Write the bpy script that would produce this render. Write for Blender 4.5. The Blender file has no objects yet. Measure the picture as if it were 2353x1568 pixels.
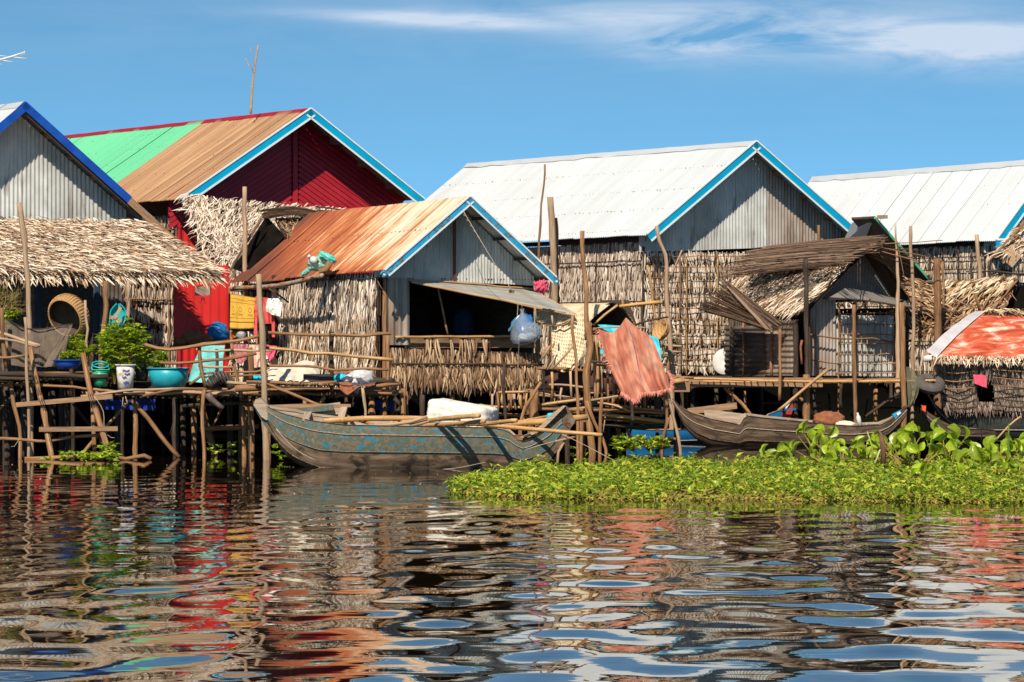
import bpy, math, random
import numpy as np
from mathutils import Vector, Matrix, noise as mnoise
random.seed(7); RNG = np.random.default_rng(7)
S = bpy.context.scene; COL = S.collection
V = Vector
# ------------------------------------------------------------------ camera
CAMZ, FPX, CX, CY = 2.15, 8000.0, 1176.5, 784.0
cd = bpy.data.cameras.new('camera'); cam = bpy.data.objects.new('camera', cd); COL.objects.link(cam)
cd.sensor_width = 36.0; cd.lens = 36.0*FPX/2353.0; cd.clip_start = 0.5; cd.clip_end = 6000
cam.location = (0, 0, CAMZ); cam.rotation_euler = (math.pi/2, 0, 0); S.camera = cam
# ------------------------------------------------------------------ world
SUN_TO = V((-.20, -.80, .80)).normalized()
w = bpy.data.worlds.new('World'); S.world = w; w.use_nodes = True
nt = w.node_tree; nt.nodes.clear()
def wn(t, **k):
    n = nt.nodes.new(t)
    for a, b in k.items(): setattr(n, a, b)
    return n
L_ = nt.links.new
out = wn('ShaderNodeOutputWorld'); bg = wn('ShaderNodeBackground'); L_(bg.outputs[0], out.inputs[0])
sky = wn('ShaderNodeTexSky', sky_type='NISHITA'); sky.sun_disc = False
sky.sun_elevation = math.asin(SUN_TO.z); sky.sun_rotation = math.atan2(SUN_TO.x, SUN_TO.y) % (2*math.pi)
sky.altitude = 0; sky.air_density = 1.0; sky.dust_density = 0.3; sky.ozone_density = 2.5
tc = wn('ShaderNodeTexCoord'); sep = wn('ShaderNodeSeparateXYZ'); L_(tc.outputs['Generated'], sep.inputs[0])
def wmath(op, a, b=None, c=None):
    n = wn('ShaderNodeMath', operation=op)
    for i, x in enumerate((a, b, c)):
        if x is None: continue
        if isinstance(x, (int, float)): n.inputs[i].default_value = x
        else: L_(x, n.inputs[i])
    return n.outputs[0]
zl = wmath('ADD', wmath('MULTIPLY', wmath('MAXIMUM', sep.outputs[2], -0.02), 1.6), 0.20)
cmb = wn('ShaderNodeCombineXYZ'); L_(sep.outputs[0], cmb.inputs[0]); L_(sep.outputs[1], cmb.inputs[1]); L_(zl, cmb.inputs[2])
nrm = wn('ShaderNodeVectorMath', operation='NORMALIZE'); L_(cmb.outputs[0], nrm.inputs[0]); L_(nrm.outputs[0], sky.inputs[0])
tint = wn('ShaderNodeMix', data_type='RGBA', blend_type='MULTIPLY'); tint.inputs[0].default_value = 1
L_(sky.outputs[0], tint.inputs[6])
# the sky is brightest low down and falls off smoothly to plain blue overhead
hz = wmath('POWER', wmath('SUBTRACT', 1.0, wmath('MINIMUM', wmath('MAXIMUM', sep.outputs[2], 0), 1)), 3.5)
tv = wn('ShaderNodeMix', data_type='RGBA'); L_(hz, tv.inputs[0]); tv.inputs[6].default_value = (.58, .68, .70, 1); tv.inputs[7].default_value = (1.20, 2.02, 2.06, 1)
L_(tv.outputs[2], tint.inputs[7])
# thin cirrus: long wisps, more of them towards the right and up
mp = wn('ShaderNodeMapping'); mp.inputs['Scale'].default_value = (15, 15, 80); mp.inputs['Rotation'].default_value = (0, math.radians(-2.5), 0)
L_(tc.outputs['Generated'], mp.inputs[0])
n1 = wn('ShaderNodeTexNoise'); n1.inputs['Scale'].default_value = 1.0; n1.inputs['Detail'].default_value = 9; n1.inputs['Roughness'].default_value = .6; n1.inputs['Distortion'].default_value = .5
L_(mp.outputs[0], n1.inputs[0])
def blob(x0, z0, sx, sz, slope=0.0):
    az = wmath('DIVIDE', sep.outputs[0], wmath('MAXIMUM', sep.outputs[1], .05))
    dx = wmath('DIVIDE', wmath('SUBTRACT', az, x0), sx)
    zz = wmath('ADD', wmath('SUBTRACT', sep.outputs[2], z0), wmath('MULTIPLY', wmath('SUBTRACT', az, x0), slope))
    dz = wmath('DIVIDE', zz, sz)
    r2 = wmath('ADD', wmath('MULTIPLY', dx, dx), wmath('MULTIPLY', dz, dz))
    return wmath('POWER', 2.718, wmath('MULTIPLY', r2, -1.0))
b = blob(.108, .0865, .052, .0050, .075)
b = wmath('ADD', b, wmath('MULTIPLY', blob(.145, .083, .05, .0065, .02), .8))
b = wmath('ADD', b, wmath('MULTIPLY', blob(.055, .0855, .028, .0038, .05), .85))
b = wmath('ADD', b, wmath('MULTIPLY', blob(.042, .093, .05, .003, .0), .6))
b = wmath('ADD', b, wmath('MULTIPLY', blob(-.008, .0912, .028, .0022, .02), .6))
b = wmath('ADD', b, wmath('MULTIPLY', blob(.16, .11, .3, .03, .0), .25))
b = wmath('ADD', b, wmath('MULTIPLY', blob(-.035, .0925, .03, .0016, .04), .5))
b = wmath('ADD', b, wmath('MULTIPLY', blob(.045, .084, .014, .0045, .0), .5))
cl = wmath('MULTIPLY', b, wmath('MULTIPLY', wmath('SUBTRACT', n1.outputs[0], .35), 3.6))
cl = wmath('MINIMUM', wmath('MAXIMUM', cl, 0), .8)
cm = wn('ShaderNodeMix', data_type='RGBA'); L_(cl, cm.inputs[0]); L_(tint.outputs[2], cm.inputs[6]); cm.inputs[7].default_value = (8.3, 9.3, 10.8, 1)
L_(cm.outputs[2], bg.inputs[0]); bg.inputs[1].default_value = 0.077
# ------------------------------------------------------------------ sun + exposure
sl = bpy.data.lights.new('sun', 'SUN'); so = bpy.data.objects.new('sun', sl); COL.objects.link(so)
sl.energy = 5.0; sl.angle = math.radians(.5); sl.color = (1, .91, .78)
so.rotation_euler = SUN_TO.to_track_quat('Z', 'Y').to_euler(); so.location = (-10, -20, 30)
S.view_settings.view_transform = 'Standard'; S.view_settings.look = 'None'; S.view_settings.gamma = 1
S.view_settings.exposure = 0.15; S.view_settings.use_curve_mapping = False
S.render.engine = 'CYCLES'

# ------------------------------------------------------------------ image helpers: a photo pixel (2353 wide) at depth Y -> world point
def P(uv, Y): return V(((uv[0]-CX)/FPX*Y, Y, CAMZ+(CY-uv[1])/FPX*Y))
def q1(x, y): return (x*.3002, 196+y*.3002)
def q2(x, y): return (x*.3002, 627.5+y*.3002)
def q3(x, y): return (470.6+x*.3002, 392.2+y*.3002)
def q4(x, y): return (470.6+x*.2501, 745.1+y*.2501)
def b1(x, y): return (862.8+x*.2502, 392.2+y*.2502)
def b2(x, y): return (980.4+x*.2501, 745.1+y*.2501)
def b3(x, y): return (1451+x*.3002, 298+y*.3002)
def b4(x, y): return (1490.2+x*.2501, 705.9+y*.2501)
def b5(x, y): return (1843.1+x*.2751, 352.9+y*.2751)
def b6(x, y): return (1843.1+x*.2502, 745.1+y*.2502)
def c3(x, y): return (1215.7+x*.17507, 666.7+y*.17507)      # 1550,850 scale 4.48
def c2(x, y): return (392.2+x*.15009, 666.7+y*.15009)       # 500,850 scale 5.226
def c1(x, y): return (1176.5+x*.13333, 823.5+y*.13333)      # 1500,1050 scale 5.8825
def d4(x, y): return (x*.12502, 666.7+y*.12502)             # 0,850 scale 6.273
def d5(x, y): return (2039.2+x*.15004, 509.8+y*.15004)      # 2600,650 scale 5.2275
RD = V((-.5, .8660254, 0)); GD = V((.8660254, .5, 0)); ND = -RD; UP = V((0, 0, 1))
def to_u(A, d, u):
    k = (u-CX)/FPX
    t = (k*A.y-A.x)/(d.x-k*d.y); return A+d*t
def setv(p, v): return V((p.x, p.y, CAMZ+(CY-v)/FPX*p.y))
def zv(v, Y): return CAMZ+(CY-v)/FPX*Y
def lerp(a, b, t): return a+(b-a)*t

# ------------------------------------------------------------------ object helpers
WM = {}
class MB:
    def __init__(s): s.v = []; s.f = []; s.uv = []
    def face(s, pts, uv=None):
        n = len(s.v); s.v += [tuple(p) for p in pts]; s.f.append(tuple(range(n, n+len(pts)))); s.uv.append(uv or [(0, 0)]*len(pts))
    def grid(s, G, UVf=None):
        n = len(s.v); R = len(G); C = len(G[0])
        for row in G: s.v += [tuple(p) for p in row]
        for i in range(R-1):
            for j in range(C-1):
                s.f.append((n+i*C+j, n+i*C+j+1, n+(i+1)*C+j+1, n+(i+1)*C+j))
                if UVf: s.uv.append([UVf(i, j), UVf(i, j+1), UVf(i+1, j+1), UVf(i+1, j)])
                else: s.uv.append([(0, 0)]*4)
    def box(s, o, a, b, c):
        p = [o, o+a, o+a+b, o+b, o+c, o+a+c, o+a+b+c, o+b+c]; n = len(s.v); s.v += [tuple(x) for x in p]
        la, lb, lc = a.length, b.length, c.length
        flip = a.cross(b).dot(c) < 0
        for f, (x, y) in (((3, 2, 1, 0), (la, lb)), ((4, 5, 6, 7), (la, lb)), ((0, 1, 5, 4), (la, lc)), ((1, 2, 6, 5), (lb, lc)), ((2, 3, 7, 6), (la, lc)), ((3, 0, 4, 7), (lb, lc))):
            g = [n+i for i in f]; u = [(0, 0), (x, 0), (x, y), (0, y)]
            if flip: g = g[::-1]; u = u[::-1]
            s.f.append(tuple(g)); s.uv.append(u)
    def bar(s, p, q, w, h, up=UP):
        d = q-p; x = d.normalized(); y = up.cross(x)
        if y.length < 1e-3: y = V((1, 0, 0)).cross(x)
        y.normalize(); z = x.cross(y); s.box(p-y*w/2-z*h/2, d, y*w, z*h)
    def tube(s, pts, rad, n=7, cap=True, v0=None):
        if v0 is None: v0 = random.random()*10
        m = len(pts); rad = rad if isinstance(rad, (list, tuple)) else [rad]*m
        base = len(s.v); t0 = (pts[1]-pts[0]).normalized(); a = t0.orthogonal().normalized(); L = 0; Ls = []
        for i, p in enumerate(pts):
            if i: L += (p-pts[i-1]).length
            Ls.append(L+v0)
            t = (pts[min(i+1, m-1)]-pts[max(i-1, 0)]).normalized()
            a = (a-t*a.dot(t)).normalized(); b_ = t.cross(a)
            for k in range(n):
                an = 2*math.pi*k/n; s.v.append(tuple(p+(a*math.cos(an)+b_*math.sin(an))*rad[i]))
        c = 2*math.pi*max(rad)
        for i in range(m-1):
            for k in range(n):
                k2 = (k+1) % n; u0, u1 = c*k/n, c*(k+1)/n
                s.f.append((base+i*n+k, base+i*n+k2, base+(i+1)*n+k2, base+(i+1)*n+k)); s.uv.append([(u0, Ls[i]), (u1, Ls[i]), (u1, Ls[i+1]), (u0, Ls[i+1])])
        if cap:
            s.f.append(tuple(base+k for k in range(n))[::-1]); s.uv.append([(0, 0)]*n)
            s.f.append(tuple(base+(m-1)*n+k for k in range(n))); s.uv.append([(0, 0)]*n)
    def mesh(s, name, mat=None, smooth=False, org=None):
        vv = np.array(s.v, dtype=float)
        c = V(vv.mean(0)) if org is None else org
        me = bpy.data.meshes.new(name); me.from_pydata((vv-np.array(c)).tolist(), [], s.f)
        ul = me.uv_layers.new(name='UVMap'); ul.data.foreach_set('uv', np.array([x for f in s.uv for y in f for x in y], dtype=float))
        if mat: me.materials.append(mat)
        if smooth: me.polygons.foreach_set('use_smooth', [True]*len(me.polygons))
        return me, c
    def build(s, name, mat, par=None, smooth=False, org=None, kind=None):
        me, c = s.mesh(name, mat, smooth, org)
        return place(name, me, Matrix.Translation(c), par, kind)
def place(name, me, M, par=None, kind=None):
    o = bpy.data.objects.new(name, me); COL.objects.link(o)
    if par is not None:
        o.parent = par; o.matrix_basis = WM[par].inverted() @ M
    else: o.matrix_basis = M
    WM[o] = M.copy()
    if kind: o['kind'] = kind
    return o
def thing(name, label, cat, loc, group=None):
    o = place(name, None, Matrix.Translation(V(loc))); o['label'] = label; o['category'] = cat
    o.empty_display_size = .2
    if group: o['group'] = group
    return o
def tag(o, label=None, cat=None, group=None, kind=None):
    if label: o['label'] = label
    if cat: o['category'] = cat
    if group: o['group'] = group
    if kind: o['kind'] = kind
    return o
def np_obj(name, VV, FF, mat, par=None, kind=None, smooth=False):
    me = bpy.data.meshes.new(name); c = VV.mean(0)
    VV = VV-c; k = FF.shape[1]; n = len(FF)
    me.vertices.add(len(VV)); me.vertices.foreach_set('co', VV.ravel())
    me.loops.add(n*k); me.loops.foreach_set('vertex_index', FF.ravel().astype(np.int32))
    me.polygons.add(n); me.polygons.foreach_set('loop_start', (np.arange(n)*k).astype(np.int32))
    me.update(calc_edges=True); me.validate()
    if smooth: me.polygons.foreach_set('use_smooth', [True]*n)
    me.materials.append(mat)
    return place(name, me, Matrix.Translation(V(c)), par, kind)

# ------------------------------------------------------------------ materials
MATS = {}
def newmat(name):
    m = bpy.data.materials.new(name); m.use_nodes = True; t = m.node_tree
    p = t.nodes['Principled BSDF']; MATS[name] = m
    return m, t, p
def nd(t, typ, **k):
    n = t.nodes.new(typ)
    for a, b in k.items(): setattr(n, a, b)
    return n
def mth(t, op, a, b=None, clamp=False):
    n = nd(t, 'ShaderNodeMath', operation=op); n.use_clamp = clamp
    for i, x in enumerate((a, b)):
        if x is None: continue
        if isinstance(x, (int, float)): n.inputs[i].default_value = x
        else: t.links.new(x, n.inputs[i])
    return n.outputs[0]
def ramp(t, fac, stops):
    n = nd(t, 'ShaderNodeValToRGB'); e = n.color_ramp.elements
    while len(e) < len(stops): e.new(.5)
    for el, (p, c) in zip(e, stops): el.position = p; el.color = tuple(c)+(1,) if not isinstance(c, (int, float)) else (c, c, c, 1)
    t.links.new(fac, n.inputs[0]); return n.outputs[0]
def tex(t, coord, scale, detail=4, rough=.55, dist=0, sc=1.0, kind='noise', off=None):
    c = nd(t, 'ShaderNodeTexCoord'); m = nd(t, 'ShaderNodeMapping'); m.inputs['Scale'].default_value = scale
    if off: m.inputs['Location'].default_value = off
    t.links.new(c.outputs[coord], m.inputs[0])
    if coord != 'UV' or True:
        oi = nd(t, 'ShaderNodeObjectInfo'); ad = nd(t, 'ShaderNodeVectorMath', operation='ADD')
        mm = mth(t, 'MULTIPLY', oi.outputs['Random'], 37.0 if coord != 'UV' else 0.0)
        cb = nd(t, 'ShaderNodeCombineXYZ'); t.links.new(mm, cb.inputs[0]); t.links.new(mm, cb.inputs[1]); t.links.new(m.outputs[0], ad.inputs[0]); t.links.new(cb.outputs[0], ad.inputs[1])
        v = ad.outputs[0]
    if kind == 'noise':
        n = nd(t, 'ShaderNodeTexNoise'); n.inputs['Scale'].default_value = sc; n.inputs['Detail'].default_value = detail; n.inputs['Roughness'].default_value = rough; n.inputs['Distortion'].default_value = dist
        t.links.new(v, n.inputs['Vector']); return n.outputs[0]
    if kind == 'vor':
        n = nd(t, 'ShaderNodeTexVoronoi'); n.inputs['Scale'].default_value = sc; t.links.new(v, n.inputs['Vector']); return n.outputs[0]
    if kind == 'wave':
        n = nd(t, 'ShaderNodeTexWave'); n.inputs['Scale'].default_value = sc; n.inputs['Distortion'].default_value = dist; n.inputs['Detail'].default_value = detail; t.links.new(v, n.inputs['Vector']); return n.outputs[0]
def mixc(t, f, a, b, mode='MIX'):
    n = nd(t, 'ShaderNodeMix', data_type='RGBA', blend_type=mode)
    for i, x in ((0, f), (6, a), (7, b)):
        if isinstance(x, (int, float)): n.inputs[i].default_value = x if i == 0 else (x, x, x, 1)
        elif isinstance(x, tuple): n.inputs[i].default_value = x+(1,)
        else: t.links.new(x, n.inputs[i])
    return n.outputs[2]
def scalec(t, col, val):
    n = nd(t, 'ShaderNodeVectorMath', operation='SCALE'); t.links.new(col, n.inputs[0])
    if isinstance(val, (int, float)): n.inputs['Scale'].default_value = val
    else: t.links.new(val, n.inputs['Scale'])
    return n.outputs[0]
def bump(t, p, h, strength=.5, dist=.02):
    n = nd(t, 'ShaderNodeBump'); n.inputs['Strength'].default_value = strength; n.inputs['Distance'].default_value = dist
    t.links.new(h, n.inputs['Height']); t.links.new(n.outputs[0], p.inputs['Normal'])
def M(name, stops, scale=(3, 3, 3), coord='Object', detail=5, rough=.75, metal=0, objvar=.25, isl=0, bmp=.3, bd=.01, spec=.3, transl=None, dirt=None, dist=0):
    m, t, p = newmat(name)
    f = tex(t, coord, scale, detail, .6, dist)
    c = ramp(t, f, stops)
    if dirt:
        f2 = tex(t, coord, dirt[0], 5, .65, .3, off=(5, 3, 1)); k = ramp(t, f2, [(dirt[2], 0.0), (dirt[3], 1.0)])
        c = mixc(t, k, c, dirt[1])
    k = None
    if objvar:
        oi = nd(t, 'ShaderNodeObjectInfo'); k = mth(t, 'ADD', mth(t, 'MULTIPLY', oi.outputs['Random'], objvar), 1-objvar/2)
    if isl:
        g = nd(t, 'ShaderNodeNewGeometry'); k2 = mth(t, 'ADD', mth(t, 'MULTIPLY', g.outputs['Random Per Island'], isl), 1-isl/2)
        k = k2 if k is None else mth(t, 'MULTIPLY', k, k2)
    if k is not None: c = scalec(t, c, k)
    t.links.new(c, p.inputs['Base Color']); p.inputs['Roughness'].default_value = rough; p.inputs['Metallic'].default_value = metal
    p.inputs['Specular IOR Level'].default_value = spec
    if bmp: bump(t, p, f, bmp, bd)
    if transl:
        tr = nd(t, 'ShaderNodeBsdfTranslucent'); mx = nd(t, 'ShaderNodeMixShader'); mx.inputs[0].default_value = transl
        t.links.new(c, tr.inputs[0]); t.links.new(p.outputs[0], mx.inputs[1]); t.links.new(tr.outputs[0], mx.inputs[2]); t.links.new(mx.outputs[0], t.nodes['Material Output'].inputs[0])
    return m
def leafmat(name, stops, grain=.35, rough=.6, transl=.0, spec=.25):
    m, t, p = newmat(name)
    g = nd(t, 'ShaderNodeNewGeometry'); c = ramp(t, g.outputs['Random Per Island'], stops)
    if grain:
        f = tex(t, 'Object', (9, 9, 9), 4, .6); c = scalec(t, c, mth(t, 'ADD', mth(t, 'MULTIPLY', f, grain*2), 1-grain))
    t.links.new(c, p.inputs['Base Color']); p.inputs['Roughness'].default_value = rough; p.inputs['Specular IOR Level'].default_value = spec
    if transl:
        tr = nd(t, 'ShaderNodeBsdfTranslucent'); mx = nd(t, 'ShaderNodeMixShader'); mx.inputs[0].default_value = transl
        t.links.new(c, tr.inputs[0]); t.links.new(p.outputs[0], mx.inputs[1]); t.links.new(tr.outputs[0], mx.inputs[2]); t.links.new(mx.outputs[0], t.nodes['Material Output'].inputs[0])
    return m
wood = M('wood_pole', [(.25, (.12, .052, .020)), (.5, (.28, .140, .060)), (.75, (.46, .27, .135))], (26, 2.2, 1), 'UV', objvar=.5, bmp=.5, bd=.012, rough=.8)
wood_pale = M('wood_pale', [(.25, (.26, .15, .08)), (.5, (.44, .29, .175)), (.75, (.62, .45, .31))], (26, 2.0, 1), 'UV', objvar=.3, bmp=.5, bd=.012, rough=.8)
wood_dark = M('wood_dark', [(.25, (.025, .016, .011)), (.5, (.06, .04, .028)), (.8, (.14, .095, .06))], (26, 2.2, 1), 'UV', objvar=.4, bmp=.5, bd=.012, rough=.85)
bamboo = M('bamboo', [(.25, (.30, .14, .045)), (.5, (.50, .28, .105)), (.75, (.66, .43, .21))], (14, 1.6, 1), 'UV', objvar=.3, bmp=.2, bd=.006, rough=.5, spec=.4)
plank = M('plank', [(.25, (.16, .08, .04)), (.5, (.32, .185, .10)), (.8, (.46, .30, .18))], (2.5, 22, 1), 'UV', objvar=.4, bmp=.4, bd=.008)
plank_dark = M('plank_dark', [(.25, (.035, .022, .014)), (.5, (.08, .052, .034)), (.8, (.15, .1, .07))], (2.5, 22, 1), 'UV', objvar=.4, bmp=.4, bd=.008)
plank_mid = M('leaf_mat_backing', [(.25, (.035, .02, .012)), (.5, (.08, .05, .033)), (.8, (.16, .11, .08))], (22, 2.5, 1), 'Object', objvar=.2, bmp=.4, bd=.008)
shade_black = M('shade_black', [(.3, (.006, .005, .004)), (.7, (.016, .013, .011))], (3, 3, 3), 'Object', objvar=0, rough=1, spec=0)  # near-black colour standing in for the shade inside roofs and openings
tin = M('galvanised_tin', [(.3, (.34, .335, .30)), (.5, (.50, .50, .46)), (.72, (.68, .68, .63))], (1.3, .8, 1), 'UV', objvar=.22, bmp=.1, rough=.6, metal=0, spec=.25, dirt=((6, .7, 1), (.17, .12, .085), .56, .74))
tin_brown = M('weathered_tin', [(.3, (.20, .145, .105)), (.5, (.36, .29, .23)), (.75, (.50, .44, .38))], (2.2, .7, 1), 'UV', objvar=.2, bmp=.1, rough=.6, metal=.15, dirt=((7, .5, 1), (.16, .07, .03), .5, .7))
tin_dark = M('dark_tin', [(.3, (.05, .04, .032)), (.5, (.11, .09, .075)), (.75, (.21, .175, .145))], (1.5, 2.5, 1), 'UV', objvar=.3, bmp=.1, rough=.7, metal=.1, dirt=((2, 4, 1), (.11, .045, .025), .56, .7))  # dark brown-grey tin with reddish brown patches
tin_white = M('white_tin', [(.2, (.48, .505, .51)), (.5, (.54, .565, .575)), (.8, (.59, .615, .62))], (.5, .25, 1), 'UV', objvar=.05, bmp=0, rough=.5, spec=.35, dirt=((1.2, .35, 1), (.45, .45, .43), .55, .9))
tin_green = M('green_tin', [(.3, (.12, .50, .26)), (.6, (.15, .56, .30)), (.8, (.24, .58, .34))], (.35, .1, 1), 'UV', objvar=.1, bmp=0, rough=.55)
tin_tan = M('tan_tin', [(.3, (.27, .13, .07)), (.42, (.42, .24, .125)), (.5, (.34, .18, .095)), (.58, (.50, .31, .16)), (.7, (.40, .24, .12))], (4.5, .12, 1), 'UV', objvar=.14, bmp=0, rough=.6)  # colour streaks stand in for the light and dark of the corrugation
red_paint = M('red_paint', [(.3, (.34, .012, .022)), (.7, (.46, .022, .035))], (2, 2, 2), 'Object', objvar=.15, bmp=0, rough=.45)
red_tin = M('red_tin', [(.3, (.52, .018, .016)), (.7, (.66, .03, .025))], (1, .6, 1), 'UV', objvar=.1, bmp=0, rough=.4)
trim_blue = M('blue_trim', [(.3, (.0, .30, .52)), (.7, (.0, .38, .62))], (3, 3, 3), 'Object', objvar=.1, bmp=0, rough=.5)
trim_worn = M('worn_blue_trim', [(.35, (.02, .31, .55)), (.5, (.03, .36, .6)), (.56, (.12, .075, .05)), (.62, (.03, .34, .56))], (5, 5, 5), 'Object', objvar=0, bmp=0, rough=.6)
trim_navy = M('navy_trim', [(.3, (.005, .055, .33)), (.7, (.012, .10, .46))], (3, 3, 3), 'Object', objvar=0, bmp=0, rough=.5)
white_paint = M('white_paint', [(.3, (.70, .72, .70)), (.7, (.82, .84, .82))], (6, 6, 6), 'Object', objvar=0, bmp=0, rough=.6)
# rusted roof: cream metal with rust running down the corrugation and pooling at the eave and far end
def rust_mat():
    m, t, p = newmat('rusty_tin')
    a = tex(t, 'UV', (9, .55, 1), 6, .6, .2); b_ = tex(t, 'UV', (1.1, .55, 1), 4, .6, .4, off=(3, 9, 0)); c_ = tex(t, 'UV', (30, 4, 1), 4, .7)
    uvn = nd(t, 'ShaderNodeTexCoord'); sp = nd(t, 'ShaderNodeSeparateXYZ'); t.links.new(uvn.outputs['UV'], sp.inputs[0])
    # u: 0 at the front end, about 6.8 at the far end ; v: 0 at ridge, 2.6 at eave
    g = mth(t, 'ADD', mth(t, 'MULTIPLY', mth(t, 'POWER', mth(t, 'DIVIDE', sp.outputs[0], 6.8), 2.4), .31), mth(t, 'MULTIPLY', mth(t, 'POWER', mth(t, 'DIVIDE', sp.outputs[1], 2.6), 3.0), .20))
    s = mth(t, 'ADD', mth(t, 'ADD', mth(t, 'MULTIPLY', a, .58), mth(t, 'MULTIPLY', b_, .42)), mth(t, 'ADD', g, mth(t, 'MULTIPLY', mth(t, 'SUBTRACT', c_, .5), .12)))
    col = ramp(t, s, [(.38, (.66, .60, .49)), (.50, (.63, .52, .37)), (.555, (.58, .34, .17)), (.61, (.47, .15, .045)), (.70, (.30, .065, .016)), (.85, (.12, .03, .012))])
    t.links.new(col, p.inputs['Base Color']); p.inputs['Roughness'].default_value = .65
    bump(t, p, s, .2, .01); return m
rust_tin = rust_mat()
thatch_sun = leafmat('dry_palm_leaf', [(0, (.09, .045, .022)), (.28, (.34, .20, .11)), (.5, (.62, .45, .295)), (.8, (.80, .65, .48)), (1, (.88, .78, .64))])
thatch_brown = leafmat('brown_palm_leaf', [(0, (.09, .045, .024)), (.35, (.23, .125, .065)), (.7, (.44, .27, .145)), (1, (.64, .45, .27))])
thatch_drab = leafmat('drab_palm_leaf', [(0, (.06, .04, .028)), (.4, (.15, .105, .075)), (.8, (.28, .205, .15)), (1, (.42, .32, .24))])
thatch_grey = leafmat('grey_palm_leaf', [(0, (.13, .08, .05)), (.25, (.42, .31, .22)), (.6, (.70, .56, .43)), (1, (.88, .77, .63))])
thatch_straw = leafmat('straw_palm_leaf', [(0, (.24, .13, .055)), (.3, (.44, .29, .145)), (.7, (.68, .52, .33)), (1, (.85, .74, .55))])
stick_mat = leafmat('thin_brown_sticks', [(0, (.04, .02, .012)), (.4, (.12, .07, .045)), (.8, (.24, .155, .10)), (1, (.42, .30, .21))])
woven = None
def woven_mat(name, ca, cb, sc, rough=.7):
    m, t, p = newmat(name); c = nd(t, 'ShaderNodeTexCoord'); mp = nd(t, 'ShaderNodeMapping'); mp.inputs['Scale'].default_value = (sc, sc, 1); mp.inputs['Rotation'].default_value = (0, 0, .6)
    t.links.new(c.outputs['UV'], mp.inputs[0]); sp = nd(t, 'ShaderNodeSeparateXYZ'); t.links.new(mp.outputs[0], sp.inputs[0])
    sx = mth(t, 'SINE', sp.outputs[0]); sy = mth(t, 'SINE', sp.outputs[1]); w_ = mth(t, 'ADD', mth(t, 'MULTIPLY', mth(t, 'MULTIPLY', sx, sy), .5), .5)
    n = tex(t, 'UV', (2, 2, 1), 5, .6); f = mth(t, 'ADD', mth(t, 'MULTIPLY', w_, .6), mth(t, 'MULTIPLY', n, .5))
    t.links.new(ramp(t, f, [(.25, ca), (.6, cb)]), p.inputs['Base Color']); p.inputs['Roughness'].default_value = rough; bump(t, p, w_, .6, .01); return m
woven_pale = woven_mat('woven_palm_mat', (.30, .18, .08), (.80, .66, .44), 62)
woven_grey = woven_mat('woven_grey_mat', (.10, .085, .07), (.20, .175, .15), 60)
basket_m = woven_mat('woven_rattan', (.30, .15, .05), (.56, .33, .13), 120)
def plain(name, c, rough=.5, var=.12, sc=4, bmp=0, transl=None, spec=.4):
    c2 = tuple(x*(1-var) for x in c); c3_ = tuple(min(.95, x*(1+var)) for x in c)
    return M(name, [(.3, c2), (.7, c3_)], (sc, sc, sc), 'Object', rough=rough, objvar=0, bmp=bmp, transl=transl, spec=spec)
teal_plastic = plain('teal_plastic', (.02, .42, .42), .4)
blue_plastic = plain('blue_plastic', (.01, .07, .36), .35)
green_plastic = plain('green_plastic', (.03, .42, .20), .4)
white_plastic = plain('white_plastic', (.72, .70, .66), .45)
white_bag = plain('white_bag', (.78, .78, .78), .4, .08, 9, .3, .3)
foam = M('stained_foam', [(.3, (.62, .55, .42)), (.5, (.80, .77, .68)), (.7, (.86, .85, .8))], (6, 6, 6), 'Object', objvar=0, bmp=.6, bd=.02, rough=.9)
soil = M('soil', [(.3, (.02, .013, .009)), (.7, (.06, .04, .025))], (14, 14, 14), 'Object', objvar=0, bmp=.8, bd=.03, rough=1)
brown_cloth = plain('brown_net_cloth', (.28, .10, .045), .9, .3, 12, .5)
tarp_cream = plain('cream_tarp', (.70, .62, .48), .6, .15, 5, .3)
cloth_blue = plain('blue_cloth', (.006, .14, .38), .7, .3, 8, .3)
cloth_red = plain('red_cloth', (.72, .09, .085), .7, .2, 5, .2)
cloth_pink = plain('pink_cloth', (.72, .08, .14), .7, .2, 5, .2)
cloth_white = plain('white_cloth', (.80, .77, .68), .8, .08, 5, .2)
cloth_cyan = plain('cyan_tarp', (.02, .50, .62), .5, .15, 5, .2)
tyre_rub = plain('tyre_rubber', (.10, .085, .075), .8, .25, 9, .3)
rope_m = plain('pale_rope', (.45, .36, .25), .9, .2, 12)
rope_dark = plain('dark_cord', (.05, .04, .035), .9, .2, 12)
metal_white = plain('antenna_metal', (.72, .71, .66), .4, .1)
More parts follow.
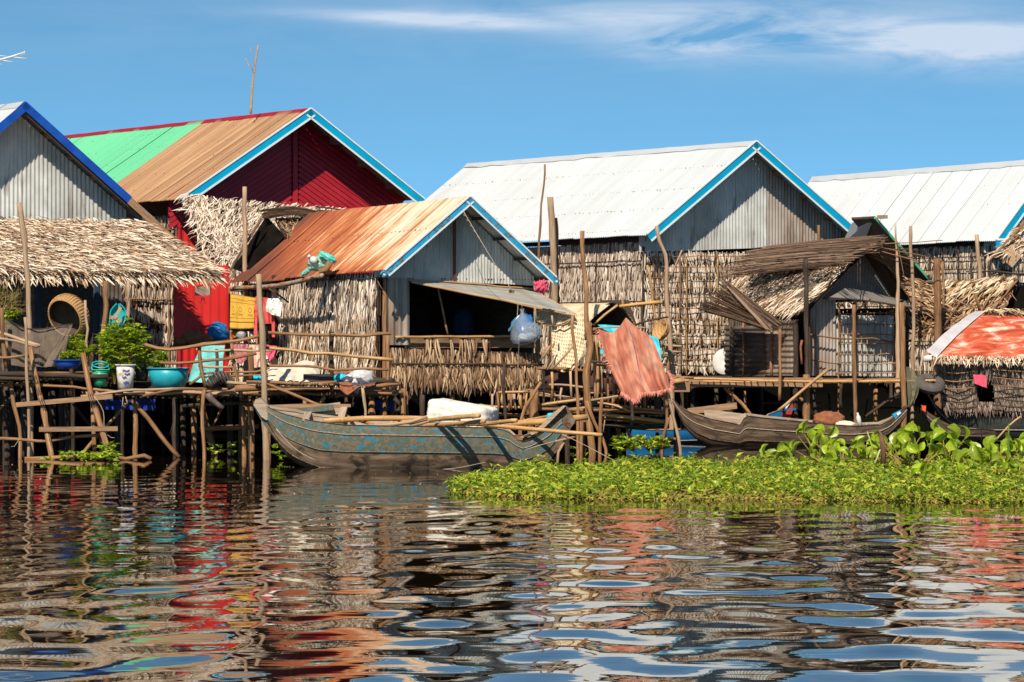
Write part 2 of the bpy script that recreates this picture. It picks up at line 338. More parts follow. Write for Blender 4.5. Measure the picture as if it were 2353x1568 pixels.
# ------------------------------------------------------------------ water, added bank
def build_water():
    xs = np.concatenate([[-900, -300, -120, -60, -30, -20, -16], np.arange(-13, 13.01, .075), [16, 20, 30, 60, 120, 300, 900]])
    yn = [8, 12]; y = 15.0
    while y < 66: yn.append(y); y += .045+.0006*(y-15)
    ys = np.concatenate([[-60, -10], yn, [70, 76, 84, 92, 110, 150, 250, 500, 1500]])
    X, Y = np.meshgrid(xs, ys)
    Z = np.zeros_like(X)
    rng = np.random.default_rng(21)
    n = 64
    lam = np.exp(rng.uniform(math.log(.62), math.log(1.9), n))
    ang = math.pi/2+rng.normal(0, 1.0, n)          # crests mostly across the view
    kx = rng.normal(0, 5.6, n); ky = rng.uniform(2.3, 5.6, n); k = np.hypot(kx, ky); ang = np.arctan2(ky, kx); ph = rng.uniform(0, 6.283, n)
    for i in range(n):
        slope = .0021
        Z += slope/ky[i]*np.sin(k[i]*(X*math.cos(ang[i])+Y*math.sin(ang[i]))+ph[i])
    env = np.interp(Y, [14, 24, 33, 39, 44, 50, 58, 66], [1.0, 1.1, 1.2, 1.0, .6, .30, .15, .08])
    # rougher tongue where ripples come in from the right, calm lee by the boat
    env = env*(1+.25*np.sin(X*.45+Y*.2))
    fade = np.clip((13.2-np.abs(X))/2, 0, 1)*np.clip((Y-14)/2, 0, 1)*np.clip((67-Y)/2, 0, 1)
    Z = Z*env*fade
    R, C = X.shape; idx = np.arange(R*C).reshape(R, C)
    F = np.stack([idx[:-1, :-1], idx[:-1, 1:], idx[1:, 1:], idx[1:, :-1]], -1).reshape(-1, 4)
    VV = np.stack([X, Y, Z], -1).reshape(-1, 3)
    m, t, p = newmat('lake_water')
    p.inputs['Base Color'].default_value = (.010, .006, .003, 1); p.inputs['Roughness'].default_value = .015
    p.inputs['IOR'].default_value = 1.33; p.inputs['Specular IOR Level'].default_value = .5
    f = tex(t, 'Object', (.8, 4.2, 1), 1, .5, .2); bump(t, p, f, .28, .0036)
    o = np_obj('water', VV, F, m, smooth=True); o['kind'] = 'structure'
    # lake floor, and a near-black bank added behind the houses to keep underneath dark
    bm = M('shade_dark_mud', [(.3, (.002, .002, .002)), (.6, (.005, .005, .004)), (.8, (.006, .009, .003))], (.6, .6, .6), 'Object', objvar=0, bmp=.8, bd=.1, rough=1, spec=0)  # near-black colour carries the shade under the houses
    mb = MB(); G = []
    for j, (yy, zz) in enumerate(((-80, -3), (60, -2.2), (84, -.8), (88.5, -.1), (89.5, .8), (91, 1.6), (94, 2.1), (110, 2.3), (180, 2.3), (1500, 2.3))):
        G.append([V((x, yy, zz+random.uniform(-.15, .15)*(zz > 0))) for x in np.concatenate([[-900, -200, -60], np.arange(-30, 31, 1.5), [60, 200, 900]])])
    mb.grid(G); o = mb.build('lake_bed', bm, None, True); o['kind'] = 'structure'
build_water()

# ------------------------------------------------------------------ building blocks of the houses
def corr_roof(par, name, A, B, C, D, mats, width=.82, period=.08, amp=.016, v0=0, jag=.03, swap=None):
    """A ridge front, B ridge back, C eave back, D eave front. one child per sheet."""
    n = (D-A).cross(B-A); n = n.normalized()
    if n.z < 0: n = -n
    A = A+ND*.05; D = D+ND*.05; Lr = (B-A).length; Ld = (D-A).length; k = max(1, round(Lr/width))
    for i in range(k):
        s0, s1 = i/k, (i+1)/k
        mt = mats(i, k) if callable(mats) else mats
        mb = MB(); ns = int((s1-s0)*Lr/period*5)+2; lift = (.006*(i % 2)+random.uniform(0, .006))*(.2 if mt is tin_white else 1); ext = random.uniform(-jag, jag)
        tilt = random.uniform(-.004, .004)
        G = []
        for r_ in range(4):
            t = r_/3*(1+ext/Ld); row = []
            for j in range(ns+1):
                s = s0+(s1-s0)*j/ns+(.02/Lr if j == ns else 0)
                x = s*Lr; h = amp*math.sin(2*math.pi*x/period)+lift+tilt*(j/ns-.5)*r_+.006*math.sin(x*1.3+r_*2)
                row.append(lerp(lerp(A, B, s), lerp(D, C, s), t)+n*h)
            G.append(row)
        mb.grid(G, lambda a, b_: ((s0+(s1-s0)*b_/ns)*Lr, v0+a/3*Ld))
        mb.build(name, mt, par, True)
def nails(par, A, B, C, D, ts, step, mat, size=.014):
    n = (D-A).cross(B-A).normalized()
    if n.z < 0: n = -n
    mb = MB(); Lr = (B-A).length; e = (B-A).normalized(); f = (D-A).normalized()
    for t in ts:
        m_ = int(Lr/step)
        for i in range(m_):
            s = (i+random.uniform(.2, .8))/m_
            p = lerp(lerp(A, B, s), lerp(D, C, s), t+random.uniform(-.006, .006))+n*.022; z = size*random.uniform(.6, 1.5)
            mb.face([p-e*z, p-f*z, p+e*z, p+f*z])
    if mb.v: mb.build('roof_nails', mat, par, kind='stuff')
def corr_wall(par, name, O, S, N, s0, s1, zb, zt, mats, width=.8, period=.076, amp=.012, crinkle=.0, horiz=False):
    """sheets along direction S, from O ; zb(s), zt(s) are absolute heights"""
    k = max(1, round((s1-s0)/width))
    for i in range(k):
        a, b_ = lerp(s0, s1, i/k), lerp(s0, s1, (i+1)/k)
        mt = mats(i, k) if callable(mats) else mats
        mb = MB(); lift = .006*(i % 2)+random.uniform(0, .004); jb = random.uniform(-.02, .02)
        if horiz:
            ns = 3; nz = int((zt(0)-zb(0))/period*5)
        else: ns = max(4, int((b_-a)/period*6)); nz = 4
        G = []
        for r_ in range(nz+1):
            row = []
            for j in range(ns+1):
                s = lerp(a, b_, j/ns)+(.012 if j == ns else 0)
                z0, z1 = zb(s)+jb, zt(s); z = lerp(z0, z1, r_/nz)
                ph = z if horiz else s
                h = amp*math.sin(2*math.pi*ph/period)+lift
                if crinkle and r_ == 0: h += crinkle*mnoise.noise(V((s*6, z0, i)))*2
                p = O+S*s+N*h; row.append(V((p.x, p.y, z)))
            G.append(row)
        mb.grid(G, lambda a_, b2_: (lerp(a, b_, b2_/ns), G[a_][b2_].z))
        mb.build(name, mt, par, True)
def board(par, name, p, q, w_, h_, mat, up=UP, side=None):
    mb = MB(); mb.bar(p, q, w_, h_, up); return mb.build(name, mat, par)
def noisy_path(pts, wob, step=.22):
    out = []; sd = random.random()*100
    pts = [V(p) for p in pts]
    tot = sum((pts[i+1]-pts[i]).length for i in range(len(pts)-1)); d = 0
    for i in range(len(pts)-1):
        a, b_ = pts[i], pts[i+1]; L = (b_-a).length; n = max(1, int(round(L/step)))
        # Catmull-Rom through the given joints
        p0 = pts[i-1] if i else a-(b_-a); p3 = pts[i+2] if i+2 < len(pts) else b_+(b_-a)
        for k in range(n+(i == len(pts)-2)):
            t = k/n; t2 = t*t; t3 = t2*t
            q = .5*((2*a)+(-p0+b_)*t+(2*p0-5*a+4*b_-p3)*t2+(-p0+3*a-3*b_+p3)*t3)
            s = d+L*t
            q = q+V((mnoise.noise(V((s*1.7, sd, 0))), mnoise.noise(V((s*1.7, sd, 9))), mnoise.noise(V((s*1.7, sd, 19)))))*wob*2
            out.append(q)
        d += L
    return out
def pole(par, pts, r, name='pole', mat=None, r1=None, wob=.012, n=7, bam=False, top=False):
    mat = mat or (bamboo if bam else wood)
    r1 = r if r1 is None else r1
    pp = noisy_path(pts, wob*(.4 if bam else 1), .17 if bam else .2); m_ = len(pp); sd = random.random()*50
    rad = []
    for i in range(m_):
        t = i/(m_-1); rr = .86*lerp(r, r1, t)*(1+(.0 if bam else .16)*mnoise.noise(V((i*.9, sd, 1))))
        rad.append(rr)
    mb = MB()
    if bam:
        mb.tube(pp, rad, n)
        # the raised joints of the cane
        L = 0; nxt = random.uniform(.1, .3)
        for i in range(1, m_):
            L += (pp[i]-pp[i-1]).length
            if L > nxt and i < m_-1:
                d = (pp[i+1]-pp[i]).normalized(); q = pp[i]
                mb.tube([q-d*.012, q, q+d*.012], [rad[i]*1.0, rad[i]*1.22, rad[i]*1.0], n, cap=False); nxt = L+random.uniform(.28, .42)
    else:
        for i in range(1, m_-1):
            if random.random() < .13: rad[i] *= 1.18
        mb.tube(pp, rad, n)
    return mb.build(name, mat, par, True)
def cord(par, pts, r=.006, mat=None, name='rope', wob=.004, n=4):
    mb = MB(); mb.tube(noisy_path(pts, wob, .12), r, n); return mb.build(name, mat or rope_m, par, True)
def lash(par, p, r, axis, mat=None):
    """a few turns of cord round a joint"""
    mb = MB(); a = axis.normalized(); u = a.orthogonal().normalized(); v = a.cross(u); pts = []
    for i in range(19):
        an = i*.9; pts.append(p+(u*math.cos(an)+v*math.sin(an))*(r*1.12)+a*(i/18-.5)*r*1.2)
    mb.tube(pts, .006, 4); return mb.build('lashing', mat or rope_dark, par)

# thatch -----------------------------------------------------------
def strips(name, par, B, D, N, Lh, W, mat, droop=.25, curl=.15, kind='stuff', backing=None, twist=.45):
    """bent folded leaf strips. B base, D direction, N surface normal, all (n,3)"""
    n = len(B); D = D/np.linalg.norm(D, axis=1, keepdims=True)
    Sd = np.cross(D, N); Sd /= np.linalg.norm(Sd, axis=1, keepdims=True); Nn = np.cross(Sd, D)
    tw = RNG.normal(0, twist, n)[:, None]
    Sd, Nn = Sd*np.cos(tw)+Nn*np.sin(tw), Nn*np.cos(tw)-Sd*np.sin(tw)
    Lh = Lh[:, None]; W = W[:, None]; cu = (RNG.normal(0, 1, n)*curl)[:, None]
    rows = []
    for t, wf in ((0, .7), (.35, 1.0), (.72, .85), (1.0, .22)):
        c = B+D*Lh*t+Nn*(Lh*(droop*.6*math.sin(t*math.pi)))+Sd*(cu*Lh*t*t)
        rows += [c-Sd*W*wf/2, c+Nn*W*.22*wf, c+Sd*W*wf/2]
    VV = np.stack(rows, 1).reshape(-1, 3)
    base = (np.arange(n)*12)[:, None, None]
    f = []
    for r_ in range(3):
        for c in range(2): a = r_*3+c; f.append([a, a+1, a+4, a+3])
    F = (base+np.array(f)[None]).reshape(-1, 4)
    if backing is not None:
        o0 = len(VV); bv, bf = backing; VV = np.vstack([VV, bv]); F = np.vstack([F, bf+o0])
    return np_obj(name, VV, F, mat, par, kind)
def thatch(par, name, TL, TR, BR, BL, mat, rows, cols, Ln, Wd, skew=0, jit=.25, outn=None, lift=.06, fringe=1.5, sag=0, droop=.12, holes=0, backmat=None, thick=.05, top_over=0):
    """covers the quad TL-TR (top) / BL-BR (bottom) with overlapping leaf strips running down"""
    TL, TR, BR, BL = map(V, (TL, TR, BR, BL))
    nn = (BL-TL).cross(TR-TL).normalized()
    if outn is not None and nn.dot(outn) < 0: nn = -nn
    def S_(s, t): return lerp(lerp(TL, TR, s), lerp(BL, BR, s), t)-UP*sag*math.sin(math.pi*s)*math.sin(math.pi*min(1, t+.2))
    Bs, Ds, Ls, Ws = [], [], [], []; cols = int(cols*1.35) if cols > 12 else cols; wall = (skew == 0 and rows > 7); rows = int(rows*(.55 if wall else 1.2)) if rows > 6 else rows; cols = int(cols*1.7) if wall else cols; Wd = Wd*(1.0 if wall else .78); droop = .04 if wall else droop; lift = lift*.6 if wall else lift; rj = .14 if wall else .5
    for r_ in range(rows):
        t = (r_+.0)/rows
        for c in range(cols):
            if random.random() < holes: continue
            s = min(.999, max(0.001, (c+random.uniform(-.7, .7)+.5)/cols))
            tt = min(.985, max(-.02, t+random.uniform(-rj, rj)/rows))
            p = S_(s, tt)+nn*random.uniform(.0, lift)
            d = (S_(s, min(1, tt+.05))-S_(s, max(0, tt))).normalized()
            e = (TR-TL).normalized()
            a = random.gauss(skew, jit)
            d = d*math.cos(a)+e*math.sin(a)+nn*random.gauss(.05, .02 if wall else .05)
            ll = Ln*random.uniform(.55, 1.3)*(1.0 if r_ < rows-1 else fringe)
            Bs.append(p); Ds.append(d); Ls.append(ll); Ws.append(Wd*random.uniform(.6, 1.4))
    Bs = np.array([tuple(x) for x in Bs]); Ds = np.array([tuple(x) for x in Ds])
    g = []; K = 14; J = 8
    for j in range(J+1):
        for i in range(K+1): g.append(tuple(S_(i/K, j/J*.97)-nn*.012))
    for j in range(J+1):
        for i in range(K+1): g.append(tuple(S_(i/K, j/J*.97)-nn*(.012+thick)))
    gi = np.arange((K+1)*(J+1)).reshape(J+1, K+1)
    bf = np.stack([gi[:-1, :-1], gi[:-1, 1:], gi[1:, 1:], gi[1:, :-1]], -1).reshape(-1, 4)
    bf = np.vstack([bf, bf[:, ::-1]+len(gi.ravel())])
    NV = np.tile(np.array(nn), (len(Bs), 1))
    bk = np_obj(name+'_backing', np.array(g), bf, backmat or plank_mid, par)
    return strips(name, par, Bs, Ds, NV, np.array(Ls), np.array(Ws), mat, droop, twist=.22 if wall else .45)
def stick_bundle(par, name, TL, TR, BR, BL, mat, n, r=.006, seg=6, bow=.1, jit=.05, lift=.05, outn=None):
    """thin sticks lying side by side from the TL-BL edge to the TR-BR edge"""
    TL, TR, BR, BL = map(V, (TL, TR, BR, BL)); nn = (BL-TL).cross(TR-TL).normalized()
    if outn is not None and nn.dot(outn) < 0: nn = -nn
    mb = MB()
    for i in range(n):
        t = (i+random.random())/n; a = lerp(TL, BL, t); b_ = lerp(TR, BR, min(1, max(0, t+random.gauss(0, jit))))
        ext = random.uniform(-.02, .10); a0 = a-(b_-a)*random.uniform(-.15, .06); b0 = b_+(b_-a)*ext; h = random.uniform(0, lift)
        pts = [lerp(a0, b0, k/seg)+nn*(h+bow*math.sin(math.pi*k/seg))+V((0, 0, random.uniform(-.006, .006))) for k in range(seg+1)]
        mb.tube(pts, r*random.uniform(.6, 1.5), 3, cap=False)
    return mb.build(name, mat, par, kind='stuff')
# ================================================================== HOUSES
class Gable: pass
def gable(A_uv, YA, Luv, Ruv, back_u, back_v):
    h = Gable(); h.A = P(A_uv, YA); A = h.A
    h.L = setv(to_u(A, -GD, Luv[0]), Luv[1]); h.R = setv(to_u(A, GD, Ruv[0]), Ruv[1])
    h.B = setv(to_u(A, RD, back_u), back_v); h.len = V((h.B.x-A.x, h.B.y-A.y, 0)).length
    h.LB = V((h.L+RD*h.len).to_tuple()); h.RB = V((h.R+RD*h.len).to_tuple()); dz = 0
    return h
def gable_trim(par, h, mat, wd=.19, strip=True, tail_l=0, tail_r=0, edge=white_paint):
    for nm, E, tl in (('bargeboard', h.L, tail_l), ('bargeboard', h.R, tail_r)):
        a = h.A+ND*.03; e = E+ND*.03; d = (e-a).normalized(); perp = d.cross(ND).normalized()
        if perp.z > 0: perp = -perp
        e2 = e+d*tl
        mb = MB(); mb.box(a-perp*.02, e2-a, perp*wd, ND*.028); bb = mb.build(nm, mat, par)
        if strip:
            mb = MB(); mb.box(a+perp*(wd*.80)+ND*.030, e2-a, perp*(wd*.22), ND*.014); mb.build('trim_strip', edge, bb)
            mb = MB(); mb.box(a-perp*.035+ND*.0, e2-a, perp*.03, ND*.045); mb.build('trim_strip', edge, bb)
def purlins(par, h, oh, ts, mat, both=True):
    for E in ((h.L, h.R) if both else (h.R,)):
        for t in ts:
            p = lerp(h.A, E, t)-UP*.075; mb = MB(); mb.box(p-V((0, 0, .05))-ND*.03, RD*(oh+.1), V((E-h.A)).normalized()*.07, UP*.09); mb.build('purlin_end', mat, par)
def gable_funcs(h, oh):
    """wall plane set back from the roof front by oh ; s measured along GD from the left eave"""
    O = h.L+RD*oh; W = (V((h.R.x, h.R.y, 0))-V((h.L.x, h.L.y, 0))).length; wa = (V((h.A.x, h.A.y, 0))-V((h.L.x, h.L.y, 0))).length
    def zt(s): return (lerp(h.L.z, h.A.z, s/wa) if s < wa else lerp(h.A.z, h.R.z, (s-wa)/(W-wa)))-.03
    return O, W, wa, zt
def s_of_u(O, u):
    q = to_u(O, GD, u); return (q-O).dot(GD)
def ridge_cap(par, h, mat, w_=.16, jag=False):
    for E in (h.L, h.R):
        d = (E-h.A).normalized(); n = (E-h.A).cross(h.B-h.A).normalized(); n = n if n.z > 0 else -n
        K = 26; G = [[], []]
        for i in range(K+1):
            p = lerp(h.A, h.B, i/K)+n*.03+UP*(.012*mnoise.noise(V((i*.8, 3, 1))))
            G[0].append(p); G[1].append(p+d*(w_*(1+(.35*mnoise.noise(V((i*1.9, 7, 2))) if jag else 0)))-n*.01+n*(.018*mnoise.noise(V((i*1.3, 1, 5))) if jag else 0))
        mb = MB(); mb.grid(G, lambda a, b_: (b_*.5, a*.2)); mb.build('ridge_cap', mat, par)
def posts(par, lst, z0, mat=None, r=.07):
    for p, zt in lst: pole(par, [V((p.x, p.y, z0)), V((p.x, p.y, zt))], r*random.uniform(.85, 1.15), 'stilt', mat or wood_dark, wob=.02)
def floor_slab(par, O, s0, s1, depth, z, thick=.12, mat=None, back=0):
    mb = MB(); a = V((O.x, O.y, z-thick))+GD*s0; mb.box(a, GD*(s1-s0), RD*depth, UP*thick); mb.build('floor', mat or plank_dark, par)
def stilts_under(par, O, s0, s1, depth, z, nx, ny, mat=None, r=.065):
    for i in range(nx):
        for j in range(ny):
            p = V((O.x, O.y, 0))+GD*lerp(s0, s1, i/(nx-1))+RD*(depth*j/max(1, ny-1)+.1)
            posts(par, [(p, z-.13)], -.6, mat, r)
def back_box(par, O, s0, s1, depth, zb, zt, mat):
    """rear wall and side walls that close the house off"""
    for a, d, L in ((V((O.x, O.y, 0))+GD*s0+RD*depth, GD, s1-s0), (V((O.x, O.y, 0))+GD*s1+RD*.15, RD, depth-.15)):
        mb = MB(); n = d.cross(UP); mb.box(V((a.x, a.y, zb)), d*L, n*.03, UP*(zt-zb)); mb.build('wall', mat, par)
nail_m = plain('nail_heads', (.16, .08, .05), .8)

# ---- white roofed house ------------------------------------------------------------
h = gable((1735, 326), 80, (1484, 540), (1989, 550), 1075, 378)
WH = thing('tin_house', 'tall stilt house with long white tin roof, light blue gable trim and grey corrugated gable', 'house', (h.A.x, h.A.y+1, 0))
corr_roof(WH, 'roof_sheet', h.A, h.B, h.LB, h.L, tin_white); corr_roof(WH, 'roof_sheet', h.A, h.B, h.RB, h.R, tin_white, width=1.6)
nails(WH, h.A, h.B, h.LB, h.L, (.26, .50, .72, .95), .16, nail_m); ridge_cap(WH, h, tin_white, .2, True)
gable_trim(WH, h, trim_blue); purlins(WH, h, .5, (.27, .5, .72, .9), plank)
O, W_, wa, zt = gable_funcs(h, .5)
sm = s_of_u(O, 1762)
zb = lambda s: zv(lerp(581, 567, min(1, max(0, (s-.2)/4.4))), O.y+.5*s)
corr_wall(WH, 'gable_sheet', O, GD, ND, .12, sm, zb, zt, tin, crinkle=.03, period=.085, amp=.014)
corr_wall(WH, 'gable_sheet', O, GD, ND, sm, W_-.1, zb, zt, tin_brown, period=.085, amp=.014)
# left side wall of palm leaf, under the eave
c0 = V((O.x, O.y, 0))+GD*.28; zf = 1.35; eave = h.L.z-.10
a0 = V((c0.x, c0.y, eave-.05)); a1 = a0+RD*8.2
thatch(WH, 'leaf_wall', a1, a0, V((a0.x, a0.y, zf)), V((a1.x, a1.y, zf)), thatch_grey, 26, 150, .32, .035, jit=.13, outn=-GD, lift=.05, fringe=1)
mb = MB(); mb.box(a0+UP*.02-GD*.02, RD*8.2, GD*.06, UP*.1); mb.build('wall_plate', wood_dark, WH)
for s in (0, .25, .5, .75, 1.0):
    pole(WH, [lerp(a0, a1, s)-GD*.02-UP*.1, V((lerp(a0, a1, s).x, lerp(a0, a1, s).y, zf))-GD*.08], .03, 'wall_stud', wood_dark)
for z_, y0 in ((a0.z-.42, 0), (a0.z-1.35, 1)):
    pole(WH, [V((a0.x, a0.y, z_))-GD*.10, V((a1.x, a1.y, z_))-GD*.10], .018, 'wall_batten', wood_dark)
# front wall of palm leaf held by a grid of sticks, below the tin gable
f0 = V((O.x, O.y, 0))+GD*.28+ND*.0; f1 = f0+GD*(s_of_u(O, 1960)-.28); ztop = zv(578, O.y)
thatch(WH, 'leaf_wall', V((f0.x, f0.y, ztop)), V((f1.x, f1.y, ztop)), V((f1.x, f1.y, 1.35)), V((f0.x, f0.y, 1.35)), thatch_grey, 17, 105, .32, .035, jit=.12, outn=ND, lift=.03, fringe=.8)
for u in (1497, 1508, 1557, 1572, 1643, 1699):
    q = to_u(f0, GD, u); pole(WH, [V((q.x, q.y, ztop-.1))+ND*.10, V((q.x, q.y, 1.32))+ND*.10], .018, 'wall_batten', bamboo if u in (1572, 1643) else wood)
for i in range(11):
    z_ = ztop-.12-i*.235
    pole(WH, [V((f0.x, f0.y, z_))+ND*.12, V((f1.x, f1.y, z_+random.uniform(-.05, .05)))+ND*.12-GD*(2.6 if i < 6 else 1.5)], .010, 'wall_batten', wood, wob=.02)
floor_slab(WH, O, .2, W_-.2, 11, 1.33); stilts_under(WH, O, .3, W_-.3, 10, 1.33, 5, 4)
back_box(WH, O, .28, W_-.25, 11, 1.33, eave, plank_dark)

# ---- red house ------------------------------------------------------------
h = gable((712, 251), 80, (413, 458), (972, 459), 120, 317)
RH = thing('red_house', 'red boarded stilt house with half green, half tan tin roof and light blue gable trim', 'house', (h.A.x, h.A.y+1, 0))
Lr = h.len
ksp = (to_u(h.A, RD, 481)-h.A).dot(RD)/Lr
corr_roof(RH, 'roof_sheet', h.A, h.B, h.LB, h.L, lambda i, k: tin_tan if (i+.5)/k < ksp else tin_green)
corr_roof(RH, 'roof_sheet', h.A, h.B, h.RB, h.R, tin_tan, width=1.6)
nails(RH, h.A, h.B, h.LB, h.L, (.12, .3, .48, .66, .84, .97), .24, nail_m); ridge_cap(RH, h, red_paint, .17)
gable_trim(RH, h, trim_blue); purlins(RH, h, .75, (.3, .55, .8), plank)
O, W_, wa, zt = gable_funcs(h, .8)
zlow = zv(500, O.y)
mb = MB(); mb.box(V((O.x, O.y, 1.3))+RD*.05+GD*.35, GD*(W_-.6), RD*.04, UP*(h.L.z-1.3)); mb.build('wall', red_paint, RH)
G0 = []; mb = MB(); KK = 12
for i in range(KK+1):
    s = lerp(.1, W_-.1, i/KK); G0.append(s)
mb.grid([[V((O.x, O.y, h.L.z-.35))+GD*s+RD*.05 for s in G0], [V((O.x, O.y, 0))+GD*s+RD*.05+UP*zt(s) for s in G0]]); mb.build('gable_backing', red_paint, RH)
# slanting boards that meet at the middle post : clip each to the gable triangle
slope = (h.A.z-h.L.z)/wa
bh = .105
def diag(side):
    smid = wa
    i = 0
    while True:
        # board lines rise towards the middle post: z = c + slope_b*(distance run towards the middle)
        sb = .62; c = h.A.z-.18-i*bh*1.22; i += 1
        if c < zlow-.2: break
        # from middle (x=0,z=c) out to where it meets lower edge z=zlow or the sloping roof line
        n_ = []
        far = wa-.12 if side < 0 else W_-wa-.12
        # roof line at distance x : h.A.z - slope*x ; board z = c - sb*x  -> stays below the roof since sb<slope? find end
        xs = far; zr = lambda x: (h.A.z-.05-(h.A.z-(h.L.z if side < 0 else h.R.z))/(wa if side < 0 else W_-wa)*x)
        xe = far
        for k in range(200):
            x = far*k/200
            if c-sb*x < zlow-.25 or c-sb*x > zr(x): xe = x; break
        if xe < .12: continue
        d = GD*side; base = V((O.x, O.y, 0))+GD*smid
        p0 = base+d*.07+UP*(c-sb*.07); p1 = base+d*xe+UP*(c-sb*xe)
        dd = (p1-p0); up_ = ND.cross(dd).normalized(); up_ = up_ if up_.z > 0 else -up_
        mb = MB(); mb.box(p0-ND*(-.0), dd, up_*(bh*.94), ND*.03)
        # lap: tilt the lower edge proud
        vv = list(mb.v)
        mb.v = [tuple(V(q)+ND*(.012 if V(q).dot(up_) < (p0+dd*.5+up_*bh*.4).dot(up_) else 0)) for q in vv]
        mb.build('gable_board', red_paint, RH)
diag(-1); diag(1)
mb = MB(); b0 = V((O.x, O.y, zlow-.4))+GD*(wa-.06); mb.box(b0, GD*.12, ND*.06, UP*(h.A.z-.1-zlow+.4)); mb.build('gable_post', red_paint, RH)
# red ribbed sheets of the lower front wall
corr_wall(RH, 'wall_sheet', O, GD, ND*1.0, .40, 2.6, lambda s: 1.4, lambda s: h.L.z-.5, red_tin, period=.17, amp=.016)
qa = P((398, 700), 71.0); corr_wall(RH, 'lower_sheet', V((qa.x, qa.y, 0)), V((1, 0, 0)), V((0, -1, 0)), 0, (P((524, 700), 71.0)-qa).x, lambda s: zv(790, 71), lambda s: zv(610, 71), red_tin, width=.6, period=.17, amp=.016)
c0 = V((O.x, O.y, 0))+GD*.36
pole(RH, [V((c0.x, c0.y, 1.3)), V((c0.x, c0.y, h.L.z-.2))], .06, 'corner_post', red_paint)
a0 = V((c0.x, c0.y, h.L.z-.35)); a1 = a0+RD*4
thatch(RH, 'leaf_wall', a1, a0, V((a0.x, a0.y, 1.35)), V((a1.x, a1.y, 1.35)), thatch_grey, 20, 60, .3, .035, jit=.13, outn=-GD, lift=.04)
for s in (.0, .1, .2, .3, .4): pole(RH, [lerp(a0, a1, s)-GD*.08, V((lerp(a0, a1, s).x, lerp(a0, a1, s).y, 1.4))-GD*.08], .022, 'wall_batten', wood)
for z_ in (a0.z-.3, a0.z-.8, a0.z-1.4, a0.z-1.9): pole(RH, [V((a0.x, a0.y, z_))-GD*.1, V((a1.x, a1.y, z_))-GD*.1], .018, 'wall_batten', wood)
floor_slab(RH, O, .2, W_-.2, 11, 1.32); stilts_under(RH, O, .3, W_-.3, 9, 1.32, 4, 4); back_box(RH, O, .3, W_-.3, 11, 1.3, h.L.z-.1, red_paint)

# ---- grey house at the left ------------------------------------------------------------
h = gable((57, 236), 70, (-262, 505), (300, 455), -330, 290)
GH = thing('grey_house', 'grey corrugated tin house with navy blue gable trim behind the long thatched awning', 'house', (h.A.x, h.A.y+1, 0))
corr_roof(GH, 'roof_sheet', h.A, h.B, h.LB, h.L, tin_white); corr_roof(GH, 'roof_sheet', h.A, h.B, h.RB+(h.R-h.A)*.22, h.R+(h.R-h.A)*.22, tin, width=1.6)
ridge_cap(GH, h, tin_white, .2, True)
gable_trim(GH, h, trim_navy, .16, strip=False)
# bare brown board that carries the trim on past the tin, and its rafter
d = (h.R-h.A).normalized(); perp = d.cross(ND).normalized(); perp = perp if perp.z < 0 else -perp
pR = h.R+ND*.03; mb = MB(); mb.box(pR, d*((to_u(h.A, GD, 378)-h.R).length*1.18), perp*.15, ND*.03); mb.build('bargeboard', plank, GH)
mb = MB(); mb.box(h.A+ND*.0+perp*.13, (h.R-h.A)*1.15, perp*.05, RD*.05); mb.build('rafter', plank_dark, GH)
purlins(GH, h, .6, (.28, .5, .72, .93), plank, False)
O, W_, wa, zt = gable_funcs(h, .55)
ztr = lambda s: zt(s)-.1 if s < W_ else (h.A.z-(h.A.z-h.R.z)/(W_-wa)*(s-wa))-.12
zb = lambda s: zv(515, 70)
corr_wall(GH, 'gable_sheet', O, GD, ND, .2, W_+.12, zb, ztr, tin, period=.092, amp=.016)
# lower front : dark tin, doorway, studs
zf = 1.45
def gx(u): return s_of_u(O, u)
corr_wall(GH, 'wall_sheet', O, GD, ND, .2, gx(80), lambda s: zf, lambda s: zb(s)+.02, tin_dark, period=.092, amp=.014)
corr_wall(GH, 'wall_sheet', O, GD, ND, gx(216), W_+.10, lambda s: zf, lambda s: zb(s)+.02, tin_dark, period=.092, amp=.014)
for u in (84, 218): mb = MB(); q = V((O.x, O.y, zf))+GD*gx(u); mb.box(q+ND*.03, GD*.09, RD*.12, UP*2.15); mb.build('door_jamb', plain('painted_jamb', (.02, .05, .09), .7), GH)
floor_slab(GH, O, .1, W_+.4, 9, zf); stilts_under(GH, O, .3, W_, 8, zf, 5, 4); back_box(GH, O, .2, W_+.1, 8, zf, h.L.z, plank_dark)
a = V((O.x, O.y, 0))+GD*.2
mb = MB(); mb.box(V((a.x, a.y, zf)), GD*(W_-.1), RD*.02, UP*.01); 
# woven screen and studs between the grey house and the red wall
s0 = V((O.x, O.y, 0))+GD*(W_+.1); s1 = s0+GD*.95+RD*.2
thatch(GH, 'leaf_screen', V((s0.x, s0.y, zv(505, 72))), V((s1.x, s1.y, zv(520, 72))), V((s1.x, s1.y, zf)), V((s0.x, s0.y, zf)), thatch_grey, 14, 26, .3, .035, outn=ND, jit=.12)
for t in (.02, .3, .52, .8, .98): q = lerp(s0, s1, t); pole(GH, [V((q.x, q.y, zf)), V((q.x, q.y, zv(512, 72)))-RD*.06], .022, 'stud', wood)
for z_ in (2.0, 2.5, 3.0, 3.5, 4.0): pole(GH, [V((s0.x, s0.y, z_))+ND*.08, V((s1.x, s1.y, z_))+ND*.08], .018, 'wall_batten', wood)
